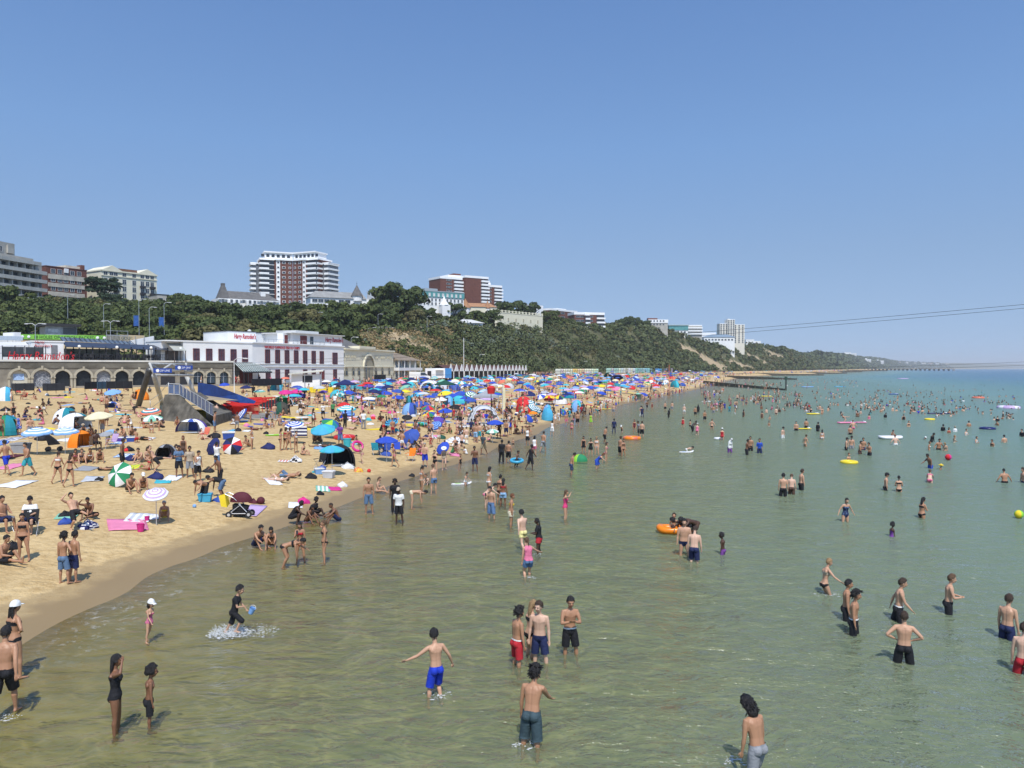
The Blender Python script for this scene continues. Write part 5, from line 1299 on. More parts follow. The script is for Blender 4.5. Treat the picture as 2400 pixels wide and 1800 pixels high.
POSEN=dict(stand='standing',hip='standing with a hand on one hip',hips='standing with both hands on hips',crossed='standing with folded arms',phone='standing holding up a phone',clasp='standing with hands together',walk='walking',stroll='strolling',wade='wading',run='running',head='standing with one hand on the head',shade='standing with a hand shading the face',armsup='standing with both hands behind the head',look='looking down',reach='reaching forward',punch='wading with one arm out',side='standing with arms held out a little',carry='standing holding something',bend='bending over',bendmore='bent right over',halfbend='stooping',sit='sitting with knees up',sitback='sitting leaning back',sitcross='sitting cross legged',sitflat='sitting with legs out',sithead='sitting with one arm raised',chair='sitting on a chair',squat='squatting',kneel='kneeling',lie='lying on the back',liebent='lying with one knee up',prone='lying face down',recline='reclining')
def rx(a):return Matrix.Rotation(-R(a),3,'X')
def vlimb(pts,rad,n=9,closed=True):
 """a closed lofted limb: verts, faces"""
 pts=[Vector(p)for p in pts];vs,fs=[],[]
 up=None
 for i,p in enumerate(pts):
  d=(pts[min(i+1,len(pts)-1)]-pts[max(i-1,0)]).normalized()
  if up is None:up=Vector((1,0,0))if abs(d.x)<.8 else Vector((0,0,1))
  a=(up-d*up.dot(d)).normalized();b=d.cross(a)
  r=rad[i]if isinstance(rad[i],tuple)else(rad[i],rad[i])
  for k in range(n):
   w=2*math.pi*k/n
   vs.append(p+a*(r[0]*math.cos(w))+b*(r[1]*math.sin(w)))
 for i in range(len(pts)-1):
  for k in range(n):
   q=(k+1)%n;fs.append((i*n+k,i*n+q,(i+1)*n+q,(i+1)*n+k))
 fs.append(tuple(range(n))[::-1]);fs.append(tuple((len(pts)-1)*n+k for k in range(n)))
 return vs,fs
class Human:
 def __init__(s,pose,sex='m',fat=1.0,child=0,twist=0,yaw=0,fine=False):
  s.sex,s.fat=sex,fat
  lean,bend,aR,aL,lR,lL,hp=POSES[pose]
  s.mb=MB();s.bones=[]
  mb=s.mb
  hs=1.05+.27*child
  ll=1.0-.10*child
  sh=(.185 if sex=='m' else .155)*(1-.12*child)
# spine levels: rest z, half width, half depth
  if sex=='m':lev=[(-.085,.10,.085),(-.03,.150,.105),(.03,.158,.108),(.10,.148,.10),(.18,.138,.094),(.27,.150,.104),(.37,.172,.116),(.45,.178,.108),(.505,.135,.085),(.545,.066,.062)]
  else:lev=[(-.085,.10,.085),(-.03,.160,.118),(.03,.165,.118),(.10,.138,.098),(.17,.116,.084),(.27,.128,.094),(.36,.142,.108),(.44,.146,.096),(.50,.112,.075),(.54,.055,.054)]
  P=Vector((0,0,0));prev=lev[0][0];s.sp=[]
  hipz=.0
  vs,fs=[],[];n=14
# integrate the spine outwards from the hips (rest z = 0)
  def ang(z):return lean*.0+(lean if z>=0 else lean*.6)+bend*max(0,min(1,(z-.04)/.36))
  pos={}
  zz=[l_[0]for l_ in lev]
  p=Vector((0,0,0));last=0.0
  for z in[z for z in zz if z>=0]:
   M=rx(ang((z+last)/2));p=p+M@Vector((0,0,z-last));pos[z]=p.copy();last=z
  p=Vector((0,0,0));last=0.0
  for z in[z for z in zz if z<0][::-1]:
   M=rx(ang(z));p=p+M@Vector((0,0,z-last));pos[z]=p.copy();last=z
  s.lev=[]
  for z,w,d in lev:
   M=rx(ang(z))@Matrix.Rotation(R(twist)*max(0,z/.5),3,'Z')
   f=(1+(fat-1)*(1.0 if z<.4 else .35));fd=(1+(fat-1)*(1.5 if .0<z<.35 else .4))
   s.lev.append((z,pos[z],M,w*f*(1-.1*child),d*fd))
  for z,p,M,w,d in s.lev:
   for k in range(n):
    a=2*math.pi*k/n
    cx,cy=math.cos(a),math.sin(a)
    sx=math.copysign(abs(cx)**.85,cx);sy=math.copysign(abs(cy)**.85,cy)
    yo=.012 if(sex=='m' and z<.35 and fat>1.15 and cy>0)else 0
    vs.append(p+M@Vector((sx*w,sy*d+yo*2,0)))
  for i in range(len(s.lev)-1):
   for k in range(n):
    q=(k+1)%n;fs.append((i*n+k,i*n+q,(i+1)*n+q,(i+1)*n+k))
  fs.append(tuple(range(n))[::-1]);fs.append(tuple((len(s.lev)-1)*n+k for k in range(n)))
  mb.add(vs,fs)
  for(z0,p0,M0,w0,d0),(z1,p1,M1,w1,d1)in zip(s.lev[:-1],s.lev[1:]):
   s.bones.append(('torso',p0,p1,z0,z1,min(w0,.13)))
  Mc=s.lev[6][2];pc=s.lev[6][1]
  Mp=rx(lean*.8)
  def ell(c,r,M,nu=9,nv=6):mb.ell((0,0,0),r,nu,nv,0,Matrix.Translation(c)@M.to_4x4())
  for sg in(-1,1):
   if sex=='f':ell(pc+Mc@Vector((sg*.062,.088,-.005)),(.056,.05,.055),Mc)
   else:ell(pc+Mc@Vector((sg*.075,.072,.03)),(.075,.038,.055),Mc)
   ell(Mp@Vector((sg*.072,-.07,-.035)),(.078*fat,.07*fat,.082),Mp)
   ell(pc+Mc@Vector((sg*.08,-.07,.045)),(.07,.035,.07),Mc)
# neck, head
  M9=s.lev[-1][2];nb=s.lev[-1][1]
  Mn=rx(lean*.7+bend*.7+10);Mh=rx((lean+bend)*.45+hp)@Matrix.Rotation(R(yaw),3,'Z')
  if POSES[pose][0]>50:Mh=rx(lean*.9)@Matrix.Rotation(R(yaw),3,'Z')
  nk=nb+Mn@Vector((0,0,.085))
  mb.add(*vlimb([nb-M9@Vector((0,0,.05)),nb+Mn@Vector((0,0,.03)),nk+Mn@Vector((0,.0,.04))],[.062,.053 if sex=='m' else .045,.052 if sex=='m' else .045]))
  hc=nk+Mh@Vector((0,.018,.095*hs));s.hc,s.Mh,s.hs=hc,Mh,hs
  H=lambda x,y,z:hc+Mh@(Vector((x,y,z))*hs)
  def hell(c,r):mb.ell((0,0,0),tuple(v*hs for v in r),12,9,0,Matrix.Translation(H(*c))@Mh.to_4x4())
  hell((0,-.008,.018),(.074,.092,.098));hell((0,.026,-.052),(.054,.058,.062));hell((0,.05,-.02),(.05,.045,.05))
  hell((0,.096,-.022),(.013,.022,.026));hell((0,.062,.022),(.055,.03,.02))
  for sg in(-1,1):hell((sg*.076,-.004,-.012),(.012,.02,.03));hell((sg*.036,.07,-.03),(.022,.018,.018))
  s.bones.append(('head',nk,hc+Mh@Vector((0,0,.05)),0,1,.08));s.bones.append(('neck',nb,nk,0,1,.05))
  s.hands=[]
  for sg,an in((1,aR),(-1,aL)):
   u,f=ARMS[an]
   u=Vector((u[0]*sg,u[1],u[2])).normalized();f=Vector((f[0]*sg,f[1],f[2])).normalized()
   if POSES[pose][0]<30:u=rx(lean*.5)@u;f=rx(lean*.3)@f
   M8=s.lev[8][2]
   S=s.lev[8][1]+M8@Vector((sg*sh,0,-.035))
   k=1+(fat-1)*.5;k*=(1.0 if sex=='m' else .86)*(1-.12*child)
   E=S+u*.285*(1-.05*child);W=E+f*.245*(1-.05*child)
   mb.add(*vlimb([s.lev[8][1]+M8@Vector((sg*sh*.45,0,-.01)),S+Vector((0,0,.004)),S+u*.07,S+u*.16,E,E+f*.01],[.05*k,.056*k,.055*k,.049*k,.039*k,.038*k]))
   mb.add(*vlimb([E-f*.012,E+f*.05,E+f*.10,E+f*.18,W,W+f*.02],[.037*k,.042*k,.040*k,.031*k,.025*k,(.030*k,.018*k)]))
   s.bones.append(('uarm',S,E,0,1,.045));s.bones.append(('farm',E,W,0,1,.033))
# palm: flattened, then fingers
   hn=u.cross(f);hn=hn.normalized()if hn.length>.15 else Vector((1,0,0))*sg
   side=f.cross(hn).normalized()
   hk=.94 if sex=='m' else .86;hk*=1-.1*child
   pc_=W+f*.045*hk
   F4=Matrix(((hn.x,side.x,f.x),(hn.y,side.y,f.y),(hn.z,side.z,f.z)))
   mb.ell((0,0,0),(.040*hk,.016*hk,.052*hk),9,6,0,Matrix.Translation(pc_)@F4.to_4x4())
   s.bones.append(('hand',W,W+f*.11,0,1,.03))
   s.hands.append((W,f,hn,side,hk,sg,W+f*.08))
# fingers are kept for after the skin is closed, rooted inside the palm
  s.feet=[]
  for sg,ln in((1,lR),(-1,lL)):
   t,c=LEGS[ln]
   t=Vector((t[0]*sg,t[1],t[2])).normalized();c=Vector((c[0]*sg,c[1],c[2])).normalized()
   hp_=Mp@Vector((sg*.083*(1+(fat-1)*.6),0,-.02))
   k=1+(fat-1)*.8;kc=1+(fat-1)*.4;k*=(1.05 if sex=='f' else 1.0)*(1-.16*child);kc*=1-.12*child
   K=hp_+t*.42*ll;A=K+c*.41*ll
   bk=(c-t*c.dot(t));
   calf=Vector((0,-1,0))-c*Vector((0,-1,0)).dot(c);calf=calf.normalized()*.012 if calf.length>.1 else Vector((0,0,0))
   mb.add(*vlimb([hp_-t*.02,hp_+t*.06,hp_+t*.15,hp_+t*.28*ll,K-t*.04,K+t*.012],[.083*k,.088*k,.082*k,.066*k,.054*kc,.05*kc],11))
   mb.add(*vlimb([K-c*.03,K+c*.03,K+c*.12+calf,K+c*.22*ll+calf*.6,A-c*.04,A+c*.01],[.048*kc,.05*kc,.057*kc,.046*kc,.035,.034],10))
   fd=Vector((.12*sg,1,0));
   if ln in('lie','flat','kneel','liebent'):
    fd=(Vector((0,.0,1))if ln=='flat' else Vector((.1*sg,.9,-.35))if ln in('lie','liebent')else Vector((0,-1,-.15)))
   if ln=='rear':fd=Vector((0,.75,-.65))
   fd=fd.normalized()
   nu_=Vector((1,0,0));mb.add(*vlimb([A-fd*.055+c*.025,A+fd*.0+c*.04,A+fd*.07+c*.045,A+fd*.15+c*.06,A+fd*.195+c*.062],[(.030,.026),(.034,.036),(.037,.028),(.044,.019),(.030,.012)],8))
   s.bones.append(('thigh',hp_,K,0,1,.075));s.bones.append(('shin',K,A,0,1,.045));s.bones.append(('foot',A,A+fd*.18,0,1,.04))
   s.feet.append(A)
 def fingers(s,mb):
  for W,f,hn,side,k,sg,tip in s.hands:
   base=W+f*.075*k
   for i,(o,L)in enumerate(((-.026,.070),(-.009,.080),(.009,.074),(.026,.058))):
    b0=base+hn*o*k;curl=(-side if True else side)*.25
    p1=b0+(f+curl*.3).normalized()*L*.45*k;p2=p1+(f+curl*1.0).normalized()*L*.32*k;p3=p2+(f+curl*2.2).normalized()*L*.26*k
    mb.add(*vlimb([b0-f*.015,p1,p2,p3],[.0088*k,.0082*k,.0075*k,.0055*k],5))
   b0=W+f*.03*k+hn*.028*k*1
   p1=b0+(hn*.7+f*.7).normalized()*.032*k;p2=p1+(hn*.25+f).normalized()*.028*k;p3=p2+f*.018*k
   mb.add(*vlimb([b0-hn*.012,p1,p2,p3],[.012*k,.0105*k,.0092*k,.006*k],5))
 def face(s,mb):
  H=lambda x,y,z:s.hc+s.Mh@(Vector((x,y,z))*s.hs)
  for sg in(-1,1):
   mb.ell((0,0,0),(.013*s.hs,.006,.006*s.hs),8,5,1,Matrix.Translation(H(sg*.031,.083,.0))@s.Mh.to_4x4())
   mb.ell((0,0,0),(.019*s.hs,.007,.004*s.hs),8,4,1,Matrix.Translation(H(sg*.031,.087,.019))@s.Mh.to_4x4())
  mb.ell((0,0,0),(.022*s.hs,.008,.008*s.hs),8,5,2,Matrix.Translation(H(0,.086,-.062))@s.Mh.to_4x4())
# which skin faces a garment covers: f(bone, t, local x, local y) ; offset ; flare
GARM={'brief':(lambda b,t:(b=='torso' and t<.035)or(b=='thigh' and t<.16),.007,0),'bikini_bottom':(lambda b,t:(b=='torso' and t<.015)or(b=='thigh' and t<.07),.006,0),'trunks':(lambda b,t:(b=='torso' and t<.06)or(b=='thigh' and t<.52),.014,.022),'shorts':(lambda b,t:(b=='torso' and t<.065)or(b=='thigh' and t<.93),.016,.034),'long_shorts':(lambda b,t:(b=='torso' and t<.07)or(b=='thigh')or(b=='shin' and t<.12),.018,.034),'waistband':(lambda b,t:b=='torso' and .05<t<.095,.019,0),'bikini_top':(lambda b,t:b=='torso' and .315<t<.415,.008,0),'bandeau':(lambda b,t:b=='torso' and .31<t<.42,.008,0),'swimsuit':(lambda b,t:(b=='torso' and t<.435)or(b=='thigh' and t<.07),.007,0),'tee':(lambda b,t:(b=='torso' and .0<t<.53)or(b=='uarm' and t<.62),.018,.01),'vest':(lambda b,t:b=='torso' and .0<t<.51,.014,.01),'rash_top':(lambda b,t:(b=='torso' and .0<t<.535)or b=='uarm',.009,0),'long_top':(lambda b,t:(b=='torso' and t<.535)or(b=='thigh' and t<.25)or b=='uarm' or b=='farm',.02,.02),'dress':(lambda b,t:(b=='torso' and t<.50)or(b=='thigh' and t<.8),.018,.05),'skirt':(lambda b,t:(b=='torso' and t<.07)or(b=='thigh' and t<.42),.02,.05),'wetsuit':(lambda b,t:b in('torso','uarm','farm','thigh','shin')and not(b=='torso' and t>.53),.008,0),'trousers':(lambda b,t:(b=='torso' and t<.06)or b=='thigh' or(b=='shin' and t<.9),.02,.01),'body_dress':(lambda b,t:(b=='torso' and t<.535)or b in('uarm','farm','thigh')or(b=='shin' and t<.8),.02,.03)}
GNAME=dict(waistband='waistband',brief='swim_briefs',bikini_bottom='bikini_bottom',trunks='swim_trunks',shorts='shorts',long_shorts='shorts',bikini_top='bikini_top',bandeau='bikini_top',swimsuit='swimsuit',tee='t_shirt',vest='vest',rash_top='rash_vest',long_top='shirt',dress='dress',skirt='skirt',wetsuit='wetsuit',trousers='trousers',body_dress='robe')
GWORD=dict(waistband='waistband',brief='swim briefs',bikini_bottom='bikini',trunks='trunks',shorts='shorts',long_shorts='long shorts',bikini_top='bikini top',bandeau='bandeau top',swimsuit='swimsuit',tee='t-shirt',vest='vest',rash_top='rash vest',long_top='shirt',dress='dress',skirt='skirt',wetsuit='wetsuit',trousers='trousers',body_dress='long robe')
def hair_mesh(style,hs,seed=0):
 """verts and faces in head space"""
 rg=random.Random(seed)
 mb=MB();nu,nv=18,12
 k={'curly':1.30,'afro':1.36,'mop':1.42,'cap':1.08,'hood':1.16,'shag':1.45,'short':1.17,'bob':1.2,'long':1.14,'buzz':1.06}.get(style,1.10)
 amp={'curly':.014,'afro':.012,'mop':.016,'shag':.014,'short':.006}.get(style,.004)
 R3=(.078*k,.097*k,.103*k)
 vs=[]
 for j in range(nv+1):
  t=math.pi*j/nv
  for i in range(nu):
   w=2*math.pi*i/nu
   q=1+rg.uniform(-1,1)*amp/.08
   vs.append(Vector((R3[0]*math.sin(t)*math.cos(w)*q,-.010+R3[1]*math.sin(t)*math.sin(w)*q*(1-max(0,math.sin(w))*(1-1.10/k)*.95 if k>1.1 else 1),.020+R3[2]*math.cos(t)*q)))
 fs=[]
 for j in range(nv):
  for i in range(nu):
   q=(i+1)%nu;f=(j*nu+i,(j+1)*nu+i,(j+1)*nu+q,j*nu+q)
   c=(vs[f[0]]+vs[f[2]])/2;ny,nz=(c.y+.01)/R3[1],(c.z-.02)/R3[2]
   if style=='hood':ok=not(ny>.72 and nz<.45)
   elif style=='cap':ok=nz>.12
   elif style in('long','bob','mop','shag'):ok=nz*.8-ny*.75>-.35 and not(ny>.45 and nz<.35)
   elif style=='afro':ok=not(ny>.2 and nz<.4)and nz>-.45
   elif style=='buzz':ok=nz*.85-ny*.5>.05
   else:ok=nz*.85-ny*.72>-.12 and nz>-.62
   if ok:fs.append(f)
 mb.add(vs,fs)
 if style=='long':
  mb.add(*vlimb([(0,-.045,.06),(0,-.072,-.02),(0,-.085,-.12),(0,-.088,-.22),(0,-.082,-.31),(0,-.078,-.34)],[(.055,.03),(.078,.045),(.080,.04),(.070,.034),(.045,.024),(.014,.01)],10))
 if style in('bob','shag'):q=1.35 if style=='shag' else 1.05;mb.add(*vlimb([(0,-.04,.05),(0,-.055,-.03),(0,-.055,-.11*q),(0,-.05,-.16*q)],[(.06*q,.04*q),(.088*q,.062*q),(.086*q,.058*q),(.05*q,.035*q)],12))
 if style in('mop','shag','curly'):
  for q in range(90 if style!='curly' else 50):
   a=rg.uniform(0,6.28);z=rg.uniform(-.10,.10);rr=(.088 if z>.06 else .112)*(.9 if style=='curly' else 1);z=z*1.1+(-.05 if style=='shag' else .01)
   if math.sin(a)>.3 and z<.07:continue
   p=Vector((rr*math.cos(a),-.012+rr*1.15*math.sin(a),z+.015));d=Vector((math.cos(a)*.6,math.sin(a)*.6,-.5 if z<.05 else .2)).normalized()
   mb.add(*vlimb([p-d*.02,p+d*.02,p+d*.045],[.014,.011,.004],4))
 if style=='bun':mb.ell((0,-.075,.09),(.038,.036,.034),9,6)
 if style=='topbun':mb.ell((0,-.03,.135),(.036,.036,.032),9,6)
 if style=='tail':mb.add(*vlimb([(0,-.095,.05),(0,-.125,.02),(0,-.13,-.08),(0,-.115,-.19)],[.018,.026,.024,.007],7))
 if style=='braids':
  for x in(-.05,-.02,.02,.05):mb.add(*vlimb([(x,-.07,.05),(x*1.2,-.10,-.05),(x*1.4,-.10,-.22),(x*1.5,-.085,-.38)],[.016,.018,.016,.007],5))
 if style=='cap':
  mb.add([(-.06,.075,.035),(.06,.075,.035),(.045,.15,.022),(-.045,.15,.022),(-.06,.075,.045),(.06,.075,.045),(.045,.15,.030),(-.045,.15,.030)],[(0,3,2,1),(4,5,6,7),(0,1,5,4),(1,2,6,5),(2,3,7,6),(3,0,4,7)])
 mb.v=[tuple(c*hs for c in v)for v in mb.v]
 return mb
HATS={}
def hat_mesh(kind,hs):
 mb=MB()
 if kind=='sunhat':
  mb.ell((0,-.01,.03),(.088,.105,.10),14,8,half=True)
  mb.tube([(0,-.01,.034),(0,-.01,.050)],[.175,.165],18)
 elif kind=='cap':mb=hair_mesh('cap',1,3)
 elif kind=='bucket':
  mb.ell((0,-.01,.03),(.086,.10,.095),14,8,half=True);mb.tube([(0,-.01,.018),(0,-.01,.045)],[.13,.10],16)
 elif kind=='hijab':
  mb=hair_mesh('hood',1,3);mb.add(*vlimb([(0,-.01,-.03),(0,-.01,-.10),(0,-.01,-.20),(0,0,-.26)],[(.085,.085),(.10,.095),(.15,.12),(.17,.13)],12))
 elif kind=='wrap':mb.ell((0,-.015,.035),(.092,.11,.10),14,9);mb.ell((0,-.08,.09),(.05,.05,.045),9,6)
 mb.v=[tuple(c*hs*(1.04 if kind in('hijab','wrap')else 1.15)for c in v)for v in mb.v]
 return mb
PEOPLE,JOBS=[],{}
def flush_bodies():
 """close the skins of all queued figures in one evaluation"""
 tmp=[]
 for key,(H,vox)in JOBS.items():
  me=bpy.data.meshes.new('tmp');me.from_pydata([tuple(v)for v in H.mb.v],[],H.mb.f);me.update()
  o=bpy.data.objects.new('tmp',me);col.objects.link(o)
  m=o.modifiers.new('r','REMESH');m.mode='VOXEL';m.voxel_size=vox
  m=o.modifiers.new('s','SMOOTH');m.factor=.5;m.iterations=2 if vox>.02 else 4
  tmp.append((key,H,o))
 bpy.context.view_layer.update()
 dg=bpy.context.evaluated_depsgraph_get()
 out={}
 for key,H,o in tmp:
  ev=o.evaluated_get(dg);me=ev.to_mesh()
  V=np.empty(len(me.vertices)*3,np.float32);me.vertices.foreach_get('co',V);V=V.reshape(-1,3)
  N=np.empty(len(me.vertices)*3,np.float32);me.vertices.foreach_get('normal',N);N=N.reshape(-1,3)
  Fs=np.empty(len(me.loops),np.int32);me.loops.foreach_get('vertex_index',Fs)
  lt=np.empty(len(me.polygons),np.int32);me.polygons.foreach_get('loop_total',lt)
  assert(lt==4).all()
  out[key]=(H,V.copy(),N.copy(),Fs.reshape(-1,4).copy());ev.to_mesh_clear()
 for key,H,o in tmp:
  m=o.data;bpy.data.objects.remove(o);bpy.data.meshes.remove(m)
 return out
def classify(H,V):
 best=np.full(len(V),1e9);bi=np.zeros(len(V),int);bt=np.zeros(len(V))
 for i,(nm,a,b,t0,t1,r)in enumerate(H.bones):
  a,b=np.array(a),np.array(b);ab=b-a;L=(ab**2).sum()+1e-9
  t=np.clip(((V-a)@ab)/L,0,1);d=np.linalg.norm(V-a-t[:,None]*ab,axis=1)-r
  k=d<best;best[k]=d[k];bi[k]=i;bt[k]=t0+t[k]*(t1-t0)
 return np.array([H.bones[i][0]for i in bi]),bt
SHADE=dict(p='pale',l='fair',t='tanned',b='brown skinned',d='dark skinned',k='dark skinned')
def skin_mesh(H,V,Fs,skin,near):
 mb=MB();mats=[skinm[skin]]
 if near:
  H.fingers(mb);H.face(mb)
  vs,fs,mi=list(map(tuple,V)),[tuple(f)for f in Fs],[0]*len(Fs)
  o=len(vs);me=bpy.data.meshes.new('person')
  me.from_pydata(vs+[tuple(v)for v in mb.v],[],fs+[tuple(i+o for i in f)for f in mb.f])
  for m in(skinm[skin],m_eye,m_lip):me.materials.append(m)
  me.polygons.foreach_set('material_index',mi+mb.m);me.polygons.foreach_set('use_smooth',[True]*len(me.polygons));me.update()
  return me
 return np_mesh('person',V,Fs,mats,smooth=True)
def garment_mesh(H,V,N,Fs,bn,bt,kind,mat):
 f,off,fl=GARM[kind]
 inn=np.array([f(b,t)for b,t in zip(bn,bt)])
 k=inn[Fs].all(1)
 if not k.any():return None
 F2=Fs[k];used=np.unique(F2);idx=np.full(len(V),-1);idx[used]=np.arange(len(used))
 fl_=np.where(bn=='thigh',bt,np.where(bn=='shin',1,0))*fl
 if kind in('tee','vest','long_top'):fl_=np.where(bn=='torso',(.5-bt).clip(0,1)*.03,0)
 V2=V[used]+N[used]*(off+fl_[used])[:,None]
 return np_mesh(GNAME[kind],V2,idx[F2],[mat],smooth=True)
def matof(c):
 if isinstance(c,tuple):return patterned(*c)
 return clom[c]
POOL={}
def queue_person(spec):
 PEOPLE.append(spec)
def build_people():
 for s in PEOPLE:
  s['key']=(s['pose'],s['sex'],s.get('fat',1.0),s.get('child',0),s['vox'],s.get('yaw',0),s.get('twist',0),s.get('mirror',0))
  if s['key']not in JOBS:JOBS[s['key']]=(Human(s['pose'],s['sex'],s.get('fat',1.0),s.get('child',0),s.get('twist',0),s.get('yaw',0)),s['vox'])
 out=flush_bodies();cache={};cls={}
 for s in PEOPLE:
  H,V,N,Fs=out[s['key']]
  if s['key']not in cls:
   cls[s['key']]=classify(H,V);bn,bt=cls[s['key']]
   if s['vox']<.02:
    z_,p_c,M_c=H.lev[6][:3];L_=(V-np.array(p_c))@np.array(M_c);x_,y_=np.abs(L_[:,0]),L_[:,1];tt=(bn=='torso').astype(float)
    dsp=tt*((y_<0)*(-.008*np.exp(-(x_/.015)**2)*(bt<.48)+.007*np.exp(-((x_-.085)/.028)**2-((bt-.40)/.06)**2))+(y_>0)*(-.005*np.exp(-(x_/.014)**2)*(bt<.46)+.005*np.exp(-((x_-.06)/.04)**2-((bt-.39)/.035)**2)*(H.sex=='m')))
    V=(V+N*dsp[:,None]).astype(np.float32);out[s['key']]=(H,V,N,Fs)
  H,V,N,Fs=out[s['key']];bn,bt=cls[s['key']]
  near=s['vox']<.014
  kb=(s['key'],s['skin'])
  if kb not in cache:cache[kb]=skin_mesh(H,V,Fs,s['skin'],near)
  o=link('person',cache[kb])
  zmin=float(V[:,2].min());sc=s['h']/1.75
  if s.get('tilt')=='back':Mr=Matrix.Rotation(R(90),4,'X')
  elif s.get('tilt')=='front':Mr=Matrix.Rotation(R(-90),4,'X')
  else:Mr=Matrix.Identity(4)
  Vr=V@np.array(Mr.to_3x3()).T
  zmin=float(Vr[:,2].min())
  hmid=Vector((0,float((Vr[:,1].min()+Vr[:,1].max())/2),0))if s.get('tilt')else Vector(((H.feet[0].x+H.feet[1].x)/2*.6,(H.feet[0].y+H.feet[1].y)/2*.6,0))
  if s['pose']in('sit','sitback','sitcross','sitflat','sithead','chair','recline'):hmid=Vector((0,.12,0))
  p=Vector(s['loc'])
  Mw=Matrix.Translation(p)@Matrix.Rotation(-R(s['rz']),4,'Z')@Matrix.Diagonal((sc*(-1 if s.get('mirror')else 1),sc,sc,1))@Matrix.Translation(Vector((-hmid.x,-hmid.y,-zmin-.008)))@Mr
  o.matrix_world=Mw
  tag(o,s['label'],'person',s.get('group'))
  hk=('hair',s['hair'],H.hs)
  if s['hair'][0]not in('none',):
   if hk not in cache:cache[hk]=hair_mesh(s['hair'][0],H.hs,hash(s['hair'][0])%97 if False else len(s['hair'][0])).mesh('hair',[hairm[s['hair'][1]]],True)
   hh=link('hair',cache[hk],o);hh.matrix_local=Matrix.Translation(H.hc)@H.Mh.to_4x4()
  if s.get('hat'):
   hk=('hat',s['hat'],H.hs)
   if hk not in cache:cache[hk]=hat_mesh(s['hat'][0],H.hs).mesh({'cap':'cap','sunhat':'sun_hat','bucket':'hat','hijab':'headscarf','wrap':'head_wrap'}[s['hat'][0]],[clom[s['hat'][1]]],True)
   hh=link(cache[hk].name,cache[hk],o);hh.matrix_local=Matrix.Translation(H.hc)@H.Mh.to_4x4()
  for g,c in s['wear']:
   kg=(s['key'],g,c)
   if kg not in cache:cache[kg]=garment_mesh(H,V,N,Fs,bn,bt,g,matof(c))
   if cache[kg]:link(GNAME[g],cache[kg],o)
  s['obj'],s['H']=o,H
  s['hand']=[o.matrix_world@h[6]for h in H.hands]
# ================================================================== gantry, ramp, posts and sea structures
def Ov(px,py,Y):return at(px,py,Y)
# zip line landing: tubular gantry
GY=84.0
gp=thing('landing_gantry','tall grey tubular steel gantry on splayed legs at the zip line landing','gantry',ground(350,951))
def rel(o,p):return Vector(p)-o.location
def tubes(o,name,segs,m,r,n=8):
 mb=MB()
 for s_ in segs:mb.tube([rel(o,p)for p in s_],r,n)
 return mb.obj(name,m,o,True)
m_dsteel=cm((.07,.07,.07),.55,.3,2,name='dark_steel');m_lsteel=cm((.42,.42,.40),.5,.2,2,name='painted_steel')
tubes(gp,'leg',[[at(350,866,84),ground(322,953)-Vector((0,0,.3))]],m_dsteel,.34)
tubes(gp,'leg',[[at(361,880,84),ground(381,944)-Vector((0,0,.3))]],m_lsteel,.27)
tubes(gp,'leg',[[at(436,878,95),at(455,922,95)]],m_lsteel,.27)
tubes(gp,'truss',[[at(350,852,84),at(450,855,95)],[at(350,866,84),at(450,871,95)],[at(358,879,84),at(452,880,92)],[at(350,850,84),at(362,880,84)],[at(378,868,87),at(402,853,88)],[at(402,853,88),at(430,868,92)],[at(436,850,93),at(436,880,93)],[at(350,852,84),at(378,868,87)]],m_lsteel,.13)
for i,(px,py,Y,lb)in enumerate(((381,868.5,83,'left blue and white sign board hanging on the landing gantry'),(431,861.5,88,'right blue and white sign board hanging on the landing gantry'))):
 o=thing('blue_sign',lb,'sign',at(px,py,Y),.15,'blue signs on the gantry')
 mb=MB();mb.box(-.95,.95,0,.06,-.24,.24);mb.obj('board',cm((.02,.06,.30),.5,.05),o)
 mb=MB();mb.tube([(-.5,-.02,0),(-.5,0,0)],.18,14);mb.obj('emblem',m_white,o)
 text_obj('lettering','RNLI ZIP LINE' if False else 'ZIP LINE',.30,m_white,(-.25,-.01,-.11),(math.pi/2,0,0),o,.004,sx=.9)
# landing platform with stairs, railings, blue run and red barriers
pl=thing('landing_ramp','timber landing platform with grey glazed railing stairs and blue matting run','ramp',ground(400,955))
A0,A1,A2,A3=at(386,925,76),at(421,925,76),at(500,975,71.5),at(372,958,76)
gz=float(terrain(A1.x,76))-.2
def quad(mb,a,b,c_,d,mi=0):mb.add([rel(pl,p)for p in(a,b,c_,d)],[(0,1,2,3)],mi)
dn=lambda p,z:Vector((p.x,p.y,z));bk=Vector((-.8,7,0))
mb=MB()
quad(mb,dn(A3,gz),dn(A2,gz),A1,A0);quad(mb,A0,A1,A1+bk,A0+bk);quad(mb,A1,A2,A2+bk,A1+bk);quad(mb,dn(A2,gz),dn(A2,gz)+bk,A2+bk,A2);quad(mb,dn(A3,gz),A0,A0+bk,dn(A3,gz)+bk)
mb.obj('deck',cm((.12,.11,.09),.9,.5,1.4,bump=.3,name='dark_timber'),pl)
up=Vector((0,0,1.05));glassy=cm((.10,.14,.24),.25,.25,1.5,spec=.5,name='blue_glass_panel')
path=[at(395,924,76),A1,A2]
mb=MB();mg=MB();mr_=MB()
def lerp(a,b,t):return a+(b-a)*t
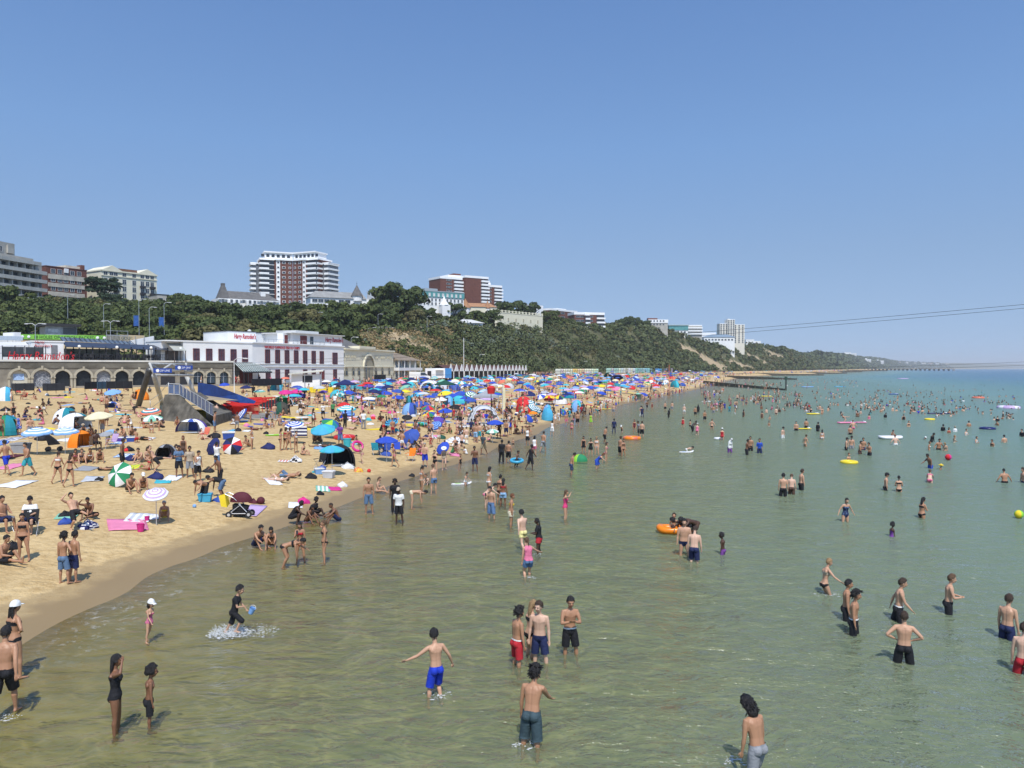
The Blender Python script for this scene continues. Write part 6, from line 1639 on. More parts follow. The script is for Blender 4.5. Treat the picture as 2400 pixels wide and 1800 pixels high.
for a,b,n in((path[0],path[1],2),(path[1],path[2],9)):
 for k in range(n):
  p,q=lerp(a,b,k/n),lerp(a,b,(k+1)/n)
  mb.add([rel(pl,v)for v in(p+Vector((.05,0,.08)),q+Vector((-.05,0,.08)),q+up*.92+Vector((-.05,0,0)),p+up*.92+Vector((.05,0,0)))],[(0,1,2,3)])
  mg.tube([rel(pl,p),rel(pl,p+up)],.035,5);mg.tube([rel(pl,p+up),rel(pl,q+up)],.03,5);mg.tube([rel(pl,p),rel(pl,q)],.03,5)
mb.obj('glass_panel',glassy,pl);mg.obj('railing',m_rail,pl)
tubes(pl,'side_rail',[[at(352,958,78),at(352,938,78)],[at(352,938,78),at(372,925,77)],[at(372,925,77),at(395,897,76)],[at(395,897,76),at(395,925,76)],[at(352,958,78),at(395,925,76)]],m_rail,.03,5)
mb=MB()
B0,B1,B2,B3=at(464,896,88),at(500,902,86),at(600,940,78),at(590,944,77.5)
quad(mb,at(463,926,88),at(500,932,86),B1,B0);quad(mb,at(500,932,86),at(560,944,80),lerp(B1,B2,.6),B1);quad(mb,at(560,944,80),at(596,946,78),B2,lerp(B1,B2,.6))
mb.obj('blue_matting',cm((.015,.05,.20),.7,.2,1.2,bump=.2,name='blue_matting'),pl)
mb=MB();quad(mb,at(470,925,87),at(560,938,80),at(520,938,77),at(465,938,80));mb.obj('side_deck',cm((.32,.26,.17),.9,.2,1),pl)
mb=MB();quad(mb,ground(505,990),ground(680,983),ground(640,972)+Vector((0,0,.15)),ground(530,968)+Vector((0,0,.15)));
mb.add([rel(pl,v)+Vector((0,0,dz))for v in(ground(505,990),ground(680,983))for dz in(-.1,.12)],[(0,2,3,1)]);mb.obj('boardwalk',cm((.22,.21,.19),.9,.3,1.5),pl)
# red plastic barriers in a row beside the run
rb0,rb1=ground(502,976),ground(608,973)
m_redb=cm((.50,.02,.012),.5,.12,2,name='red_plastic')
def barrier_mesh():
 mb=MB();mb.box(-.95,.95,-.03,.03,.90,1.0);mb.box(-.95,.95,-.03,.03,.12,.2)
 for k in range(15):x=-.92+k*1.84/14;mb.box(x-.022,x+.022,-.018,.018,.2,.9)
 for sx in(-.75,.75):mb.box(sx-.05,sx+.05,-.25,.25,0,.06);mb.box(sx-.05,sx+.05,-.02,.02,.06,.12)
 return mb.mesh('barrier',[m_redb])
bme=barrier_mesh();nb=0
for row in range(4):
 for k in range(3):
  p=lerp(rb0,rb1,(k+.35)/3.0)+Vector((-.4*row,1.25*row,0));p.z=float(terrain(p.x,p.y))+.45*row*(.5)
  nb+=1;o=link('barrier',bme,None,p,R(random.uniform(-5,5)));tag(o,'%s red slatted barrier in the %s row beside the blue run'%(('left','middle','right')[k],('front','second','third','back')[row]),'barrier','red barriers beside the run')
  if row:o.location.z=float(terrain(p.x,p.y))+.02
mb=MB()
for k in range(90):
 q=random.uniform(.3,6);a=lerp(rb0,rb1,random.uniform(0,.5))+Vector((0,q,1.04+.12*q));q+=random.uniform(-.3,.3);b=lerp(rb0,rb1,random.uniform(.5,1))+Vector((0,q,1.06+.12*q));mb.tube([a,lerp(a,b,.5)+Vector((0,0,-.03)),b],.045,4)
for k in range(14):p=lerp(rb0,rb1,k/13)+Vector((0,5.6,0));mb.tube([p,p+Vector((0,0,1.75))],.04,4)
tag(mb.obj('red_netting',m_redb),'tangle of red tape and rails lying over the plastic barriers','netting')
# yellow notice on crowd barrier
o=thing('barrier_notice','yellow notice board on a metal crowd barrier at the foot of the stairs','notice',ground(471,985),R(-8))
mb=MB();mb.box(-.55,.55,0,.02,.25,1.05);mb.obj('board',cm((.66,.52,.06),.6,.08,3),o);mb=MB();mb.tube([(-.62,.03,0),(-.62,.03,1.1),(.62,.03,1.1),(.62,.03,0)],.02,5);mb.obj('frame',m_rail,o)
text_obj('lettering','NOTICE',.16,m_dark,(0,-.004,.82),(math.pi/2,0,0),o,.002,align='CENTER');text_obj('lettering','NO ACCESS\nBEYOND\nTHIS POINT',.10,m_dark,(0,-.004,.66),(math.pi/2,0,0),o,.002,align='CENTER')
# flag post with red basket, mast with orange flag etc.
def post(px,py,h,lb,cat,r=.04,m=None,extra=None,name='post'):
 o=thing(name,lb,cat,ground(px,py));mb=MB();mb.tube([(0,0,-.4),(0,0,h)],[r,r*.75],7);mb.obj('pole',m or m_pole,o);return o
o=post(1149,978,4.4,'tall thin pole topped by a red cylinder above the grey gazebo','beach marker',.045,m_pblack,name='beach_marker')
o.location=canopy_at(1151,914,4.5)
mb=MB();mb.tube([(0,0,4.1),(0,0,4.75)],[.36,.45],12);mb.tube([(0,0,4.75),(0,0,4.95)],[.45,.12],12);mb.obj('drum',pcm['red'],o)
o=thing('feather_flag','pale yellow feather flag on a thin pole right of the grey gazebo','flag',canopy_at(1178,905,4.3))
mb=MB();mb.tube([(0,0,-.3),(0,0,4.5)],.03,6);mb.obj('pole',m_pole,o);mb=MB();mb.add([(0.03,0,1.2),(.32,0,1.5),(.34,0,3.9),(.03,0,4.5),(0.03,.02,1.2),(.32,.02,1.5),(.34,.02,3.9),(.03,.02,4.5)],[(0,1,2,3),(4,7,6,5),(1,5,6,2)]);mb.obj('cloth',pcm['cream'],o)
o=post(1087,880,11.5,'slim white flagpole standing by the covered beach kiosks','flagpole',.10,m_white,name='flagpole');o.location=(at(1087,880,215).x,215,4.2)
o=post(1568,925,8,'red and white striped pole at the far end of the crowded beach','pole',.09,pcm['coral'],name='marker_pole')
# street lamps on the road and promenade
def lamp(px,pb,ptop,Y,lb,arms=1,m=None,banner=False,grp='street lamps'):
 b=at(px,pb,Y);h=at(px,ptop,Y).z-b.z;o=thing('street_lamp',lb,'street lamp',b,0,grp);mb=MB();mb.tube([(0,0,-3),(0,0,h)],[.07,.045],6);mb.obj('post',m or m_rail,o)
 mb=MB()
 for sg in((-1,1)if arms==2 else(1,)):mb.tube([(0,0,h),(sg*.5,0,h+.35),(sg*1.3,0,h+.3)],.05,5);mb.ell((sg*1.5,0,h+.26),(.38,.16,.09),8,5)
 mb.obj('lamp_head',m_frame,o)
 if banner:mb=MB();mb.box(-1.3,-.12,-.02,.02,h*banner-1.2,h*banner+1.3);mb.obj('banner',cm((.03,.10,.32),.7,.3,2),o)
lamp(83,795,763,128,'twin headed street lamp left of the glass kiosk',2);lamp(259,785,756,150,'twin headed street lamp in front of the trees right of the golf banner',2)
lamp(159,745,694,200,'tall single street lamp standing before the wood below the brick block');lamp(243,745,715,200,'short street lamp under the umbrella shaped pine')
lamp(326,775,704,185,'tall lamp post with blue banner, the left one',banner=.32);lamp(350,772,723,180,'pale lamp post between the two blue bannered posts');lamp(385,775,712,188,'tall lamp post with blue banner, the right one',banner=.3)
lamp(886,765,738,268,'lamp post on the cliff road above the cream building');lamp(1001,770,743,285,'lamp post on the cliff road left of the white cafe');lamp(744,755,734,245,'lamp post among the trees above the restaurant')
lamp(823,800,793,190,'small lamp on the roof of the ornate building')
lamp(1123,880,833,240,'tall promenade lamp post behind the covered kiosks',m=m_dark);lamp(1368,870,848,380,'promenade lamp post by the yellow beach huts',m=m_dark);lamp(549,908,845,100,'white promenade lamp with globe head left of the entrance canopy',m=m_white)
# cliff road barrier rail
mb=MB();pts=[(x,769,None)for x in range(862,1110,8)];prev=None
RAILP=[]
for x in range(862,1112,8):
 Ys=np.linspace(225,420,300);dd=ip(XP,Ys)-(x-1200)/1800*Ys-ip(CRD,Ys);k=np.nonzero(dd>-1.5)[0];Y=float(Ys[k[0]]);g=at(x,800,Y);RAILP.append(Vector((g.x,Y,float(terrain(g.x,Y)))))
o=thing('road_railing','low pale railing along the cliff road above the dry slope','railing',RAILP[0])
mb=MB()
for p,q in zip(RAILP[:-1],RAILP[1:]):a,b=p-RAILP[0],q-RAILP[0];mb.tube([a+Vector((0,0,1.1)),b+Vector((0,0,1.1))],.09,4);mb.tube([a+Vector((0,0,.6)),b+Vector((0,0,.6))],.06,4);mb.tube([a-Vector((0,0,.5)),a+Vector((0,0,1.1))],.06,4)
mb.obj('rails',cm((.5,.5,.48),.6),o)
# ---- covered kiosks: a row of white gables with maroon roof
hr=random.Random(4)
P0,P1=at(1050,884,212),at(1236,880,292);P0.z=P1.z=4.2
dv=(P1-P0);L=dv.length;n_h=19;rzk=math.atan2(dv.y,dv.x)
ks=thing('kiosk_row','long row of white gabled beach kiosks under one dark maroon roof','kiosks',P0,rzk)
mb=MB();mb.add([(0,0,2.5),(L,0,2.5),(L,3,3.9),(0,3,3.9),(L,6,2.5),(0,6,2.5),(L,6,0),(0,6,0)],[(0,1,2,3),(3,2,4,5),(5,4,6,7)]);mb.box(-.1,0,.1,6,0,2.6);mb.obj('roof',cm((.10,.045,.035),.85,.2,.8),ks)
mb=MB();mb.box(0,L,2.4,2.6,0,2.6);mb.obj('back_wall',m_dark,ks)
gm=MB();w=L/n_h;gm.prism([(-w*.40,2.15),(w*.40,2.15),(0,4.2)],-.12,-.02);gme=gm.mesh('gable',[m_white]);pmm=MB();pmm.box(-.09,.09,-.1,.1,0,2.1);pme=pmm.mesh('post',[m_white])
for k in range(n_h):link('gable',gme,ks,((k+.5)*w,0,0));link('post',pme,ks,(k*w+.1,0,0))
# ---- coloured beach huts
hutm=MB();hutm.box(-1,1,0,2.4,0,2.1)
def hut_meshes(c,roof=(.6,.6,.58)):
 m=cm(c,.7,.06,2,name='painted_boards');a=MB();a.box(-.98,.98,0,2.4,0,2.1);a.prism([(-.98,2.1),(.98,2.1),(0,2.85)],0,2.4);w_=a.mesh('wall',[m])
 b=MB();b.add([(-1.1,-.15,2.03),(0,-.15,2.90),(0,2.5,2.90),(-1.1,2.5,2.03),(1.1,-.15,2.03),(1.1,2.5,2.03),(-1.1,-.15,2.13),(0,-.15,3.0),(0,2.5,3.0),(-1.1,2.5,2.13),(1.1,-.15,2.13),(1.1,2.5,2.13)],[(0,1,2,3),(1,4,5,2),(6,9,8,7),(7,8,11,10),(0,6,7,1),(1,7,10,4)]);r_=b.mesh('roof',[cm(tuple(v*.85 for v in c),.7)])
 d=MB();d.box(-.45,.45,-.03,-.004,.1,1.9);return w_,r_,d.mesh('door',[cm(tuple(v*.6 for v in c),.6)])
hn=0
for a,Ya,b,Yb,n,cols,nm in((1314,338,1402,405,17,[(.62,.62,.52),(.64,.62,.50),(.70,.52,.18),(.66,.58,.34),(.60,.64,.50),(.62,.66,.52)],'yellow and cream'),(1432,420,1528,520,18,[(.35,.50,.46),(.55,.62,.55),(.62,.63,.6),(.25,.45,.42),(.30,.52,.55)],'green and turquoise'),(1537,530,1602,625,16,[(.10,.32,.58),(.22,.24,.46),(.42,.33,.52),(.58,.42,.46)],'blue and mauve')):
 for k in range(n):
  t=k/(n-1);Y=Ya+(Yb-Ya)*t;px=a+(b-a)*(Ya*t/(Ya*t+Yb*(1-t))if t else 0)if False else a+(b-a)*t
  Y=1/((1-t)/Ya+t/Yb);p=at(px,878,Y);p.z=4.2
  q=cols[min(len(cols)-1,int(t*len(cols)))];q=tuple(max(.03,min(.8,v*hr.uniform(.85,1.1)))for v in q);q=tuple(round(v*12)/12 for v in q)
  key=('hut',q)
  if key not in PARM:PARM[key]=hut_meshes(q)
  hn+=1;side=['leftmost','second','third','fourth','fifth','sixth','seventh','eighth','ninth','tenth','eleventh','twelfth','thirteenth','fourteenth','fifteenth','sixteenth','seventeenth','eighteenth'][k]
  o=thing('beach_hut','%s beach hut from the left in the %s row'%(side,nm),'beach hut',p,math.atan2(Yb-Ya,(at(b,878,Yb).x-at(a,878,Ya).x)),nm+' beach huts')
  for nme,me in zip(('wall','roof','door'),PARM[key]):link(nme,me,o)
  o.scale=(.9 if n<18 else 1,)*3
# van and trailer by the kiosks
o=thing('white_van','white van parked on the promenade beside the catering trailer','van',(at(984,880,190).x,190,4.2),R(8))
mb=MB();mb.prism([(-2.6,.35),(2.6,.35),(2.6,1.0),(2.0,1.25),(1.2,2.05),(-2.6,2.15)][::1],0,2.0);mb.obj('body',m_white,o)
mb=MB();mb.prism([(1.3,1.25),(1.95,1.25),(1.2,1.95),(.2,1.95),(.2,1.25)],-.02,-.003);mb.obj('window',m_glass,o)
for x in(-1.7,1.6):
 wh=MB();wh.tube([(x,-.04,.36),(x,.2,.36)],.36,14);wh.obj('wheel',m_dark,o)
o=thing('catering_trailer','white catering trailer with open hatch and blue side panel next to the kiosks','trailer',(at(1010,880,196).x,196,4.2),R(10))
mb=MB();mb.box(-1.4,5.2,0,2.4,.5,3.0);mb.obj('body',m_white,o);mb=MB();mb.box(3.6,5.25,-.03,-.004,.5,3.0);mb.obj('side_panel',cm((.05,.22,.5),.6),o);mb=MB();mb.box(-.9,.1,-.03,-.004,.6,2.3);mb.obj('door',m_dark,o);mb=MB();mb.box(1.2,3.2,-.9,0,2.5,2.56);mb.obj('hatch',m_white,o)
for x in(.5,1.3):wh=MB();wh.tube([(x,-.04,.36),(x,.2,.36)],.34,14);wh.obj('wheel',m_dark,o)
# food hut on the promenade in front of the restaurant
o=thing('food_kiosk','white promenade food kiosk with sloping canopy in front of the restaurant','kiosk',(at(683,900,128).x,128,3.95),R(10))
mb=MB();mb.box(0,4.6,0,3,0,2.2);mb.obj('wall',m_white,o);mb=MB();mb.add([(-.4,-.8,2.15),(5.2,-.8,2.7),(5.2,3.2,2.9),(-.4,3.2,2.35),(-.4,-.8,2.3),(5.2,-.8,2.85),(5.2,3.2,3.05),(-.4,3.2,2.5)],[(0,3,2,1),(4,5,6,7),(0,1,5,4),(1,2,6,5)]);mb.obj('roof',cm((.62,.6,.5),.6),o);mb=MB();mb.box(1.8,3.4,-.04,-.004,.9,2.0);mb.obj('hatch',m_dark,o)
for x in(-.2,2.2,4.9):mb=MB();mb.tube([(x,-.7,0),(x,-.7,2.2+.08*x)],.05,5);mb.obj('post',m_rail,o)
# dark planters / screens in front of arcade
for i,(a,b,yb_,c,lb)in enumerate(((36,80,917,(.03,.033,.04),'dark grey screen block at the left of the arcade terrace'),(110,152,917,(.03,.033,.04),'dark grey screen block in front of the third arch'),(199,228,913,(.012,.013,.016),'black fabric barrier left of the blue one before the arches'),(229,249,913,(.04,.10,.16),'blue fabric barrier between black ones before the arches'),(250,310,912,(.012,.013,.016),'long black fabric barrier before the fifth and sixth arches'),(590,660,905,(.015,.015,.018),'long black barrier outside the fish restaurant'),(878,904,890,(.012,.012,.014),'black barrier panel outside the ornate cream building'))):
 Y=104 if i<5 else(112 if i==5 else 140);p,q=at(a,yb_,Y),at(b,yb_,Y+(2 if i<5 else 5));o=thing('screen_barrier',lb,'barrier',p,math.atan2(q.y-p.y,q.x-p.x));W=(q-p).length;hh=1.05 if i!=6 else .9
 mb=MB();mb.box(.03,W-.03,0,.12 if i>1 else 1.2,.05,hh);mb.obj('panel',cm(c,.7,.2,2),o);mb=MB()
 for k in range(int(W/1.4)+2):x=W*k/(int(W/1.4)+1);mb.box(x-.03,x+.03,-.03,-.003,-.3,hh+.05)
 mb.obj('post',m_dark,o)
# ---- groynes and far pier
def groyne(pa,pb,lb,hh=.5,posts=14,z=None):
 o=thing('groyne',lb,'groyne',(pa.x,pa.y,0));d=pb-pa;L=d.length;rz=math.atan2(d.y,d.x);o.rotation_euler.z=rz;n=posts
 mt=cm((.10,.09,.065),.9,.4,1.2,bump=.4,name='tarred_timber');mb=MB();mb.add([(0,-.12,-1),(L,-.12,-1),(L,-.12,hh*.7),(0,-.12,hh+1.1),(0,.12,-1),(L,.12,-1),(L,.12,hh*.7),(0,.12,hh+1.1)],[(0,1,2,3),(7,6,5,4),(3,2,6,7),(1,5,6,2)]);mb.obj('planking',mt,o)
 mb=MB()
 for k in range(n):x=L*k/(n-1);mb.box(x-.14,x+.14,-.42,-.13,-1,hh*.7+.4+(1-k/n)*.8)
 mb.obj('posts',mt,o);return o
for i,(xa,ya,xb,yb2)in enumerate(((1650,902,1843,915),(1700,887,1868,890),(1770,880.5,1930,880),(1840,877,1985,875.5),(1905,874,2020,872),(1960,871.3,2080,869.6))):
 a=water(xa,ya);b=water(xb,yb2)
 groyne(a,b,['nearest dark timber groyne running into the sea','second timber groyne beyond the nearest one','third timber groyne along the beach','fourth timber groyne along the beach','fifth small timber groyne far along the beach','farthest timber groyne before the distant pier'][i],[.7,1.1,1.5,1.8,2.2,2.6][i])
p=water(1842,915);o=thing('groyne_marker','tall dark marker post at the seaward end of the nearest groyne','marker post',(p.x,p.y,0));mb=MB();mb.box(-.2,.2,-.2,.2,-1,4.3);mb.obj('post',cm((.05,.06,.05),.8),o);mb=MB();mb.box(-.35,.35,-.25,.25,3.4,4.5);mb.obj('topmark',cm((.03,.07,.05),.8),o)
a,b=at(2010,864,2600),at(2235,862,2150);pr=thing('distant_pier','long low pier on thin legs far across the bay','pier',(a.x,a.y,0));d=b-a;pr.rotation_euler.z=math.atan2(d.y,d.x);L=math.hypot(d.x,d.y)
mb=MB();mb.box(0,L,-4,4,4.5,5.3);mb.obj('deck',cm((.2,.2,.2),.8),pr);mb=MB()
for k in range(24):mb.box(L*k/23-1,L*k/23+1,-3,3,-1,4.5-.01)
mb.obj('legs',cm((.2,.2,.2),.8),pr)
# ---- zip wires
def wire(a,b,sag,lb,r=.014):
 o=MB();pts=[]
 for k in range(41):t=k/40;p=a.lerp(b,t);p.z-=sag*4*t*(1-t);pts.append(p)
 o.tube(pts,r,5);return tag(o.obj('zip_wire',m_dark),lb,'cable','zip line cables')
pa=at(402,857,90)
wire(pa,at(2560,699,40),.5,'uppermost zip line cable rising to the right above the sea',.011);wire(pa+Vector((.2,0,-.35)),at(2560,708,41),.5,'second cable just below the uppermost zip line cable',.011)
wire(at(430,866,95),at(2600,840,60),.9,'low zip line cable skimming the horizon, upper of the two',.011);wire(at(432,867,96),at(2600,848,62),.95,'low zip line cable skimming the horizon, lower of the two',.011)
# ================================================================== beach gear placed as in the photograph
def PZ(z,x,y,w,h,tilt,tdir,cols,pat,lab,flat=1.0):
 a,b,s=ZONES[z];parasol(a+x/s,b+y/s,w/s,h,tilt,tdir,cols,pat,lab,flat=flat)
for row in[('A',910,352,245,1.9,8,200,'cream','solid','large cream parasol beside the white and teal tent'),('A',340,500,270,1.75,6,180,('lblue','white'),'ring','left one of two light blue and white parasols side by side'),('A',600,497,240,1.75,6,180,('lblue','white'),'ring','right one of two light blue and white parasols side by side'),('A',1040,140,150,1.5,15,180,'lblue','solid','plain light blue parasol above the group left of the orange tent'),('A',1390,315,190,1.5,12,185,('coral','white','teal'),'ring','coral white and teal ringed parasol near the gantry foot'),('A',1405,380,190,1.1,10,180,('mint','white'),'gore','faded mint parasol below the coral ringed one'),('A',1075,925,250,.75,62,195,('green','white'),'gore','green and white parasol tipped on its side before the seated couple'),('A',1435,1092,225,1.55,25,170,('white','lilac'),'ring','lilac and white ringed parasol over the older woman'),('A',975,540,120,1.2,15,180,'grey','solid','small faded grey parasol behind the orange shelter'),('A',20,625,110,1.2,20,180,('blue','lblue'),'ring','blue striped parasol cut by the left edge'),('B',185,730,190,.7,65,215,'navy','solid','navy umbrella lying open on the sand left of the red white and blue one'),('B',405,725,200,.7,62,170,('red','white','black','navy'),'gore','red white and navy panelled umbrella lying on the sand'),('B',480,400,165,.9,55,240,('blue','white'),'ring','blue and white striped umbrella propped on the boardwalk'),('B',800,262,215,1.1,12,180,'black','solid','black umbrella with a pale emblem over the olive tent'),('B',1045,488,195,1.75,15,185,('white','royal'),'ring','blue and white ringed parasol above the spotted windbreak'),('B',1335,525,260,1.55,20,185,('turq','sky','sky'),'gore','large turquoise parasol with sea pattern'),('B',1440,470,210,1.6,25,120,('green','lime','teal','blue'),'gore','green blue and lime panelled parasol right behind the turquoise one'),('B',1432,738,255,1.9,4,180,('turq','sky'),'gore','turquoise parasol standing over the black dome tent'),('B',960,158,150,1.5,10,170,'magenta','solid','left one of the two magenta parasols'),('B',1062,152,130,1.5,10,190,'magenta','solid','right one of the two magenta parasols'),('B',690,150,115,1.5,6,180,('mint','white','teal'),'ring','mint and white ringed parasol behind the blue run'),('B',330,84,105,1.4,10,180,'royal','solid','bright blue parasol above the blue matting'),('B',550,110,120,1.0,6,180,'navy','solid','dark blue parasol low on the sand before the restaurant entrance'),('B',810,70,95,1.5,8,180,'blue','solid','blue parasol next to the light blue tent by the restaurant'),('B',1300,112,125,1.8,4,180,'lgrey','solid','pale grey parasol left of the navy gazebo'),('B',1512,185,105,1.5,12,170,('mint','white'),'ring','mint and white parasol under the navy gazebo'),('B',1608,162,115,1.6,15,150,'royal','solid','bright blue parasol beneath the navy gazebo'),('B',1555,285,130,1.5,8,180,'red','solid','plain red parasol above the turquoise striped one'),('B',1580,318,200,1.3,10,180,('turq','white'),'ring','turquoise and white parasol just below the red one'),('B',1605,375,140,1.0,20,140,('blue','lblue'),'ring','blue ringed parasol below the turquoise striped one'),('B',1070,185,160,1.0,15,180,'purple','solid','purple parasol beneath the magenta ones'),('B',1340,160,90,1.0,12,180,'purple','solid','small purple parasol before the boardwalk shelter'),('C',245,730,235,1.85,5,180,'royal','solid','bright blue parasol over two camping chairs'),('C',478,705,195,1.2,50,200,'blue','solid','blue umbrella tilted towards the sea right of the chairs'),('C',805,830,155,1.25,52,215,'royal','solid','bright blue umbrella carried over a shoulder near the water'),('C',285,555,150,1.2,20,200,('sky','navy'),'ring','blue and navy striped parasol left of the black umbrella'),('C',455,510,110,1.3,25,170,'black','solid','black umbrella on a thin pole'),('C',300,458,95,1.2,10,180,'magenta','solid','small magenta parasol left of the black umbrella'),('C',672,472,130,.9,35,190,('yellow','red','green','blue'),'gore','rainbow panelled umbrella in the middle of the beach'),('C',845,437,150,1.6,8,180,'royal','solid','bright blue parasol right of the rainbow umbrella'),('C',955,398,140,1.5,12,160,'black','solid','black umbrella behind the bright blue parasol'),('C',670,405,140,1.2,14,180,('red','green','purple'),'gore','dark multicoloured umbrella above the rainbow one'),('C',590,360,190,1.1,12,180,'blue','solid','broad blue parasol left of the white one'),('C',800,320,130,1.5,8,180,'white','solid','plain white parasol in the middle of the crowd'),('C',435,240,110,1.6,6,180,'yellow','solid','bright yellow parasol left of the white arch shelter'),('C',755,275,105,1.4,14,150,'blue','solid','blue parasol in front of the white arch shelter'),('C',1005,255,145,1.7,8,180,('royal','blue'),'gore','two tone blue parasol right of the green gazebo'),('C',1355,556,175,1.9,4,180,'royal','solid','bright blue parasol by the metal railings'),('C',1330,650,130,1.3,8,180,('mint','white'),'gore','mint striped parasol below the bright blue one at the railings'),('C',1755,412,120,1.5,40,130,('teal','white'),'ring','teal and white ringed parasol beside the red tent'),('C',1700,350,180,1.6,14,170,('teal','white'),'ring','broad teal and white parasol behind the red tent'),('C',1745,465,90,1.4,12,180,'orange','solid','plain orange parasol right of the red tent'),('C',1715,525,110,.9,50,130,'royal','solid','bright blue umbrella leaning at the edge of the crowd'),('C',1905,300,95,1.6,8,180,('yellow','red'),'gore','red and yellow parasol at the right of the crowd'),('C',1905,320,110,1.2,8,180,'red','solid','plain red parasol under the red and yellow one'),('C',60,185,110,1.5,8,180,'purple','solid','purple parasol by the promenade wall'),('C',255,160,105,1.5,8,180,'turq','solid','turquoise parasol near the promenade'),('C',390,148,115,1.5,6,180,'pink','solid','pale pink parasol near the promenade'),('C',1135,205,110,1.5,8,180,'turq','solid','turquoise parasol behind the grey gazebo'),('C',290,140,90,1.5,8,180,'blue','solid','blue parasol beside the pink one'),('C',620,155,120,1.5,8,180,'blue','solid','blue parasol left of the white arch shelter'),('C',950,730,210,.5,10,180,('white','lgrey'),'ring','patterned white parasol low over the family on the shore'),('C',735,590,150,.9,35,200,('blue','lblue'),'ring','light and dark blue striped umbrella behind the walking man'),('C',790,535,130,.9,30,150,'purple','solid','violet umbrella leaning behind the walking man'),('D',45,510,130,1.3,40,140,('teal','white'),'ring','second teal and white ringed parasol near the blue pop-up tent'),('D',185,370,120,1.5,8,180,('yellow','coral'),'gore','yellow and coral parasol in the right crowd'),('D',290,370,130,1.5,14,160,('yellow','navy','green','red'),'gore','yellow navy and red panelled parasol'),('D',345,550,100,.8,50,140,'royal','solid','bright blue umbrella tilted beside the light blue tent'),('D',1210,340,130,1.3,12,180,'royal','solid','bright blue parasol at the right end of the crowd'),('D',640,265,125,1.8,8,180,'royal','solid','large bright blue parasol in the densest crowd'),('D',735,290,140,1.7,6,180,'sand','solid','sand coloured parasol in the densest crowd'),('D',1195,252,95,1.6,8,180,'blue','solid','blue parasol left of the turquoise tent'),('D',480,320,120,1.5,8,180,'red','solid','red parasol in the densest crowd')]:PZ(*row)
def DT(z,x,y,w,h,d,rz,cols,lab,**k):
 a,b,s=ZONES[z];dome_tent(a+x/s,b+y/s,w,h,d,rz,cols,lab,**k)
for row in[('A',615,445,2.9,1.45,2.2,75,('teal','teal','teal','white'),'teal dome tent with a white top panel'),('A',700,492,3.0,1.35,2.3,95,('white','white','teal','white'),'white and teal pop-up tent in front of the teal dome'),('A',60,545,3.1,1.5,2.4,60,('teal','teal','green'),'teal dome tent at the left edge'),('A',750,660,2.0,1.15,1.3,100,('orange',),'orange pop-up shelter on the sand'),('A',1300,222,2.9,1.4,2.2,235,('orange',),'orange dome tent near the arcade'),('A',1775,525,2.8,1.15,2.0,190,('purple','white','blue','white'),'white and violet pop-up beach tent'),('A',55,238,2.6,1.8,2.2,60,('sky','white'),'blue and white tent by the left railings'),('A',1040,305,1.5,.8,1.2,180,('white','blue'),'small white and blue tent left of the gantry'),('A',1540,765,1.5,.9,1.2,190,('grey','black'),'small dark grey shelter behind the three standing friends'),('B',910,402,3.0,1.5,2.2,250,('olive','olive','dgreen'),'olive dome tent by the red barriers'),('B',930,300,2.8,1.2,2.0,160,('dgreen','green','lgrey'),'dark green tent behind the olive dome'),('B',870,158,2.4,1.6,2.0,200,('turq','white','sky'),'turquoise tent with white stripes by the restaurant'),('B',1505,915,2.3,1.4,1.9,165,('black',),'black dome tent under a turquoise parasol'),('C',490,486,2.9,1.5,2.2,90,('blue','lblue'),'blue and light blue tent in the middle of the beach'),('C',1650,463,3.0,1.9,2.4,80,('red',),'bright red tent at the edge of the crowd'),('C',1895,535,2.0,2.0,1.6,90,('sky','lblue'),'pointed sky blue pop-up tent'),('C',880,395,2.1,1.5,1.6,240,('sky','lblue'),'leaning sky blue half shell shelter'),('C',470,390,2.0,1.4,1.6,90,('teal','dgreen'),'dark teal half open tent'),('D',485,550,2.8,1.9,2.2,90,('turq','turq','lblue'),'light turquoise tent near the waterline'),('D',160,640,2.0,1.7,1.6,70,('sky',),'small plain blue pop-up tent by the waterline'),('D',1575,275,4.6,2.3,3.2,90,('turq','teal'),'large turquoise tent at the right of the crowd'),('D',930,205,5.5,2.4,3.5,180,('navy',),'wide navy tent far back in the crowd'),('D',1310,225,3.4,2.2,2.4,60,('red','coral'),'far red tent in the crowd'),('D',1170,415,2.6,1.6,2.0,180,('mint','grey'),'grey green tent in the right crowd'),('D',830,165,4.0,2.2,2.5,180,('dgreen',),'far dark green tent in the crowd'),('U',1850,1420,2.6,1.7,2.2,180,('grey','teal'),'grey green tent near the yellow parasol')]:DT(*row)
def GZ(z,x,y,w,h,c,lab,**k):a,b,s=ZONES[z];gazebo(a+x/s,b+y/s,w,h,c,lab,**k)
GZ('B',1545,215,3.1,2.0,'navy','navy gazebo standing in front of the food kiosk',rise=.7);GZ('C',835,290,3.6,2.0,'dgreen','dark green gazebo right of the white arch shelter',rise=.7);GZ('C',1258,455,3.6,2.1,'grey','grey gazebo in the middle of the crowd',rise=.8)
arch_shelter(850+1250/4.3667,860+600/4.3667,3.4,2.2,'lgrey','pale grey domed arch shelter behind the metal railings',R(8));arch_shelter(850+665/4.3667,860+268/4.3667,3.8,2.3,'white','white arch shelter left of the dark green gazebo',R(-8))
def TW(z,x,y,w,d,rz,c,lab,c2=None,**k):a,b,s=ZONES[z];towel(a+x/s,b+y/s,w,d,rz,c,lab,c2,**k)
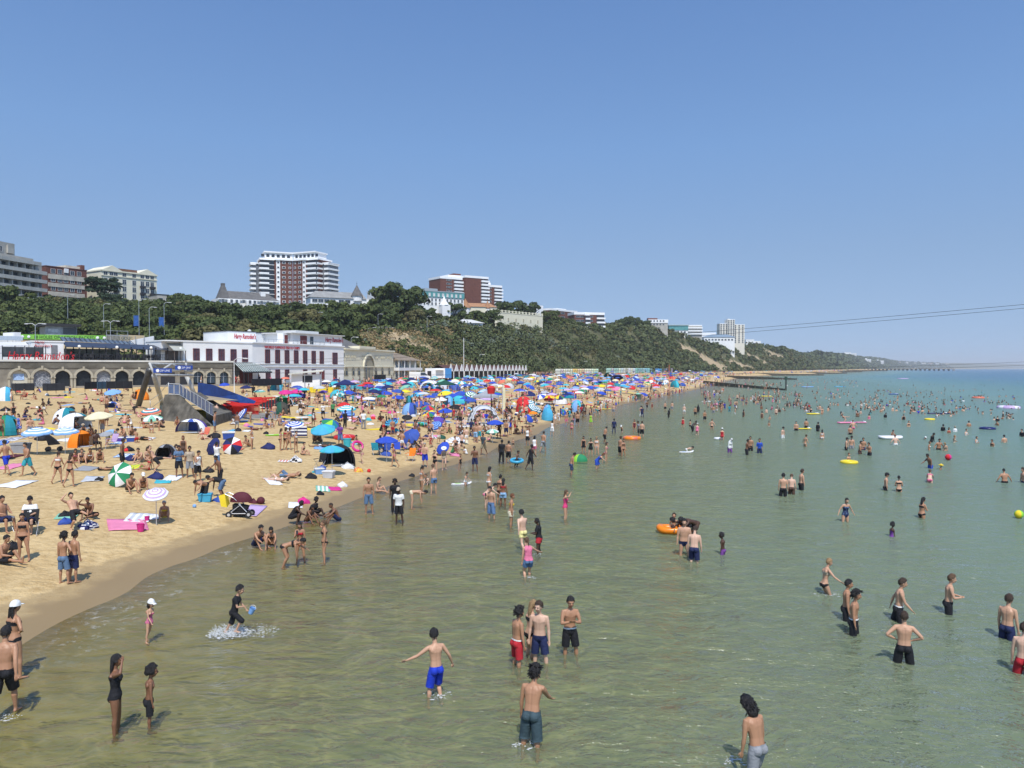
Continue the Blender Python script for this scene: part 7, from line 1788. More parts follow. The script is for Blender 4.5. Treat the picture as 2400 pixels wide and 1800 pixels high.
for row in[('A',1180,1392,1.9,1.5,60,'pink','large pink picnic blanket near the water'),('A',1290,1330,1.5,1.0,75,'white','white patterned towel behind the pink blanket','lgrey'),('A',800,870,1.6,.9,80,'grey','grey beach blanket right of the two women walking away'),('A',860,965,1.8,.9,70,'lgrey','pale grey blanket left of the green and white parasol'),('A',150,1010,2.2,1.1,85,'white','white towel at the left edge of the sand'),('A',110,845,2.0,.9,85,'pink','pink towel behind the walking man in teal shorts'),('A',1600,960,1.6,.8,80,'white','white towel behind the three standing friends'),('A',1510,992,1.0,.8,70,'turq','small turquoise towel behind the seated couple'),('A',1240,850,1.6,.9,80,'lime','green checked blanket behind the tipped parasol','yellow'),('A',120,590,2.2,1.0,85,'white','white patterned blanket by the dress wearing woman','navy'),('A',620,600,1.8,.9,85,'white','white towel under the right light blue parasol'),('A',110,750,2.0,.9,85,'maroon','dark plum blanket by the grey box'),('A',620,280,2.2,.7,88,'lblue','pale blue towel before the lying sunbather'),('A',750,175,1.8,.4,88,'cream','small cream towel near the arcade'),('A',1130,395,1.6,.6,88,'cream','cream towel near the parasol group'),('A',1080,330,2.6,.7,85,'lgrey','grey board lying by the crowd left of the gantry'),('A',1650,375,2.0,.9,80,'white','white towel at the foot of the ramp'),('A',1380,590,1.6,.7,80,'white','white towel beside the boy in red shorts'),('A',1100,630,1.6,.8,80,'lblue','blue and white towel by the cool boxes','white'),('A',1150,745,1.6,.9,80,'lblue','light blue blanket behind the man in dark shorts','white'),('A',620,1310,1.1,.8,70,'mint','pale green towel left of the resting man'),('A',1390,1320,.9,.7,60,'white','white tote bag and cloth by the older woman'),('B',830,1090,1.9,.75,62,'white','white towel under the pale lying woman'),('B',1340,1165,1.5,.8,75,'mint','mint patterned towel near the water','white'),('B',1460,1165,1.0,.7,70,'magenta','hot pink towel near the water'),('B',630,1395,2.3,.8,85,'lilac','lilac pink picnic blanket behind the pushchair'),('B',1060,1335,1.3,.7,75,'white','white towel behind the seated group at the water'),('B',430,565,1.8,.7,85,'sky','sky blue towel with a black bag'),('B',560,570,1.1,.6,85,'white','white towel beside the sky blue one'),('B',550,495,2.4,.5,88,'yellow','yellow towel lying along the boardwalk'),('B',940,880,1.0,.7,80,'white','white towel with a red edge','coral'),('B',1300,745,1.6,.7,80,'lblue','light blue towel under the lying person'),('B',1690,700,1.5,.9,70,'turq','turquoise and white towel by the teal bucket','white'),('B',1590,935,1.4,.8,75,'white','white sheet beside the black dome tent'),('B',1180,490,1.6,.7,85,'coral','coral striped towel left of the ringed parasol','white'),('B',480,760,1.4,.6,80,'coral','salmon towel beneath the panelled umbrella'),('C',1060,770,2.6,.5,86,'cream','long cream towel near the shoreline'),('C',700,720,1.4,.9,75,'white','white and blue patterned blanket','navy'),('C',940,900,1.6,.8,80,'pink','pink blanket under the family on the shore'),('C',120,330,2.0,.8,80,'sky','blue and yellow striped towel','cream'),('C',500,335,2.2,.8,85,'coral','coral towel in the middle of the beach'),('C',700,520,1.8,1.0,80,'mint','mint blanket near the rainbow umbrella'),('C',280,680,1.6,.8,80,'turq','turquoise blanket behind the blue parasol','white'),('C',860,560,2.0,.9,80,'white','white blanket near the walking man')]:TW(*row)
def PL(z,x,y,r,c,lab,**k):a,b,s=ZONES[z];pile(a+x/s,b+y/s,r,c,lab,**k)
for row in[('A',110,1605,.28,'black','black bag and clothes on the sand behind the woman in the bandeau'),('A',1190,700,.34,'black','tall black rucksack beside the red bag'),('A',1175,700,.25,'red','small red bag beside the black rucksack'),('A',600,1310,.26,'black','black bag beside the reclining man'),('A',600,1375,.24,'blue','blue towel heap under the reclining man'),('A',810,1415,.36,'navy','navy and white spotted cloth heap'),('A',1450,950,.40,'navy','dark heap of clothes with a lime edge'),('A',915,975,.20,'black','black bag on the pale grey blanket'),('A',1210,785,.36,'navy','navy bag between the man in dark shorts and the pale couple'),('A',800,805,.3,'black','black bag in front of the seated women'),('A',540,550,.28,'black','black bag under the right light blue parasol'),('A',1920,470,.3,'black','black beach bag right of the violet tent'),('A',1585,370,.26,'black','black bag near the ramp foot'),('A',390,600,.5,'black','black heap of bags under the left light blue parasol'),('A',50,330,.5,'black','dark heap of belongings at the left edge'),('A',360,362,.4,'black','dark clothes heap in front of the teal dome'),('A',1800,500,.4,'white','heap of white towels in the violet tent mouth'),('B',785,748,.48,'navy','navy clothes heap on open sand'),('B',170,990,.34,'black','black and white rucksack behind the bending man'),('B',1060,882,.42,'white','black and white bag left open on the sand'),('B',1215,1050,.33,'black','black rucksack beside the blue bags'),('B',1330,965,.3,'blue','blue bag beside the camping chair'),('B',1290,1000,.34,'turq','turquoise shopping bag by the black dome tent'),('B',1140,1310,.32,'magenta','hot pink bag on the white towel'),('B',1590,950,.4,'white','heap of pale clothes by the dome tent mouth'),('B',1700,985,.3,'coral','scattered beach toys and clothes'),('B',235,640,.5,'black','black heap of clothes by the blue cool box'),('B',470,570,.3,'black','black bag on the sky blue towel'),('B',760,600,.24,'black','black ball shaped bag left of the lime board'),('B',550,820,.01,'black','tiny dark item'),('B',630,1310,.22,'maroon','dark red bag right of the pushchair'),('B',1540,1140,.3,'white','white hat and bag on the pink towel'),('B',1310,1225,.22,'black','pair of black shoes heap by the mint towel'),('B',280,1290,.30,'blue','bright blue bag in front of the bending men'),('C',650,735,.4,'navy','navy heap of clothes near the walking man'),('C',800,735,.4,'dgreen','dark green heap of clothes'),('C',480,830,.5,'navy','dark heap of bags under the tilted blue umbrella'),('C',235,905,.45,'blue','blue patterned towel heap by the camping chairs'),('C',505,1120,.2,'black','pair of dark shoes on wet sand'),('C',1300,690,.5,'dgreen','dark heap of bags by the metal railings'),('C',340,660,.3,'turq','turquoise cloth heap below the black umbrella'),('C',730,195,.5,'black','dark bags under the white arch shelter')]:
 if row[3]>.05:PL(*row,c2={'white':'black','navy':'white','coral':'yellow'}.get(row[4])if 'spotted' in row[5]or 'and white' in row[5]or 'toys' in row[5]else None)
def G(z,x,y):return ground(*zp(z,x,y))
coolbox(*zp('B',375,655),'blue','blue cool box with white lid left of the seated woman',1.5);coolbox(*zp('B',135,1290),'sky','light blue cool box the men are bending over',1.0,10,'sky');coolbox(*zp('B',1400,1050),'lgrey','grey white cool box in front of the parasol pole',1.1,-10);coolbox(*zp('A',1210,615),'blue','blue cool box beside the boy in red shorts',.9);coolbox(*zp('A',1110,612),'purple','violet cool box beside the sitting child',.8)
coolbox(*zp('A',195,718),'grey','dark grey storage box under the left light blue parasol',1.6,5,'grey');coolbox(*zp('B',1300,1010),'lblue','pale blue cool bag by the black rucksack',.9,30,'white')
bucket(G('A',1303,1450),'magenta','hot pink bucket upside down near the pink blanket',1.5);bucket(G('A',1362,1352),'magenta','small pink bucket on the white patterned towel');bucket(G('B',1588,735),'turq','big turquoise tub right of the man in the purple shirt',3.2);ball(G('B',705,1318),.2,'maroon','dark round ball right of the pushchair');ball(G('A',1800,1228),.09,'lblue','pale blue ball on the sand');ball(G('C',65,1080),.13,'red','small red ball on the sand')
chair(*zp('B',1310,945),200,'black','black camping chair left of the dome tent');chair(*zp('C',140,905),150,'teal','dark teal camping chair under the bright blue parasol');chair(*zp('C',350,895),170,'royal','bright blue camping chair right of the walking woman');chair(*zp('C',490,965),200,'orange','orange camping chair at the top of the wet sand');chair(*zp('A',220,228),190,'coral','pale red camping chair of the sunbather near the arcade');chair(*zp('A',1890,590),200,'coral','pink and white striped deck chair by the cool box');chair(*zp('A',1030,665),200,'lilac','lilac blue chair behind the orange shelter');chair(*zp('A',870,690),150,'brown','low brown camping chair of the dark skinned man');chair(*zp('I',190,285),160,'black','black chair of the man in white');chair(*zp('I',20,270),130,'grey','grey green deck chair cut by the left edge');chair(*zp('C',235,905),200,'blue','blue patterned camping chair')
windbreak(*zp('B',975,632),2,0,('navy','white'),'navy and white spotted windbreak panel under the ringed parasol',.95,.85);windbreak(*zp('B',1180,185),5,-4,('yellow',),'yellow windbreak left of the navy gazebo');windbreak(*zp('B',1480,145),6,5,('sky','turq'),'sky blue windbreak behind the navy gazebo')
board(*zp('B',840,620),1.5,25,'lime','lime green bodyboard leaning by the standing women');board(*zp('D',770,520),3.2,6,'yellow','yellow paddle board held at the edge of the crowd','grey');board(*zp('D',660,500),2.6,20,'yellow','second yellow board left of the yellow paddle board');board(*zp('C',130,330),2.6,4,'sky','sky blue striped paddle board on the sand','cream');board(*zp('C',900,520),2.6,-12,'green','green board behind the rainbow umbrella','yellow');board(*zp('C',640,310),2.8,12,'lblue','pale blue inflatable board in the crowd','white')
ring_float(G('B',1560,655)+Vector((0,0,.2)),.75,'red','red inflatable ring boat beside the man in the purple shirt');ring_float(G('C',1078,495)+Vector((0,0,.45)),.5,'sky','blue and white patterned ring left of the grey arch shelter',75,0,'white');ring_float(G('C',590,605)+Vector((0,0,.2)),.65,'turq','green and turquoise ring lying on the sand',0,0,'green')
# pushchair
o=thing('pushchair','black three wheeled pushchair with maroon hood and yellow cloth near the water','pushchair',G('B',495,1450),R(4))
mb=MB()
for s_ in(-.27,.27):mb.tube([(-.48,s_,.18),(.1,s_,.62),(-.25,s_,.95),(-.62,s_,1.12)],.018,6);mb.tube([(.45,s_,.18),(.0,s_,.66)],.018,6);mb.tube([(-.45,s_,.2),(.42,s_,.2)],.014,6)
mb.tube([(-.62,-.27,1.12),(-.62,.27,1.12)],.022,6);mb.obj('frame',m_pole,o)
for x in(-.45,.45):
 for y in(-.28,.28):wh=MB();wh.tube([(x,y-.025,.15),(x,y+.025,.15)],.15,14);wo=wh.obj('wheel',m_pblack,o);wr=MB();wr.tube([(x,y-.03,.15),(x,y+.03,.15)],.07,10);wr.obj('rim',m_pole,wo)
mb=MB();mb.prism([(-.3,.35),(.3,.32),(.38,.5),(.05,.58),(-.3,.62)],-.22,.22);mb.prism([(-.34,.1),(.3,.1),(.36,.3),(-.3,.33)],-.2,.2);mb.obj('seat',pcm['black'],o)
mb=MB();mb.ell((.05,0,.72),(.52,.3,.46),14,7,half=True);mb.obj('hood',pcm['maroon'],o,True);mb=MB();mb.add([(-.62,-.29,1.13),(-.62,.1,1.14),(-.5,.1,.62),(-.52,-.31,.5),(-.9,-.3,1.05),(-.78,-.31,.55)],[(0,1,2,3),(0,4,5,3)]);mb.obj('yellow_cloth',pcm['yellow'],o)
pr2=thing('folded_pushchair','black pushchair parked between the light blue parasols','pushchair',G('A',500,700),R(20));mb=MB();mb.prism([(-.3,.4),(.35,.45),(.1,.75),(-.35,1.15),(-.5,1.1)],-.22,.22);mb.obj('seat',pcm['black'],pr2)
for x in(-.35,.35):wh=MB();wh.tube([(x,-.25,.15),(x,.25,.15)],.15,12);wh.obj('wheel',m_pblack,pr2)
# beach railings beside the arch shelter
o=thing('beach_railing','white metal pedestrian railing in front of the pale arch shelter','railing',G('C',1040,630));w0,w1=G('C',1040,630),G('C',1510,640);mb=MB();d=w1-w0
for k in range(10):p=d*(k/9);mb.tube([p-Vector((0,0,.2)),p+Vector((0,0,1.1))],.025,5)
for z in(.35,.7,1.1):mb.tube([Vector((0,0,z)),d+Vector((0,0,z))],.025,5)
mb.obj('rails',m_frame,o)
# ================================================================== the people, as in the photograph
NOUN={'m':'man','f':'woman','c':'boy','g':'girl','y':'teenage boy'}
BASEH={'m':1.77,'f':1.65,'c':1.30,'g':1.20,'y':1.72}
HS={'short':'short','curly':'curly','afro':'afro','mop':'curly','shag':'shaggy','long':'long','bob':'shoulder length','bun':'bun of','topbun':'top knot of','tail':'ponytail of','braids':'braided','buzz':'cropped'}
def art(w):return('an ' if w[0]in 'aeiou' else 'a ')+w
ALLP=[]
def person(z,x,y,pose,rz,who,hair,wear,place='',h=None,yaw=0,group=None,mir=0,twist=0,dz=0,pos=None):
 px,py=zp(z,x,y)
 kind,skin=who[0],who[1];fat={'':1.0,'1':.9,'2':1.12,'3':1.3}[who[2:]]
 W=water(px,py)
 if pos is None:
  if W.y>0 and W.x>float(xs(W.y)):pos=Vector((W.x,W.y,float(terrain(W.x,W.y))))
  else:pos=ground(px,py)
 pos=Vector(pos)+Vector((0,0,dz))
 sub=pos.z<-.05
 hat=None
 hh=hair.split('+');hs,hcol=hh[0].split('.')
 if len(hh)>1:hat=tuple(hh[1].split('.'))
 wr=[]
 for w in wear.split('+'):
  if not w:continue
  g,c=w.split('.');wr.append((g,{'spot':('pink','purple',20),'bluepat':('blue','white',16),'navypat':('navy','steel',14),'redpat':('red','white',16)}.get(c,c)))
 cw={'spot':'spotted pink','bluepat':'blue patterned','navypat':'dark floral','redpat':'red patterned'}
 names=[]
 for w in wear.split('+'):
  if w and 'waistband' not in w:g,c=w.split('.');names.append((cw.get(c,wd(c)),g))
 if len(names)==2 and names[0][1]=='bikini_bottom':names=[(names[0][0],'bikini_bottom')]
 gw=' and '.join('%s %s'%(c,GWORD[g])for c,g in names[:2])
 sk=SHADE[skin]
 pn=POSEN[pose]
 lab='%s %s in %s'%(sk,NOUN[kind],gw)if gw else '%s %s'%(sk,NOUN[kind])
 if hat:lab+=' and %s %s'%(hat[1],{'cap':'cap','sunhat':'sun hat','bucket':'hat','hijab':'headscarf','wrap':'head wrap'}[hat[0]])
 ht='' if hat else ', %s %s hair'%(HS[hs],HN[hcol])
 full=lab+ht+', '+pn+(' '+place if place else '')
 if len(full.split())>16:full=lab+', '+pn+(' '+place if place else '')
 if len(full.split())>16:full=lab+', '+pn.split(' with ')[0]+(' '+place if place else '')
 if len(full.split())>16:full=lab+(' '+place if place else '')
 if len(full.split())>16:full='%s in %s'%(NOUN[kind],gw)+(' '+place if place else '')
 if len(full.split())>16:full=' '.join(full.split()[:16])
 dist=pos.y
 vox=.0115 if dist<27 else .017 if dist<48 else .026 if dist<110 else .042
 sex='f' if kind in 'fg' else 'm'
 s=dict(pose=pose,sex='m' if kind in 'cg' and kind=='c' else sex,fat=fat if kind not in 'cg' else .88,child=1 if kind in 'cg' else(.25 if kind=='y' else 0),vox=vox,skin=skin,hair=(hs,hcol),hat=hat,wear=wr,h=h or BASEH[kind]*(1+((px*7+py*3)%9-4)*.008),rz=rz,yaw=yaw,mirror=mir,twist=twist,loc=pos,label=full,px=px,py=py,group=group,tilt={'lie':'back','liebent':'back','prone':'front'}.get(pose))
 if s['fat']==.88 and kind=='y':s['fat']=.9
 queue_person(s);ALLP.append(s);return s
p_=person
# ---- nearest, in the shallows
PB=p_('J',392,1392,'run',85,'cl','short.k','long_shorts.black+tee.black','splashing with a blue bucket',h=1.42)
p_('I',958,975,'stroll',115,'gl','bob.k+cap.white','swimsuit.spot','in ankle deep water',h=1.16)
p_('I',752,1565,'head',70,'fb','long.k','swimsuit.black','in the shallows next to the curly haired boy',h=1.66)
p_('I',968,1522,'stand',60,'cb','afro.k','shorts.black','next to the woman in the black swimsuit',h=1.36)
p_('I',22,1470,'walk',350,'mt2','short.k','shorts.black','cut by the left edge in the shallows',h=1.86)
p_('I',95,1208,'hip',25,'ft2','braids.k+cap.white','bikini_bottom.black+bikini_top.black','at the left edge of the water',h=1.78,mir=0)
p_('K',500,958,'punch',330,'yl1','short.k','shorts.royal','alone in the middle shallows',h=1.72,mir=1,yaw=40)
p_('H',225,772,'stand',60,'yt','curly.k','shorts.red+waistband.white','left of the group of four',h=1.70)
p_('H',340,690,'clasp',60,'fl','long.l','bikini_bottom.black+bikini_top.black','half hidden behind the pale teenager',h=1.68)
p_('H',430,742,'stand',195,'yp','short.b','shorts.navy','in the group of four',h=1.80,yaw=-20)
p_('H',690,672,'crossed',170,'yt','short.k','shorts.black+waistband.white','right of the group of four',h=1.77)
p_('H',345,1462,'reach',20,'mt','mop.k','long_shorts.slate','wading nearest the pier in teal shorts',h=1.78,yaw=-30)
p_('P',1776,1818,'look',330,'mt','shag.k','shorts.grey','at the bottom edge of the water',h=1.72,mir=1)
# ---- right hand waders
for a in[('G',440,1168,'stand',110,'yt','short.k','shorts.black','left of two friends near the right'),('G',500,1280,'stand',120,'yt','curly.k','shorts.black+waistband.white','in front of his friend near the right'),('G',822,1178,'stroll',110,'yl','short.b','shorts.black+waistband.white','between the two friends and the fair boy'),('G',1235,1118,'clasp',110,'yl','short.m','shorts.black','far right with hands together'),('G',890,1505,'hips',20,'ml','short.b','shorts.black','seen from behind, nearest at the right'),('G',1688,1318,'stand',60,'yl','short.b','shorts.navy','near the right edge'),('G',1815,1590,'stand',40,'yp','short.b','shorts.red','cut by the right edge'),('G',285,970,'wade',85,'fl1','bun.l','bikini_bottom.black+bikini_top.beige','left of the teenage boys'),('G',432,405,'side',175,'fl','tail.k','swimsuit.navypat','alone in the right hand water'),('G',795,522,'stand',70,'gd','afro.k','swimsuit.purple','alone in thigh deep water'),('G',1028,378,'clasp',75,'ft2','long.k','bikini_bottom.black+bikini_top.black','facing right in deep water'),('E',545,895,'stand',20,'yl','short.k','shorts.black','left of three friends'),('E',605,880,'look',20,'yp','short.m','shorts.brown','middle of three friends'),('E',670,850,'stand',80,'yl','short.b','shorts.black','right of three friends'),('E',1255,852,'stand',110,'yl','short.k+cap.black','shorts.black','by the woman with a plait'),('E',1345,862,'clasp',20,'fl','tail.k','bikini_bottom.black+bikini_top.black','next to the boy in a black cap'),('E',1560,800,'halfbend',30,'fp','tail.m','bikini_bottom.pink+bikini_top.pink','crouching into the water'),('E',2080,800,'side',10,'mt2','buzz.k','shorts.black','alone near the right edge'),('E',2212,800,'stand',270,'ml','short.b','shorts.navy','cut by the right edge, farther out'),('F',475,690,'stroll',330,'yp','short.k','trunks.lemon','left of the woman in black and red'),('F',600,722,'clasp',280,'fd','braids.k','skirt.red+tee.black','in knee deep water'),('F',505,925,'wade',340,'fl','tail.m','trunks.denim+vest.pink','in knee deep water'),('F',830,432,'shade',100,'fl','long.m','swimsuit.hotpink','alone shading her eyes'),('F',360,495,'stand',90,'ft2','bun.r','skirt.cream+bikini_top.yellow','in knee deep water'),('F',1860,745,'stand',190,'ml2','short.k','brief.navy','with sunglasses by the orange raft'),('F',1942,800,'look',20,'mp','short.b','shorts.navy','back turned by the orange raft'),('F',1900,560,'bend',280,'fd','afro.k','swimsuit.black','leaning over the orange raft'),('F',1960,555,'bend',250,'md','short.k','trunks.brown','bending behind the orange raft'),('F',2190,735,'stand',300,'cd','short.k','shorts.purple','right of the orange raft')]:p_(*a)
# ---- at the water's edge
for a in[('J',640,548,'sit',125,'mt','short.k','shorts.navy','in sunglasses at the water edge'),('J',775,545,'sit',170,'ft','long.k','bikini_bottom.black+bikini_top.black','beside the man in navy shorts'),('J',890,738,'bend',85,'ft','short.k','bikini_bottom.black+bikini_top.black','picking something from the water'),('J',1055,695,'phone',170,'ft','braids.k','bikini_bottom.red+bikini_top.red','holding a phone at the water edge'),('J',1288,690,'head',250,'ft','tail.m','bikini_bottom.black+bikini_top.black','head bowed at the water edge'),('J',1005,322,'squat',85,'md','short.k','shorts.black+vest.black','left of the seated group'),('J',1140,312,'sit',120,'fb','long.k','swimsuit.brown','in the middle of the seated group'),('J',1205,255,'sitflat',120,'fk','wrap.k' if False else 'afro.k','dress.black','at the back of the seated group'),('J',1395,300,'sit',245,'mb','buzz.b','shorts.navy','right of the seated group'),('I',155,452,'stand',165,'ft2','short.k','bikini_bottom.black+bandeau.black','looking down near the left edge'),('I',190,272,'chair',165,'ml3','short.k+cap.black','shorts.navy+tee.white','behind the woman in the bandeau'),('I',30,265,'chair',110,'mt2','short.k','shorts.navy','cut by the left edge on a deck chair'),('I',415,605,'hip',15,'yt1','curly.k','shorts.steel','left one of two boys standing close'),('I',475,598,'stand',20,'yt','short.k','shorts.navy','right one of two boys standing close'),('I',575,182,'sithead',165,'mb','buzz.k','shorts.black','arm across his face'),('I',490,258,'recline',130,'ml','short.k','shorts.black','in front of the man covering his face'),('I',40,478,'sitflat',95,'mt','short.k','shorts.black','legs out at the left edge'),('A',1525,1335,'sit',160,'ft2','short.g','bikini_bottom.yellow+bikini_top.yellow','older, beneath the lilac ringed parasol'),('C',65,1500,'stand',165,'mt','short.k','shorts.steel','bearded at the water edge'),('C',170,1290,'sitflat',110,'fl','tail.m','bikini_bottom.beige+bikini_top.beige','behind the bearded man'),('C',335,1490,'stand',170,'md','curly.k','trousers.black+tee.black','behind the man with a towel'),('C',375,1592,'stand',185,'md','short.k+cap.beige','shorts.black+tee.white','towel round his shoulders'),('C',505,1440,'bendmore',90,'fl','short.k','brief.cream','hands in the water'),('C',600,1292,'clasp',60,'ft','tail.k','bikini_bottom.beige+bikini_top.white','in the group on the wet sand'),('C',728,1292,'phone',320,'ml','short.m','trunks.denim','in the group on the wet sand'),('C',660,1205,'sit',200,'cp','short.m','trunks.grey','between the group standing on the wet sand'),('C',640,1030,'carry',190,'ml2','buzz.g','shorts.royal','holding a baby'),('C',742,1090,'clasp',200,'fl','bun.b','swimsuit.black','beside the man holding a baby'),('C',835,1052,'look',180,'fp','short.l+sunhat.white','swimsuit.beige','carrying a green bucket'),('C',330,1030,'walk',265,'ft','bun.r','bikini_bottom.coral'.replace('coral','pink')+'+bikini_top.purple','walking along the top of the beach'),('C',995,1060,'stroll',160,'gt','tail.m','swimsuit.black','alone on the wet sand'),('C',1150,1062,'phone',190,'mb','short.k','shorts.navy','holding a blue bag'),('C',1240,905,'walk',210,'mb','short.k','shorts.khaki+tee.slate','walking on the wet sand'),('C',1155,775,'stand',30,'mt','buzz.k','shorts.lightblue','left one of a pair near the railings'),('C',1192,760,'stand',20,'ml','short.b','shorts.teal','right one of a pair near the railings'),('C',1420,985,'stand',20,'md','short.k','trousers.black+tee.black','back turned at the shore'),('C',1490,982,'stand',20,'mt','short.k','shorts.black','back turned beside the man in black'),('C',1395,735,'hip',190,'md','short.k','shorts.black','by the bright blue parasol'),('C',1470,720,'clasp',190,'mt2','short.k','shorts.navy','by the bright blue parasol'),('C',1570,1022,'run',120,'cb','short.k','trousers.black','with a blue ring at his waist'),('C',1710,1042,'stroll',60,'md','short.k','long_shorts.black+vest.black','in ankle deep water'),('C',1755,912,'stand',20,'fl','bob.k','trunks.pink+vest.white','at the water edge'),('C',1845,870,'walk',30,'mt','short.b','shorts.grey','walking at the water edge'),('C',1938,705,'stand',20,'fl','bob.b','dress.white','white shawl at the water edge'),('C',1690,800,'stand',200,'ft','bun.b','shorts.black+vest.white','behind the woman in pink shorts'),('C',1035,1205,'kneel',120,'gl','bun.b','swimsuit.white','splashing in the swash'),('C',930,890,'sit',100,'fb','short.k+wrap.black','dress.green','wrapped in green at the shore'),('C',1055,895,'sit',300,'gt','bun.m','trunks.white+tee.white','opposite the woman in green'),('C',700,745,'walk',175,'ml','short.r','trunks.black','walking through the middle of the beach'),('C',1000,600,'stand',200,'mb','short.k','shorts.black','behind the seated friends'),('C',1255,1440,'halfbend',80,'fp2','short.k','bikini_bottom.pink+bikini_top.pink','leaning forward in the shallows'),('C',1290,1300,'stand',60,'fl','bob.k','bikini_bottom.white+bikini_top.white','behind the leaning woman'),('C',1320,1550,'phone',210,'ml','short.k','long_shorts.denim','looking at a camera'),('C',1435,1425,'stand',15,'fb','long.k','trunks.lightblue+bikini_top.red','very long hair down the back'),('C',1400,1395,'stand',40,'ft','topbun.k','bikini_bottom.brown+bikini_top.brown','beside the long haired woman')]:p_(*a)
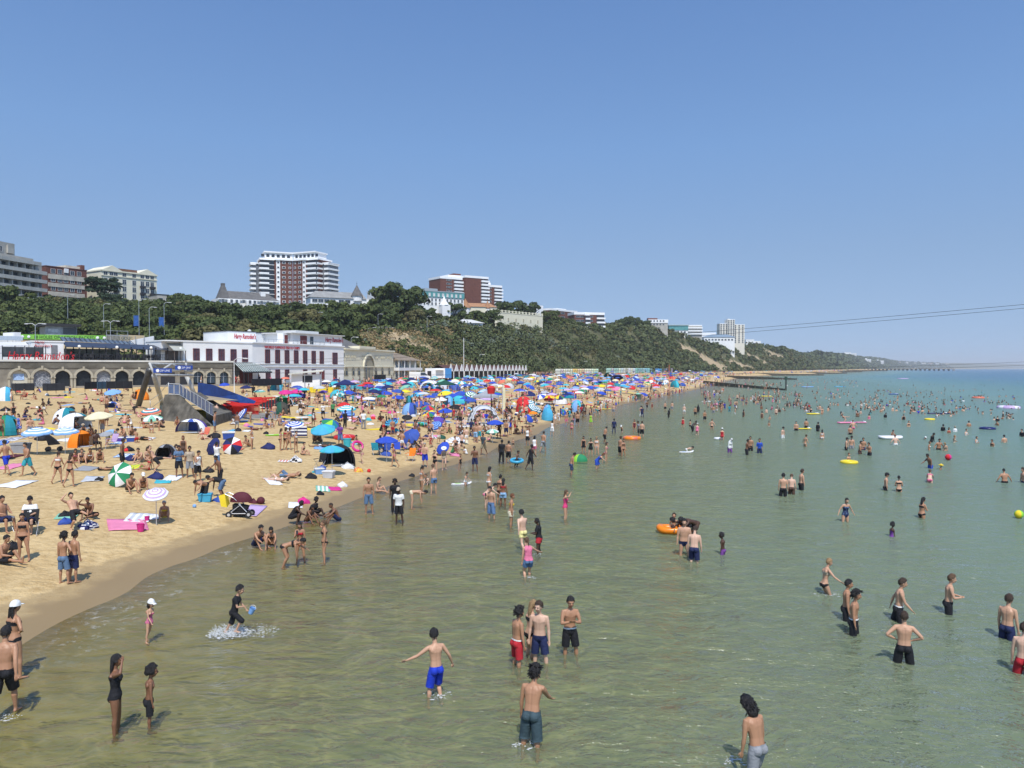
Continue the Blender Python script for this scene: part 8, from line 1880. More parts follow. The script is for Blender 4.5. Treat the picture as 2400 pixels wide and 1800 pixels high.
# ---- left beach
for a in[('A',8,585,'stand',120,'mt','short.k','shorts.brown','cut by the left edge next to the teal tent'),('A',180,558,'stand',190,'fl','long.k','dress.bluepat','beside the teal tent'),('A',285,590,'phone',150,'ml','short.k','shorts.grey','behind the left light blue parasol'),('A',65,922,'walk',285,'mt','short.k','shorts.royal','striding left'),('A',262,932,'walk',205,'mt2','short.k','shorts.teal','bearded, striding towards the pier'),('A',530,1005,'stroll',5,'ft2','tail.b','bikini_bottom.black+bikini_top.white','left one of two women walking away'),('A',640,1036,'stroll',12,'ft','long.b','bikini_bottom.black+bikini_top.black','right one of two women walking away'),('A',700,810,'sit',150,'ft','long.b','bikini_bottom.pink+bikini_top.pink','first of four seated women'),('A',752,812,'sit',140,'fl','tail.m','bikini_bottom.navy+bikini_top.navy','second of four seated women'),('A',840,806,'sit',160,'ft','long.m','bikini_bottom.white+bikini_top.white','third of four seated women'),('A',925,800,'sit',150,'ft','long.b','bikini_bottom.black+bikini_top.black','fourth of four seated women'),('A',895,690,'chair',130,'md','buzz.k','shorts.black','right of the orange shelter'),('A',985,645,'bend',80,'ml2','short.k','shorts.khaki+tee.lightblue','behind the small grey parasol'),('A',775,545,'sitcross',170,'ft','bob.k+bucket.beige','swimsuit.black','in the mouth of the white tent'),('A',850,560,'sit',190,'fb','bob.k','swimsuit.brown','in front of the white tent'),('A',950,560,'stand',200,'mt','short.k','shorts.grey','behind the small grey parasol'),('A',985,470,'stand',20,'mt','short.k','shorts.brown','behind the large cream parasol'),('A',220,228,'chair',190,'mt','short.k','trunks.red','sunbathing near the arcade'),('A',325,228,'sit',200,'fl','bob.k','bikini_bottom.red+bikini_top.red','right of the pale red camping chair'),('A',600,262,'lie',90,'fb','mop.k','bikini_bottom.black+bikini_top.black','left one of two lying near the arcade',),('A',760,264,'lie',270,'mt','short.k','shorts.grey','right one of two lying near the arcade'),('A',345,312,'prone',250,'ml','short.k','trunks.white','on a pale towel'),('A',785,362,'sit',170,'mb','short.k','shorts.black','behind the teal dome tent'),('A',850,345,'sit',190,'fb','bob.k','dress.blue','behind the teal dome tent'),('A',985,345,'stand',20,'mt','short.r','shorts.brown','above the large cream parasol'),('A',905,182,'sitback',150,'ml','short.k','trunks.red','left of the light blue parasol group'),('A',940,185,'sit',160,'ft','bob.b','bikini_bottom.pink+bikini_top.pink','under the light blue parasol'),('A',945,275,'chair',160,'ml2','short.k','shorts.red','front left of the parasol group'),('A',970,225,'sit',170,'fl','bob.k','dress.white','in the parasol group near the arcade'),('A',1020,240,'sit',200,'ml','short.b','shorts.navy+tee.white','in the parasol group near the arcade'),('A',1075,265,'chair',200,'fl','bob.k','dress.navypat','front right of the parasol group'),('A',1020,205,'sit',150,'mt','short.k','shorts.black+tee.black','back row of the parasol group'),('A',1065,215,'sit',190,'ft','bob.b','bikini_bottom.red+bikini_top.red','back row of the parasol group'),('A',1130,232,'recline',80,'mb','short.k','trunks.black','right of the parasol group'),('A',1178,146,'sit',190,'ml','short.k+cap.white','shorts.black','near the arcade wall'),('A',1240,218,'sit',180,'mt','short.k','shorts.black','in the mouth of the orange dome tent'),('A',1265,216,'sit',200,'ft','long.k','swimsuit.black','in the mouth of the orange dome tent'),('A',1385,158,'sit',150,'md','short.k','shorts.black+tee.grey','behind the orange dome tent'),('A',1190,522,'clasp',150,'gt','bun.k','bikini_bottom.black+bikini_top.black','left of the coral parasol group',1.45),('A',1250,358,'recline',100,'ml','short.k','shorts.black','left of the coral ringed parasol'),('A',1300,445,'recline',80,'fp','long.b','bikini_bottom.pink+bikini_top.pink','under the coral ringed parasol'),('A',1350,495,'sitback',90,'ft','long.b','bikini_bottom.red+bikini_top.red','under the faded mint parasol'),('A',1405,535,'kneel',160,'ft','bob.b','bikini_bottom.white+bikini_top.white','in front of the coral parasol group'),('A',1490,512,'squat',240,'mt','short.k','shorts.black','right of the coral parasol group'),('A',1500,445,'sit',240,'ft','bob.k','swimsuit.navy','behind the squatting man'),('A',1645,468,'sit',170,'ft','long.r','bikini_bottom.pink+bikini_top.pink','left of the white and violet tent'),('A',1735,415,'sit',170,'mt','short.k','shorts.grey','behind the white and violet tent'),('A',1150,592,'sit',200,'mt','short.k','trunks.blue','between the two cool boxes'),('A',1222,575,'sit',150,'mt','short.k','shorts.black','behind the boy in red shorts'),('A',1270,625,'kneel',310,'ct','short.b','trunks.red','bending by the blue cool box',1.4),('A',1325,600,'prone',300,'mt','short.k','shorts.black','behind the boy in red shorts'),('A',1132,870,'stand',75,'mb','short.k','shorts.black','behind the tipped green and white parasol'),('A',1300,805,'sit',190,'ml','short.b','trunks.grey','left of the pale couple'),('A',1365,800,'sitflat',120,'fl','bob.b','bikini_bottom.beige+bikini_top.beige','right of the pale couple'),('A',1350,882,'sitback',230,'ft','short.k','bikini_bottom.red+bikini_top.red','laughing in front of the pale couple'),('A',1460,885,'recline',90,'ml','short.b','shorts.black','white shoes, beside the woman in red'),('A',1205,1082,'sit',130,'mt','short.k','trunks.brown','left one of the couple by the tipped parasol'),('A',1325,1062,'sit',150,'ft','short.r+cap.white','bikini_bottom.brown+bikini_top.brown','right one of the couple by the tipped parasol'),('A',1660,945,'crossed',150,'mb','short.k','shorts.black+tee.steel','left of three standing friends'),('A',1760,945,'stand',150,'mb','short.k','shorts.grey+tee.beige','middle of three standing friends'),('A',1832,986,'phone',120,'mt','short.k','shorts.black+vest.white','right of three standing friends'),('A',1700,800,'stand',160,'ft','bob.r','dress.brown','behind the three standing friends'),('A',1605,765,'sit',100,'fp','bob.b','swimsuit.pink','behind the three standing friends'),('A',1060,880,'lie',60,'ft','long.k','swimsuit.brown','behind the tipped parasol')]:
 if len(a)==10:p_(*a[:9],h=a[9])
 else:p_(*a)
for a in[('B',142,1290,'bend',200,'mt','buzz.k','long_shorts.black','over the light blue cool box'),('B',320,1262,'bend',265,'mb','short.k','shorts.steel+vest.black','facing left by the pushchair'),('B',290,1145,'reach',230,'mb','short.k','shorts.black','between the two bending men'),('B',255,975,'armsup',30,'mt','short.k','long_shorts.denim+tee.white','arms raised behind his head'),('B',232,580,'stand',80,'mt','short.k','shorts.steel','left of the seated mother'),('B',240,470,'look',20,'mp','short.k','shorts.navy','near the yellow notice'),('B',615,755,'clasp',260,'ft','bun.r','bikini_bottom.white+bikini_top.white','standing over the seated woman'),('B',570,732,'sit',210,'ft','short.b','bikini_bottom.black+bikini_top.black','beside the woman in white'),('B',600,482,'bendmore',270,'mt','short.k','trunks.beige','behind the striped umbrella'),('B',905,770,'stand',60,'ft','long.b','bikini_bottom.black+bikini_top.white','left of three standing women'),('B',955,765,'stand',20,'ft','bob.b','bikini_bottom.black+bikini_top.red','middle of three standing women'),('B',990,762,'walk',100,'ft','bob.b','bikini_bottom.brown+bikini_top.brown','right of three standing women'),('B',1062,795,'stand',110,'ft1','bun.k','bikini_bottom.black+bikini_top.white','over the woman sitting with bags'),('B',1145,818,'sitflat',120,'fl','short.k','bikini_bottom.black+bikini_top.black','behind the black and white bag'),('B',765,545,'sit',210,'ft','long.m','bikini_bottom.pink+bikini_top.pink','left one behind the lime board'),('B',820,540,'sit',160,'fl','bob.b','swimsuit.white','right one behind the lime board'),('B',905,515,'sitback',140,'mt','short.k','shorts.grey','left of the ringed parasol'),('B',1265,470,'kneel',190,'ct','short.r','trunks.red','behind the turquoise parasol',1.3),('B',1342,445,'phone',150,'mt','short.k','shorts.black+tee.white','above the turquoise parasol'),('B',1440,425,'stand',10,'mb','short.k','shorts.black+tee.green','above the panelled parasol'),('B',1565,542,'stand',30,'md','short.k','trousers.black+tee.black','right of the panelled parasol'),('B',1755,550,'stand',340,'ml','short.b','trousers.grey+tee.white','alone in a white shirt'),('B',1520,715,'clasp',190,'mb','short.k','long_shorts.denim+tee.purple','in front of the red ring'),('B',1310,690,'sit',200,'fb','bob.k','swimsuit.brown','under the large turquoise parasol'),('B',1260,680,'sit',160,'mb','short.k','trunks.brown','under the large turquoise parasol'),('B',1310,735,'lie',250,'fb','bob.k','skirt.white+vest.brown','in front of the turquoise parasol'),('B',1740,905,'look',230,'gp','tail.m','bikini_bottom.pink+bikini_top.pink','carrying a pink ring',1.5),('B',860,1085,'liebent',285,'fp','short.b','bikini_bottom.white+bikini_top.white','pale on the white towel'),('B',960,1045,'liebent',265,'mt','short.b','shorts.steel','behind the woman on the white towel'),('B',120,660,'sitback',120,'fp','long.k','bikini_bottom.red+bikini_top.red','on the striped deck chair'),('B',1300,292,'stand',20,'mb','short.k','shorts.black','left of two before the navy gazebo'),('B',1357,300,'stand',200,'ft','bob.k','dress.denim','right of two before the navy gazebo'),('B',1410,350,'stand',190,'fl','bob.r','bikini_bottom.pink+bikini_top.pink','left of the man in white'),('B',1462,330,'stand',20,'ml3','short.k','shorts.grey+tee.white','left of the red parasol'),('B',785,200,'stand',200,'mb','short.k','shorts.navy','by the magenta parasols'),('B',930,215,'stand',60,'mt','short.k','shorts.redpat','under the magenta parasols'),('B',1000,245,'sit',180,'mb','short.k','shorts.black','before the magenta parasols'),('B',1145,262,'chair',200,'md','short.k','shorts.navy+tee.blue','before the yellow windbreak'),('B',1190,268,'chair',210,'fl','bob.r','dress.orange','before the yellow windbreak'),('B',520,190,'sit',140,'mt','short.k','shorts.black','near the mint ringed parasol'),('B',560,215,'sitflat',120,'fl','bob.k','dress.white','near the mint ringed parasol'),('B',630,215,'stand',160,'md','short.k','shorts.black+tee.black','left of the mint ringed parasol'),('B',650,230,'sit',190,'mt','short.k','shorts.brown','left of the mint ringed parasol'),('B',690,100,'stand',190,'ml','short.k','trousers.denim+tee.navy','at the promenade wall'),('B',1690,700,'sit',190,'ct','short.k','trunks.blue','by the turquoise tub'),('C',200,660,'sit',100,'md','short.k','shorts.black+tee.black','under the striped parasol'),('C',230,650,'sit',180,'md','short.k','shorts.brown','under the striped parasol'),('C',395,660,'sit',160,'ml','short.k','shorts.black','below the black umbrella'),('C',185,890,'chair',160,'md','short.k+cap.black','trousers.navy+tee.navy','on the left camping chair'),('C',235,885,'chair',170,'fd','short.k+hijab.black','dress.blue','on the patterned camping chair'),('C',530,870,'sitcross',160,'md','short.k','shorts.black+tee.black','under the tilted blue umbrella'),('C',590,875,'sitflat',140,'fl','bob.b','bikini_bottom.pink+bikini_top.pink','legs raised by the tilted blue umbrella'),('C',95,440,'sit',170,'mt','short.k','shorts.navy','left of the small magenta parasol'),('C',265,430,'stand',0,'ml2','short.r','shorts.navy','above the small magenta parasol'),('C',140,400,'sit',100,'md','short.k','shorts.grey+tee.grey','above the small magenta parasol'),('C',365,405,'halfbend',100,'ft','bob.k','swimsuit.black','bending over a teal bag'),('C',185,560,'sit',190,'md','short.k','shorts.red','red bag beside the striped parasol'),('C',830,660,'sit',100,'fl','long.l','bikini_bottom.black+bikini_top.black','first of the seated friends'),('C',895,680,'sit',200,'mt','short.k','shorts.green','second of the seated friends'),('C',965,690,'sit',110,'fl','long.m','bikini_bottom.red+bikini_top.red','third of the seated friends'),('C',1000,700,'sit',230,'ft','bob.b','bikini_bottom.black+bikini_top.black','fourth of the seated friends'),('C',1045,712,'sit',250,'mt','short.b','trunks.grey','fifth of the seated friends'),('C',1575,690,'sitcross',160,'md','short.k','shorts.black','right of the metal railings'),('C',1640,690,'sit',200,'fl','bob.k','dress.steel','right of the metal railings'),('C',1690,690,'sit',130,'mt','short.k','shorts.black','right of the metal railings'),('C',1490,520,'sit',190,'mt','short.b','shorts.black+tee.grey','right of the pale arch shelter'),('C',1460,515,'sit',190,'ft','bob.b','bikini_bottom.black+bikini_top.black','right of the pale arch shelter'),('C',1540,830,'stand',200,'cl','short.l','trunks.black','small child at the shore',.95)]:
 if len(a)==10:p_(*a[:9],h=a[9])
 else:p_(*a)
# ---- waterline and sea, further out
for a in[('D',560,1005,'stand',185,'ft','long.k','swimsuit.black+skirt.black','left of two women in black'),('D',635,1030,'side',185,'fl','long.k','swimsuit.black+skirt.black','right of two women in black'),('D',705,1020,'stand',190,'fl','long.l','bikini_bottom.white+bikini_top.white','right of the two women in black'),('D',808,1085,'stand',110,'fl','bob.b','bikini_bottom.pink+bikini_top.pink','behind the woman in the blue dress'),('D',790,882,'look',60,'mt','short.k','shorts.black','hands together in the shallows'),('D',962,1032,'stand',60,'mt','short.b','shorts.black','left one of a couple'),('D',1000,1038,'stand',160,'ft','tail.b','bikini_bottom.brown+bikini_top.brown','right one of a couple'),('D',418,1240,'look',80,'yt','short.k','shorts.navypat','beside the green float'),('D',705,1178,'halfbend',110,'fl2','long.r','dress.blue','reaching towards a child'),('D',895,778,'stand',10,'md','short.k','wetsuit.navy','blue bag at the waist'),('D',985,782,'halfbend',200,'cl','short.k+cap.white','trunks.black','bending in the shallows'),('D',1125,770,'stand',190,'ft2','long.r','swimsuit.maroon','behind the orange ring'),('D',1205,820,'stand',20,'ml','short.b','shorts.black','right of the orange ring'),('D',1170,810,'stand',270,'mb','short.k','shorts.black+tee.grey','pushing the orange ring'),('D',1700,990,'bend',90,'cp','short.k','trunks.white','crouching on a board'),('D',490,700,'stand',10,'mt2','short.b','shorts.black','right of the bright blue umbrella'),('D',425,800,'stand',20,'ft','bun.b','bikini_bottom.pink+bikini_top.pink','at the shoreline'),('D',1660,715,'stand',20,'fl','bob.r','swimsuit.red','in thigh deep water'),('D',1740,712,'stand',60,'cl','short.k','trunks.black','right of the woman in red'),('D',1765,765,'halfbend',60,'mk','short.k','shorts.black','left of the woman in pink'),('D',1820,800,'look',20,'fp','short.k+cap.white','swimsuit.pink','white hat in thigh deep water'),('D',1985,742,'side',20,'fl2','bun.m','bikini_bottom.black+bikini_top.black','alone in thigh deep water'),('D',1905,640,'stand',170,'mt','short.b','shorts.black','alone in waist deep water'),('D',1675,572,'stand',10,'mp','short.r+cap.white','trunks.white','white trunks and hat'),('D',1540,530,'stand',20,'ml','short.b','shorts.grey','in the farther water'),('D',1465,530,'stand',160,'ml','short.k','shorts.black','in the farther water'),('D',1500,605,'look',60,'fd','short.k+wrap.black','body_dress.black','dark dress in the shallows'),('D',1830,555,'stand',20,'fd','short.k+hijab.black','body_dress.black','long robe in waist deep water'),('D',1800,585,'stand',200,'mt','short.k','shorts.black','beside the woman in a long robe'),('D',2000,560,'stand',20,'mt','short.k','shorts.grey','in the farther water'),('D',1320,525,'stand',170,'ft','bun.b','swimsuit.maroon','at the shallow edge'),('D',1262,520,'walk',160,'mb','short.k','shorts.black','at the shallow edge'),('D',890,575,'stand',20,'ml','short.r','shorts.grey','in front of the yellow board'),('D',1195,590,'stand',20,'ml','short.k','trousers.white','by the man in navy'),('D',1210,600,'stand',200,'mb','short.k','trousers.navy+tee.navy','fully dressed in navy'),('D',640,700,'stand',190,'fl','bob.l','dress.lime','lime top at the waterline'),('D',2095,858,'stand',20,'fl','short.k+cap.white','swimsuit.red','beside a man in a black top')]:p_(*a)
for a in[('E',175,590,'look',150,'fb','short.k+hijab.white','trousers.purple+long_top.white','in knee deep water'),('E',295,608,'clasp',90,'mb','short.k','shorts.black','left of the boy in a blue vest'),('E',322,580,'stand',200,'mt','short.k','shorts.black','between the man and the boy in blue'),('E',385,595,'stand',190,'yt','short.k','shorts.navy+rash_top.blue','blue rash vest'),('E',545,492,'stand',150,'yp','short.b+cap.black','trousers.white','alone in thigh deep water'),('E',700,550,'side',70,'ft','bun.b','bikini_bottom.beige+bikini_top.beige','one arm out'),('E',815,500,'stand',20,'fl','long.k','bikini_bottom.white+bikini_top.white','long hair, waist deep'),('E',785,445,'stand',60,'mb','short.k','shorts.black+rash_top.black','black top, waist deep'),('E',638,440,'stand',200,'ml2','short.k','shorts.black','waist deep beside his friend'),('E',705,422,'stand',20,'mt','short.k','shorts.black','waist deep above the yellow board'),('E',1010,467,'stand',10,'mt','short.r','shorts.black','below the pink air bed'),('E',1032,428,'side',10,'ml2','short.r','trunks.pink','against the pink air bed'),('E',983,575,'stand',120,'ml','short.k+cap.black','shorts.black','left of the group of five'),('E',1020,565,'stand',190,'ml','short.k+cap.black','trunks.grey','second of the group of five'),('E',1078,602,'clasp',130,'mt','short.k','shorts.brown','third of the group of five'),('E',1102,575,'stand',200,'mt','short.k','trunks.navy','fourth of the group of five'),('E',1145,612,'clasp',250,'mt','short.k','shorts.black','right of the group of five'),('E',1325,540,'side',5,'mp2','short.r','trunks.white','pushing the dinghy'),('E',1505,500,'halfbend',80,'ct','short.k+cap.white','wetsuit.black','leaning over the water'),('E',1570,520,'look',150,'mb','short.k','wetsuit.black','black top with a child'),('E',1555,575,'stand',130,'ft','short.m','bikini_bottom.white+bikini_top.white','left of three friends'),('E',1620,572,'side',180,'mt2','short.k','shorts.black','middle of three friends'),('E',1668,578,'look',220,'fl','long.l','bikini_bottom.beige+bikini_top.beige','right of three friends'),('E',1730,522,'shade',150,'ft','short.l','swimsuit.beige','hand at her forehead'),('E',1565,700,'reach',260,'mb','short.k','shorts.blue','arms out near the red ball'),('E',1635,707,'stand',150,'gt','short.b+sunhat.yellow','swimsuit.navy','straw hat near the red ball'),('E',1000,655,'stand',170,'cl','short.m','trunks.yellow','inside a yellow ring'),('E',1810,472,'clasp',160,'fp','bun.k','swimsuit.white','shoulders above the water'),('E',1830,412,'stand',20,'mt','short.k','shorts.black','back turned, chest deep'),('E',1650,443,'stand',60,'mb','short.k+cap.black','rash_top.black','black top and cap'),('E',1693,458,'stand',190,'ft','long.k','bikini_bottom.red+bikini_top.red','left of the woman in white'),('E',1735,448,'stand',10,'fl','short.k+wrap.beige','long_top.white','white shirt, waist deep'),('E',2030,405,'phone',260,'mt','short.k','shorts.brown','chest deep near the black ring'),('E',2075,522,'stand',10,'ml','short.k','shorts.black','back turned, waist deep'),('E',1995,550,'stand',250,'ft','short.k','bikini_bottom.black+bikini_top.black','shoulders above the water'),('E',1880,525,'clasp',150,'fl','short.b','swimsuit.white','shoulders above the water'),('E',2200,482,'stand',250,'ml','short.k','rash_top.black','dark top at the right edge'),('E',1415,412,'stand',180,'fl','bun.k','bikini_bottom.black+bikini_top.black','waist deep in the busy water'),('E',498,330,'stand',10,'mp','short.r','brief.black','pale back, thigh deep'),('E',272,345,'stand',60,'fb','bob.k','swimsuit.black','thigh deep'),('E',55,430,'side',180,'fl2','bun.m','bikini_bottom.brown+bikini_top.brown','left of the small group'),('E',400,355,'stand',20,'ft','bob.b','swimsuit.brown','waist deep with children'),('E',455,365,'stand',190,'cl','short.k','trunks.black','right of the woman with children'),('E',450,410,'stand',190,'ct','short.k','trunks.white','arms on the water'),('E',1060,345,'stand',20,'mb','short.k','shorts.black','left of the busy middle water'),('E',925,268,'stand',10,'ft2','short.k','bikini_bottom.red+bikini_top.red','back turned, waist deep'),('E',1380,365,'stand',190,'mt','short.k','shorts.black+vest.black','dark vest in the busy water'),('E',1250,350,'look',60,'mb','short.k','rash_top.black','dark top leaning forward'),('E',1140,360,'stand',20,'fl','bob.k','swimsuit.pink','in the busy middle water'),('E',800,300,'stand',20,'ml','short.r','shorts.grey','by the yellow float')]:p_(*a)
for a in[('E',1300,492,'sit',170,'ct','short.k','trunks.navy','riding the dinghy',.12),('F',1762,548,'sitback',200,'ct','short.b','trunks.navy','lying in the orange raft',.05),('E',970,388,'recline',90,'fl','bob.k','bikini_bottom.black+bikini_top.black','lying on the pink air bed',.1)]:
 W=water(*zp(*a[:3]));p_(*a[:9],pos=(W.x,W.y,a[9]))
n_hand=len(PEOPLE)
# ---- the rest of the crowd: who stands where is drawn at random in the parts of the picture that are crowded
rc=random.Random(99)
SEA=[(1180,205,70,26),(1250,175,90,12),(1420,205,110,22),(1100,260,120,30),(1330,250,140,34),(1480,270,110,20),(900,200,90,20),(640,270,70,30),(720,300,60,20),(380,230,120,18),(550,200,120,14),(430,130,160,18),(1600,180,110,14),(1700,240,110,24),(1880,210,60,6),(2000,245,60,14),(2110,275,40,18),(1780,290,60,12),(1500,310,80,14),(1690,330,60,14),(2100,350,60,18),(1200,300,90,20),(100,280,70,28),(60,205,60,20)]
# the rest of the parasols
PCOLS=['royal']*5+['blue']*6+['navy']*3+['lblue','sky','sky','turq','teal','white','white','lgrey','cream','green','purple','lilac','red','pink','yellow','mint','coral','grey']
PLACED=[(a,b)for a,b,o in PARA]
def rnd_parasols(n,xr,yr,grp='parasols in the dense crowd'):
 k=tries=0
 while k<n and tries<4000:
  tries+=1;px=rc.uniform(*xr);py=rc.uniform(*yr);s_=(py-863)*.30+3
  sh=float(np.interp(px,[560,880,1100,1200,1300,1400,1500,1640],[1200,1010,985,972,955,935,915,898]))
  if py>sh-6 or any(abs(px-a)<s_*.9 and abs(py-b)<s_*.40 for a,b in PLACED):continue
  PLACED.append((px,py));c=rc.choice(PCOLS);pat,cols='solid',(c,)
  q=rc.random()
  if q<.16:pat,cols='ring',(c,'white' if c!='white' else 'blue')
  elif q<.28:pat,cols='gore',(c,rc.choice(['white','yellow','lblue','red'])if c!='white' else 'blue')
  if len(set(cols))==1:pat,cols='solid',(c,)
  h=rc.choice([1.3,1.6,1.8,1.9]);d=wd(cols[0])+(' and '+wd(cols[1])if len(cols)>1 else '')+{'ring':' ringed','gore':' panelled','solid':''}[pat]
  tl=rc.choice([4,8,14,28])
  parasol(px,py,0,h,tl,rc.uniform(90,270),cols,pat,'%s parasol%s in the crowd'%(d,' tilted over' if tl>20 else ' standing high' if h>1.7 else ' set low' if h<1.4 else ''),grp,r=rc.uniform(.88,1.15));k+=1
rnd_parasols(26,(1215,1560),(884,950));rnd_parasols(44,(1050,1520),(880,905));rnd_parasols(26,(880,1180),(884,935));rnd_parasols(30,(1200,1600),(876,892));rnd_parasols(16,(1400,1640),(884,915))
# small things between them
rx_=random.Random(31);nt=0
while nt<46:
 px,py=rx_.uniform(860,1560),rx_.uniform(905,985);sh=float(np.interp(px,[860,1100,1200,1300,1400,1560],[1010,1025,1010,975,950,918]))
 if py>sh-8:continue
 c=rx_.choice(['white','lblue','blue','coral','yellow','navy','turq','pink','lgrey','red','mint'])
 if rx_.random()<.6:towel(px,py,1.8,.85,rx_.uniform(0,180),c,'%s towel lying between the people on the crowded beach'%wd(c),group='towels in the crowd')
 else:tag(pile(px,py,.34,c,'%s bag lying between the people on the crowded beach'%wd(c)),group='bags in the crowd')
 nt+=1
def disambiguate():
 ORD=['leftmost','second from left','third from left','fourth from left','fifth from left','sixth from left','seventh from left','eighth from left','ninth from left','tenth from left']+['%dth from left'%k for k in range(11,80)]
 d={}
 for o in col.objects:
  if o.parent is None and o.get('label')and o.get('category')not in('tree','bush'):d.setdefault((o['label'],o['category']),[]).append(o)
 for(lb,c),L in d.items():
  if len(L)>1:
   L.sort(key=lambda o:o.matrix_world.translation.x/max(1,o.matrix_world.translation.y))
   for i,o in enumerate(L):
    w=lb.split()
    while len(w)+len(ORD[i].split())+3>16:w=w[:-1]
    o['label']=' '.join(w)+', '+ORD[i]+' of those alike'
build_people()
# things held or ridden by people
def hand_of(s,k=0):return s['hand'][k]
bp=(hand_of(PB,0)+hand_of(PB,1))/2
bucket(bp+Vector((.10,-.02,-.14)),'lblue','pale blue bucket in the hands of the running boy',0.8,(0,R(25),0))
def byl(txt):
 return next(s for s in PEOPLE if txt in s['label'])
def phone_at(s,lab,k=0):
 p=hand_of(s,k);mb=MB();mb.box(-.037,.037,-.005,.005,-.075,.075);o=mb.obj('phone',m_pblack,None,loc=p+Vector((0,.0,.03)));o.rotation_euler=(R(-20),0,R(30));tag(o,lab,'phone')
try:
 phone_at(byl('holding a phone'),'black phone in the raised hand of the woman in red');phone_at(byl('looking at a camera'),'small dark camera in the hand of the man in long denim shorts')
except StopIteration:pass
def WA(z,x,y):return water(*zp(z,x,y))
def pl_ring(z,x,y,r,c,lab,**k):a=WA(z,x,y);ring_float((a.x,a.y,.06),r,c,lab,**k)
pl_ring('E',1003,664,.52,'yellow','bright yellow ring around the boy in the sea');pl_ring('D',1095,845,.75,'orange','orange swim ring with a child in it',c2='coral');ring_float(G('B',1695,800)+Vector((0,0,.55)),.38,'magenta','hot pink ring held by the walking girl',65,40);ring_float(Vector(byl('with a blue ring')['loc'])+Vector((.05,0,.55)),.42,'sky','sky blue ring around the running boy',10)
pl_ring('D',2060,850,.4,'white','small white ring in front of the woman in red');pl_ring('E',1960,430,.7,'navy','black swim ring near the right edge');pl_ring('E',2105,285,1.5,'lilac','big pale inflatable ring far out at the right',c2='white');pl_ring('E',1895,215,1.1,'coral','coral ring among the far bathers');pl_ring('E',105,262,.9,'pink','pink ring at the left of the far bathers');pl_ring('E',1560,365,.55,'yellow','yellow ring in the busy middle water')
def WL(z,x,y,L,w,rz,c,lab,**k):a=WA(z,x,y);lilo((a.x,a.y,.02),L,w,R(rz),c,lab,**k)
WL('E',1288,497,2.1,1.05,0,'white','white and red inflatable dinghy with a child aboard',c2='red',boat=True);WL('F',1748,545,1.05,.7,-8,'orange','orange inflatable raft holding a child',c2='white',boat=True);WL('E',985,390,2.2,.8,4,'pink','pink air bed carrying a sunbather');WL('E',1085,388,1.3,.6,0,'pink','small pink float right of the pink air bed');WL('E',755,328,1.9,.8,15,'yellow','yellow float pushed by the bathers');WL('E',432,205,2.4,1.1,0,'yellow','yellow air bed far out');WL('E',715,140,4.2,1.8,-4,'lblue','blue and white inflatable boat beyond the groyne',c2='white',boat=True);WL('E',1620,325,3.2,.7,-3,'navy','long dark float carrying several bathers');WL('E',1310,190,2.4,1,10,'blue','blue float among the far bathers');WL('E',1375,82,7,3,20,'lilac','pale pink inflatable far out to sea');WL('E',940,138,4,1.2,0,'sky','sky blue float beyond the groyne');WL('E',695,432,1.5,.5,8,'yellow','yellow board in front of a wading man');WL('E',15,242,1.8,.6,0,'white','white board at the left of the far bathers')
a=WA('D',1700,1000);board(0,0,1.3,5,'white','white bodyboard under the crouching boy','lblue',loc=(a.x,a.y,-.03));a=G('C',1010,1215);board(0,0,1.3,10,'white','small white board in the swash with the girl','lime',loc=a)
a=WA('D',520,1095);o=thing('pool_float','green and lime domed float beside the boy in floral shorts','float',(a.x,a.y,.1));mb=MB();mb.ell((0,0,-.1),(.58,.42,.55),18,8,half=True);mb.m=[(i%18)//6%2 for i in range(len(mb.f))];mb.obj('shell',[pcm['green'],pcm['lime']],o,True);mb=MB();mb.tube([(-.57,0,0),(-.3,0,.38),(.25,0,.40),(.57,0,0)],.02,5);mb.obj('seam',pcm['yellow'],o)
a=WA('E',1688,645);ball((a.x,a.y,.05),.24,'red','red ball floating near the girl in the straw hat','magenta');a=WA('G',1785,380);ball((a.x,a.y,.03),.2,'yellow','yellow ball floating near the right edge','lime')
# children's splash: droplets thrown up round the running boy
rg=np.random.default_rng(5)
m_spray=bpy.data.materials.new('spray');m_spray.use_nodes=True;n_,l_=m_spray.node_tree.nodes,m_spray.node_tree.links;mx_=n_.new('ShaderNodeMixShader');mx_.inputs[0].default_value=.5;l_.new(n_.new('ShaderNodeBsdfTransparent').outputs[0],mx_.inputs[1]);l_.new(n_['Principled BSDF'].outputs[0],mx_.inputs[2]);n_['Principled BSDF'].inputs['Base Color'].default_value=(.85,.87,.87,1);n_['Principled BSDF'].inputs['Roughness'].default_value=.2;l_.new(mx_.outputs[0],n_['Material Output'].inputs[0])
def splash(c,n,rad,hgt,lab,seed=1,smin=.003,smax=.011):
 rg=np.random.default_rng(seed);mb=MB()
 for k in range(n):
  a=rg.uniform(0,6.28);q=rg.uniform(.1,1)**.7;x,y=q*rad*math.cos(a),q*rad*.8*math.sin(a);z=abs(rg.normal(0,hgt*(1.1-q*.6)))
  s=rg.uniform(smin,smax);mb.ell((x,y,z),(s*rg.uniform(.8,2),s,s*rg.uniform(.7,1.5)),5,3)
 for k in range(n//3):
  a=rg.uniform(0,6.28);q=rg.uniform(0,1.25)**.8;s=rg.uniform(.006,.03);mb.ell((q*rad*math.cos(a),q*rad*.8*math.sin(a),.004),(s*rg.uniform(1,2.4),s,.003),6,3)
 return tag(mb.obj('splash',m_spray,None,True,loc=c),lab,'splash',kind='stuff')
pb=WA('J',390,1385)
splash((pb.x-.1,pb.y,0),1100,.5,.12,'white spray round the legs of the running boy',1);splash((pb.x+.6,pb.y+.1,0),260,.6,.09,'scattered drops ahead of the running boy',2,.003,.008)
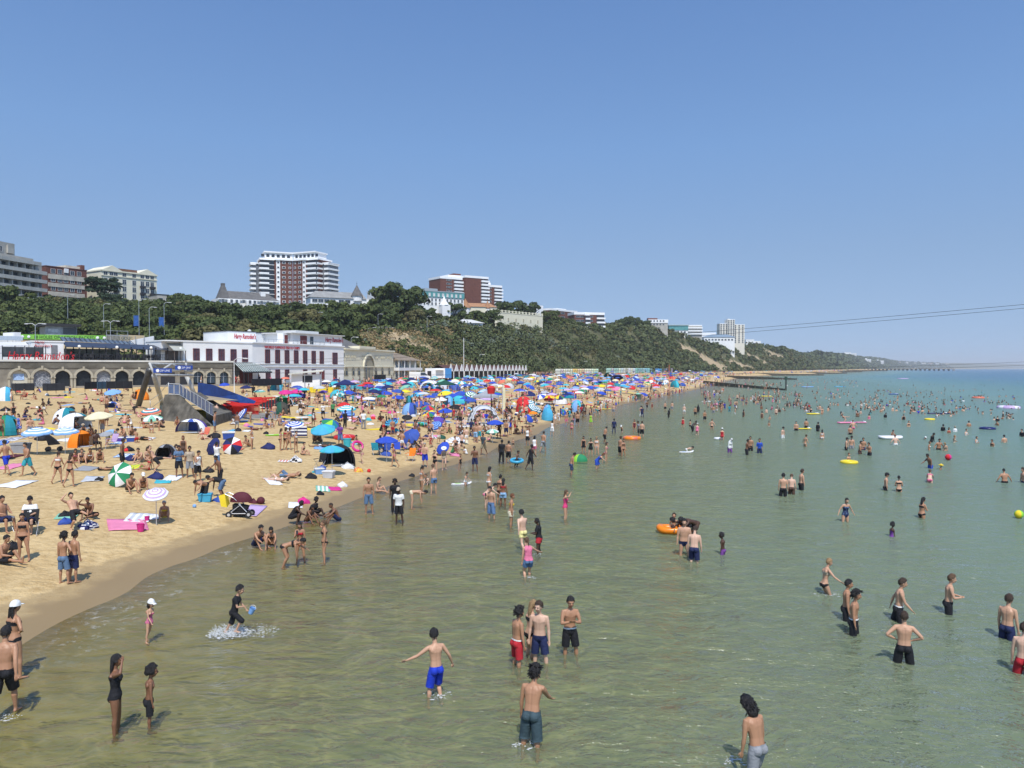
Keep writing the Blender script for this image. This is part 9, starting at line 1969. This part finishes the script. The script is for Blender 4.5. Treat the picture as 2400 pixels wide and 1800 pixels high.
for z,x,y,n,r_ in(('K',520,960,60,.3),('H',300,1470,40,.3),('L',690,1300,60,.22),('G',290,970,90,.4),('F',510,935,30,.25),('F',600,735,24,.25),('I',40,1470,40,.25)):
 a=WA(z,x,y);splash((a.x,a.y,0),n,r_,.03,'small splash at the legs of a wader',int(x),.003,.008)
a=G('C',1100,1190);splash((a.x,a.y,.02),200,1.0,.03,'thin splash in the swash beside the girl',9,.004,.011)
disambiguate()
# ---- the farther crowd and its gear, beyond counting
BASES=[]
def crowd_bases():
 for i,(pose,sex,g,hr,tl)in enumerate((('stand','m','shorts','short',''),('stand','f','swimsuit','long',''),('stroll','m','trunks','short',''),('hip','f','bikini_bottom','bun',''),('clasp','m','tee','short',''),('sit','m','shorts','short',''),('sit','f','swimsuit','bob',''),('sitback','m','trunks','short',''),('sitcross','f','vest','long',''),('prone','f','bikini_bottom','bob','front'),('lie','m','trunks','short','back'))):
  JOBS.clear();JOBS['b']=(Human(pose,sex),.052);H,V,N,Fs=flush_bodies()['b'];bn,bt=classify(H,V)
  f=GARM[g][0];inn=np.array([f(b_,t_)or(g in('tee','vest')and b_ in('thigh',))for b_,t_ in zip(bn,bt)]);mi=inn[Fs].all(1).astype(int)
  hm=hair_mesh(hr,1,3);M=Matrix.Translation(H.hc)@H.Mh.to_4x4();hv=np.array([M@Vector(v)for v in hm.v]);hf=[q for q in hm.f if len(q)==4]
  A=np.concatenate([V,hv]);Q=np.concatenate([Fs,np.array(hf)+len(V)]);mi=np.concatenate([mi,np.full(len(hf),2)])
  if tl:A=A@np.array(Matrix.Rotation(R(90 if tl=='back' else-90),3,'X')).T
  A=A-np.array([0,0,A[:,2].min()]);BASES.append((A,Q,mi,'stand' if i<5 else 'sit'))
CV,CF,CM=[],[],[]
def far_people(n,gen,lab,seed=1,lo=False):
 if not BASES:crowd_bases()
 rg=np.random.default_rng(seed);st=[b for b in BASES if b[3]=='stand'];si=[b for b in BASES if b[3]=='sit']
 for k in range(n):
  P=gen(rg)
  if P is None:continue
  x,y,z,mode=P;L_=st if mode=='stand' else si;A,Q,mi,_=L_[rg.integers(0,len(L_))]
  if mode=='stand' and z<-.9 and True:pass
  a=rg.uniform(0,6.28);s=rg.uniform(.88,1.06)*(.7 if rg.random()<.12 else 1);ca,sa=math.cos(a)*s,math.sin(a)*s
  W=np.stack([x+A[:,0]*ca-A[:,1]*sa,y+A[:,0]*sa+A[:,1]*ca,z+A[:,2]*s],1).astype(np.float32)
  tr=np.array([rg.choice([0,0,1,1,2,2,3,4]),5+rg.integers(0,10),15+(rg.random()<.35)])
  CF.append(Q+sum(len(v)for v in CV)if not CV else Q+far_people.o);CV.append(W);CM.append(tr[mi]);far_people.o+=len(W)
far_people.o=0
def crowd_done():
 me=np_mesh('crowd',np.concatenate(CV),np.concatenate(CF),[skinm[q]for q in 'pltbd']+[clom[c]for c in('black','navy','royal','red','white','teal','pink','grey','black','white')]+[hairm['k'],hairm['m']],np.concatenate(CM),True)
 tag(link('crowd',me),'packed crowd of bathers and sunbathers filling the farther beach, promenade and sea','crowd',kind='stuff')
def g_beach(Y0,Y1,t0,t1,sit=.4,pw=1.0):
 def f(rg):
  Y=Y0*(Y1/Y0)**(rg.random()**pw);t=rg.uniform(t0,t1);s,p=float(xs(Y)),float(ip(XP,Y));X=s-t*(s-p)
  if X/Y<-.30 or(Y<100 and X/Y<-.17):return None
  return X,Y,float(terrain(X,Y)),'sit' if rg.random()<sit else 'stand'
 return f
far_people(720,g_beach(60,112,.02,.62,.6),'',1)
far_people(900,g_beach(100,330,.06,.97,.5),'',21)
far_people(560,g_beach(300,700,.05,.97,.3),'distant crowd on the beach beyond the parasols',2)
far_people(420,g_beach(650,3200,.05,.9,.1),'specks of people along the far beach',3)
far_people(150,lambda rg:(lambda Y:(float(xs(Y))+rg.uniform(-2,3),Y,float(terrain(float(xs(Y))+1,Y)),'stand'))(95*(4.2)**rg.random()),'people standing along the waterline',4)
def g_left(rg):
 px,py=rg.uniform(0,900),rg.uniform(906,1010);P=ground(px,py)
 if px>880 or(330<px<620 and py<985)or P.z>4 or(px<560 and rg.random()<.5):return None
 if any(abs(px-q['px'])<14 and abs(py-q['py'])<9 for q in PEOPLE):return None
 return P.x,P.y,P.z,'sit' if rg.random()<.78 else 'stand'
far_people(300,g_left,'',31)
def g_prom(rg):
 Y=rg.uniform(104,330);X=float(ip(XP,Y))-rg.uniform(.6,3.2);return X,Y,PROM,'stand'
far_people(330,g_prom,'people strolling on the promenade',5)
def g_sea(rg):
 if rg.random()<.62:
  k=rg.integers(0,len(SEA));cx,cy,sx,sy=SEA[k];x,y=cx+rg.normal(0,sx*.7),cy+rg.normal(0,sy*.6)
 else:x,y=rg.uniform(100,2180),rg.uniform(70,330)
 px,py=zp('E',x,y)
 if py<884:return None
 W=water(px,py)
 if W.x<float(xs(W.y)):return None
 return W.x,W.y,max(-1.2,float(terrain(W.x,W.y)))-rg.uniform(0,.32)*(W.x-float(xs(W.y))>25),'stand'
far_people(760,g_sea,'many bathers scattered over the sea',6)
far_people(260,lambda rg:(lambda px,py:(lambda W:(W.x,W.y,-1.15,'stand')if W.x>float(xs(W.y))+3 else None)(water(px,py)))(1680+330*rg.random()**1.2,rg.uniform(874,908)),'tiny bathers between the groynes',7)
crowd_done()
# far parasols and shelters in one mass
GMB=MB()
def far_gear(n,gen,lab,seed):
 rg=np.random.default_rng(seed);mb=GMB;cols=['royal','blue','navy','blue','sky','white','lgrey','red','turq','lilac','green','coral']
 for k in range(n):
  P=gen(rg)
  if P is None:continue
  x,y,z,mode=P;c=int(rg.integers(0,len(cols)));r=rg.uniform(.9,1.2)
  if rg.random()<.8:
   h=rg.uniform(1.2,2.0);vs=[(x,y,z+h)]+[(x+q*r*math.cos(a),y+q*r*math.sin(a),z+h-dz_)for q,dz_ in((.55,.1),(1,.36))for a in np.linspace(0,6.283,9)[:-1]]
   mb.add(vs,[(0,1+i,1+(i+1)%8)for i in range(8)]+[(1+i,9+i,9+(i+1)%8,1+(i+1)%8)for i in range(8)],c);mb.tube([(x,y,z),(x,y,z+h)],.03,4,2)
  else:mb.ell((x,y,z),(1.3,1.1,1.3),8,4,c,None,True)
far_gear(190,g_beach(105,330,.08,.97,0),'packed parasols behind the counted ones',11);far_gear(150,g_beach(300,620,.15,.97,0),'distant parasols farther along the beach',12);far_gear(60,g_beach(620,1500,.15,.9,0),'specks of parasols on the far beach',13)
tag(link('far_parasols',GMB.mesh('far_parasols',[pcm[c]for c in['royal','blue','navy','blue','sky','white','lgrey','red','turq','lilac','green','coral']])),'mass of parasols packed on the farther beach behind the counted ones','parasols',kind='stuff')
# towels, clothes and bags strewn through the crowd
LM=MB();rg=np.random.default_rng(55);lc=['white','lblue','black','coral','navy','white','pink','turq','yellow','lgrey','red','blue']
for k in range(1500):
 P=g_beach(62,420,.05,.95,0)(rg)if k>330 else g_left(rg)
 if P is None:continue
 x,y,z,_=P;a=rg.uniform(0,3.14);c=int(rg.integers(0,12));ca,sa=math.cos(a),math.sin(a)
 if rg.random()<.55:
  w,d=rg.uniform(.6,1),rg.uniform(.3,.5);q=[(x+u*w*ca-v*d*sa,y+u*w*sa+v*d*ca)for u,v in((-1,-1),(1,-1),(1,1),(-1,1))]
  zz=[float(terrain(*p))for p in q];LM.add([(p[0],p[1],h+.035+rg.uniform(0,.03))for p,h in zip(q,zz)]+[(p[0],p[1],h)for p,h in zip(q,zz)],[(0,1,2,3),(0,4,5,1),(1,5,6,2),(2,6,7,3),(3,7,4,0)],c)
 else:LM.ell((x,y,z),(rg.uniform(.15,.4),rg.uniform(.12,.3),rg.uniform(.1,.35)),7,4,c,None,True)
tag(link('beach_clutter',LM.mesh('beach_clutter',[pcm[c]for c in lc])),'towels, clothes and bags strewn through the packed beach','clutter',kind='stuff')
# ================================================================== sea haze: one even volume round the whole scene
m_hz=bpy.data.materials.new('sea_haze');m_hz.use_nodes=True
n,l=m_hz.node_tree.nodes,m_hz.node_tree.links
n.remove(n['Principled BSDF'])
pv=n.new('ShaderNodeVolumePrincipled')
pv.inputs['Color'].default_value=(.93,.97,1,1);pv.inputs['Density'].default_value=1.15e-4;pv.inputs['Anisotropy'].default_value=0
l.new(pv.outputs[0],n['Material Output'].inputs['Volume'])
mb=MB();mb.box(-9000,22000,-400,21000,-12,175)
tag(mb.obj('haze',m_hz),kind='stuff')
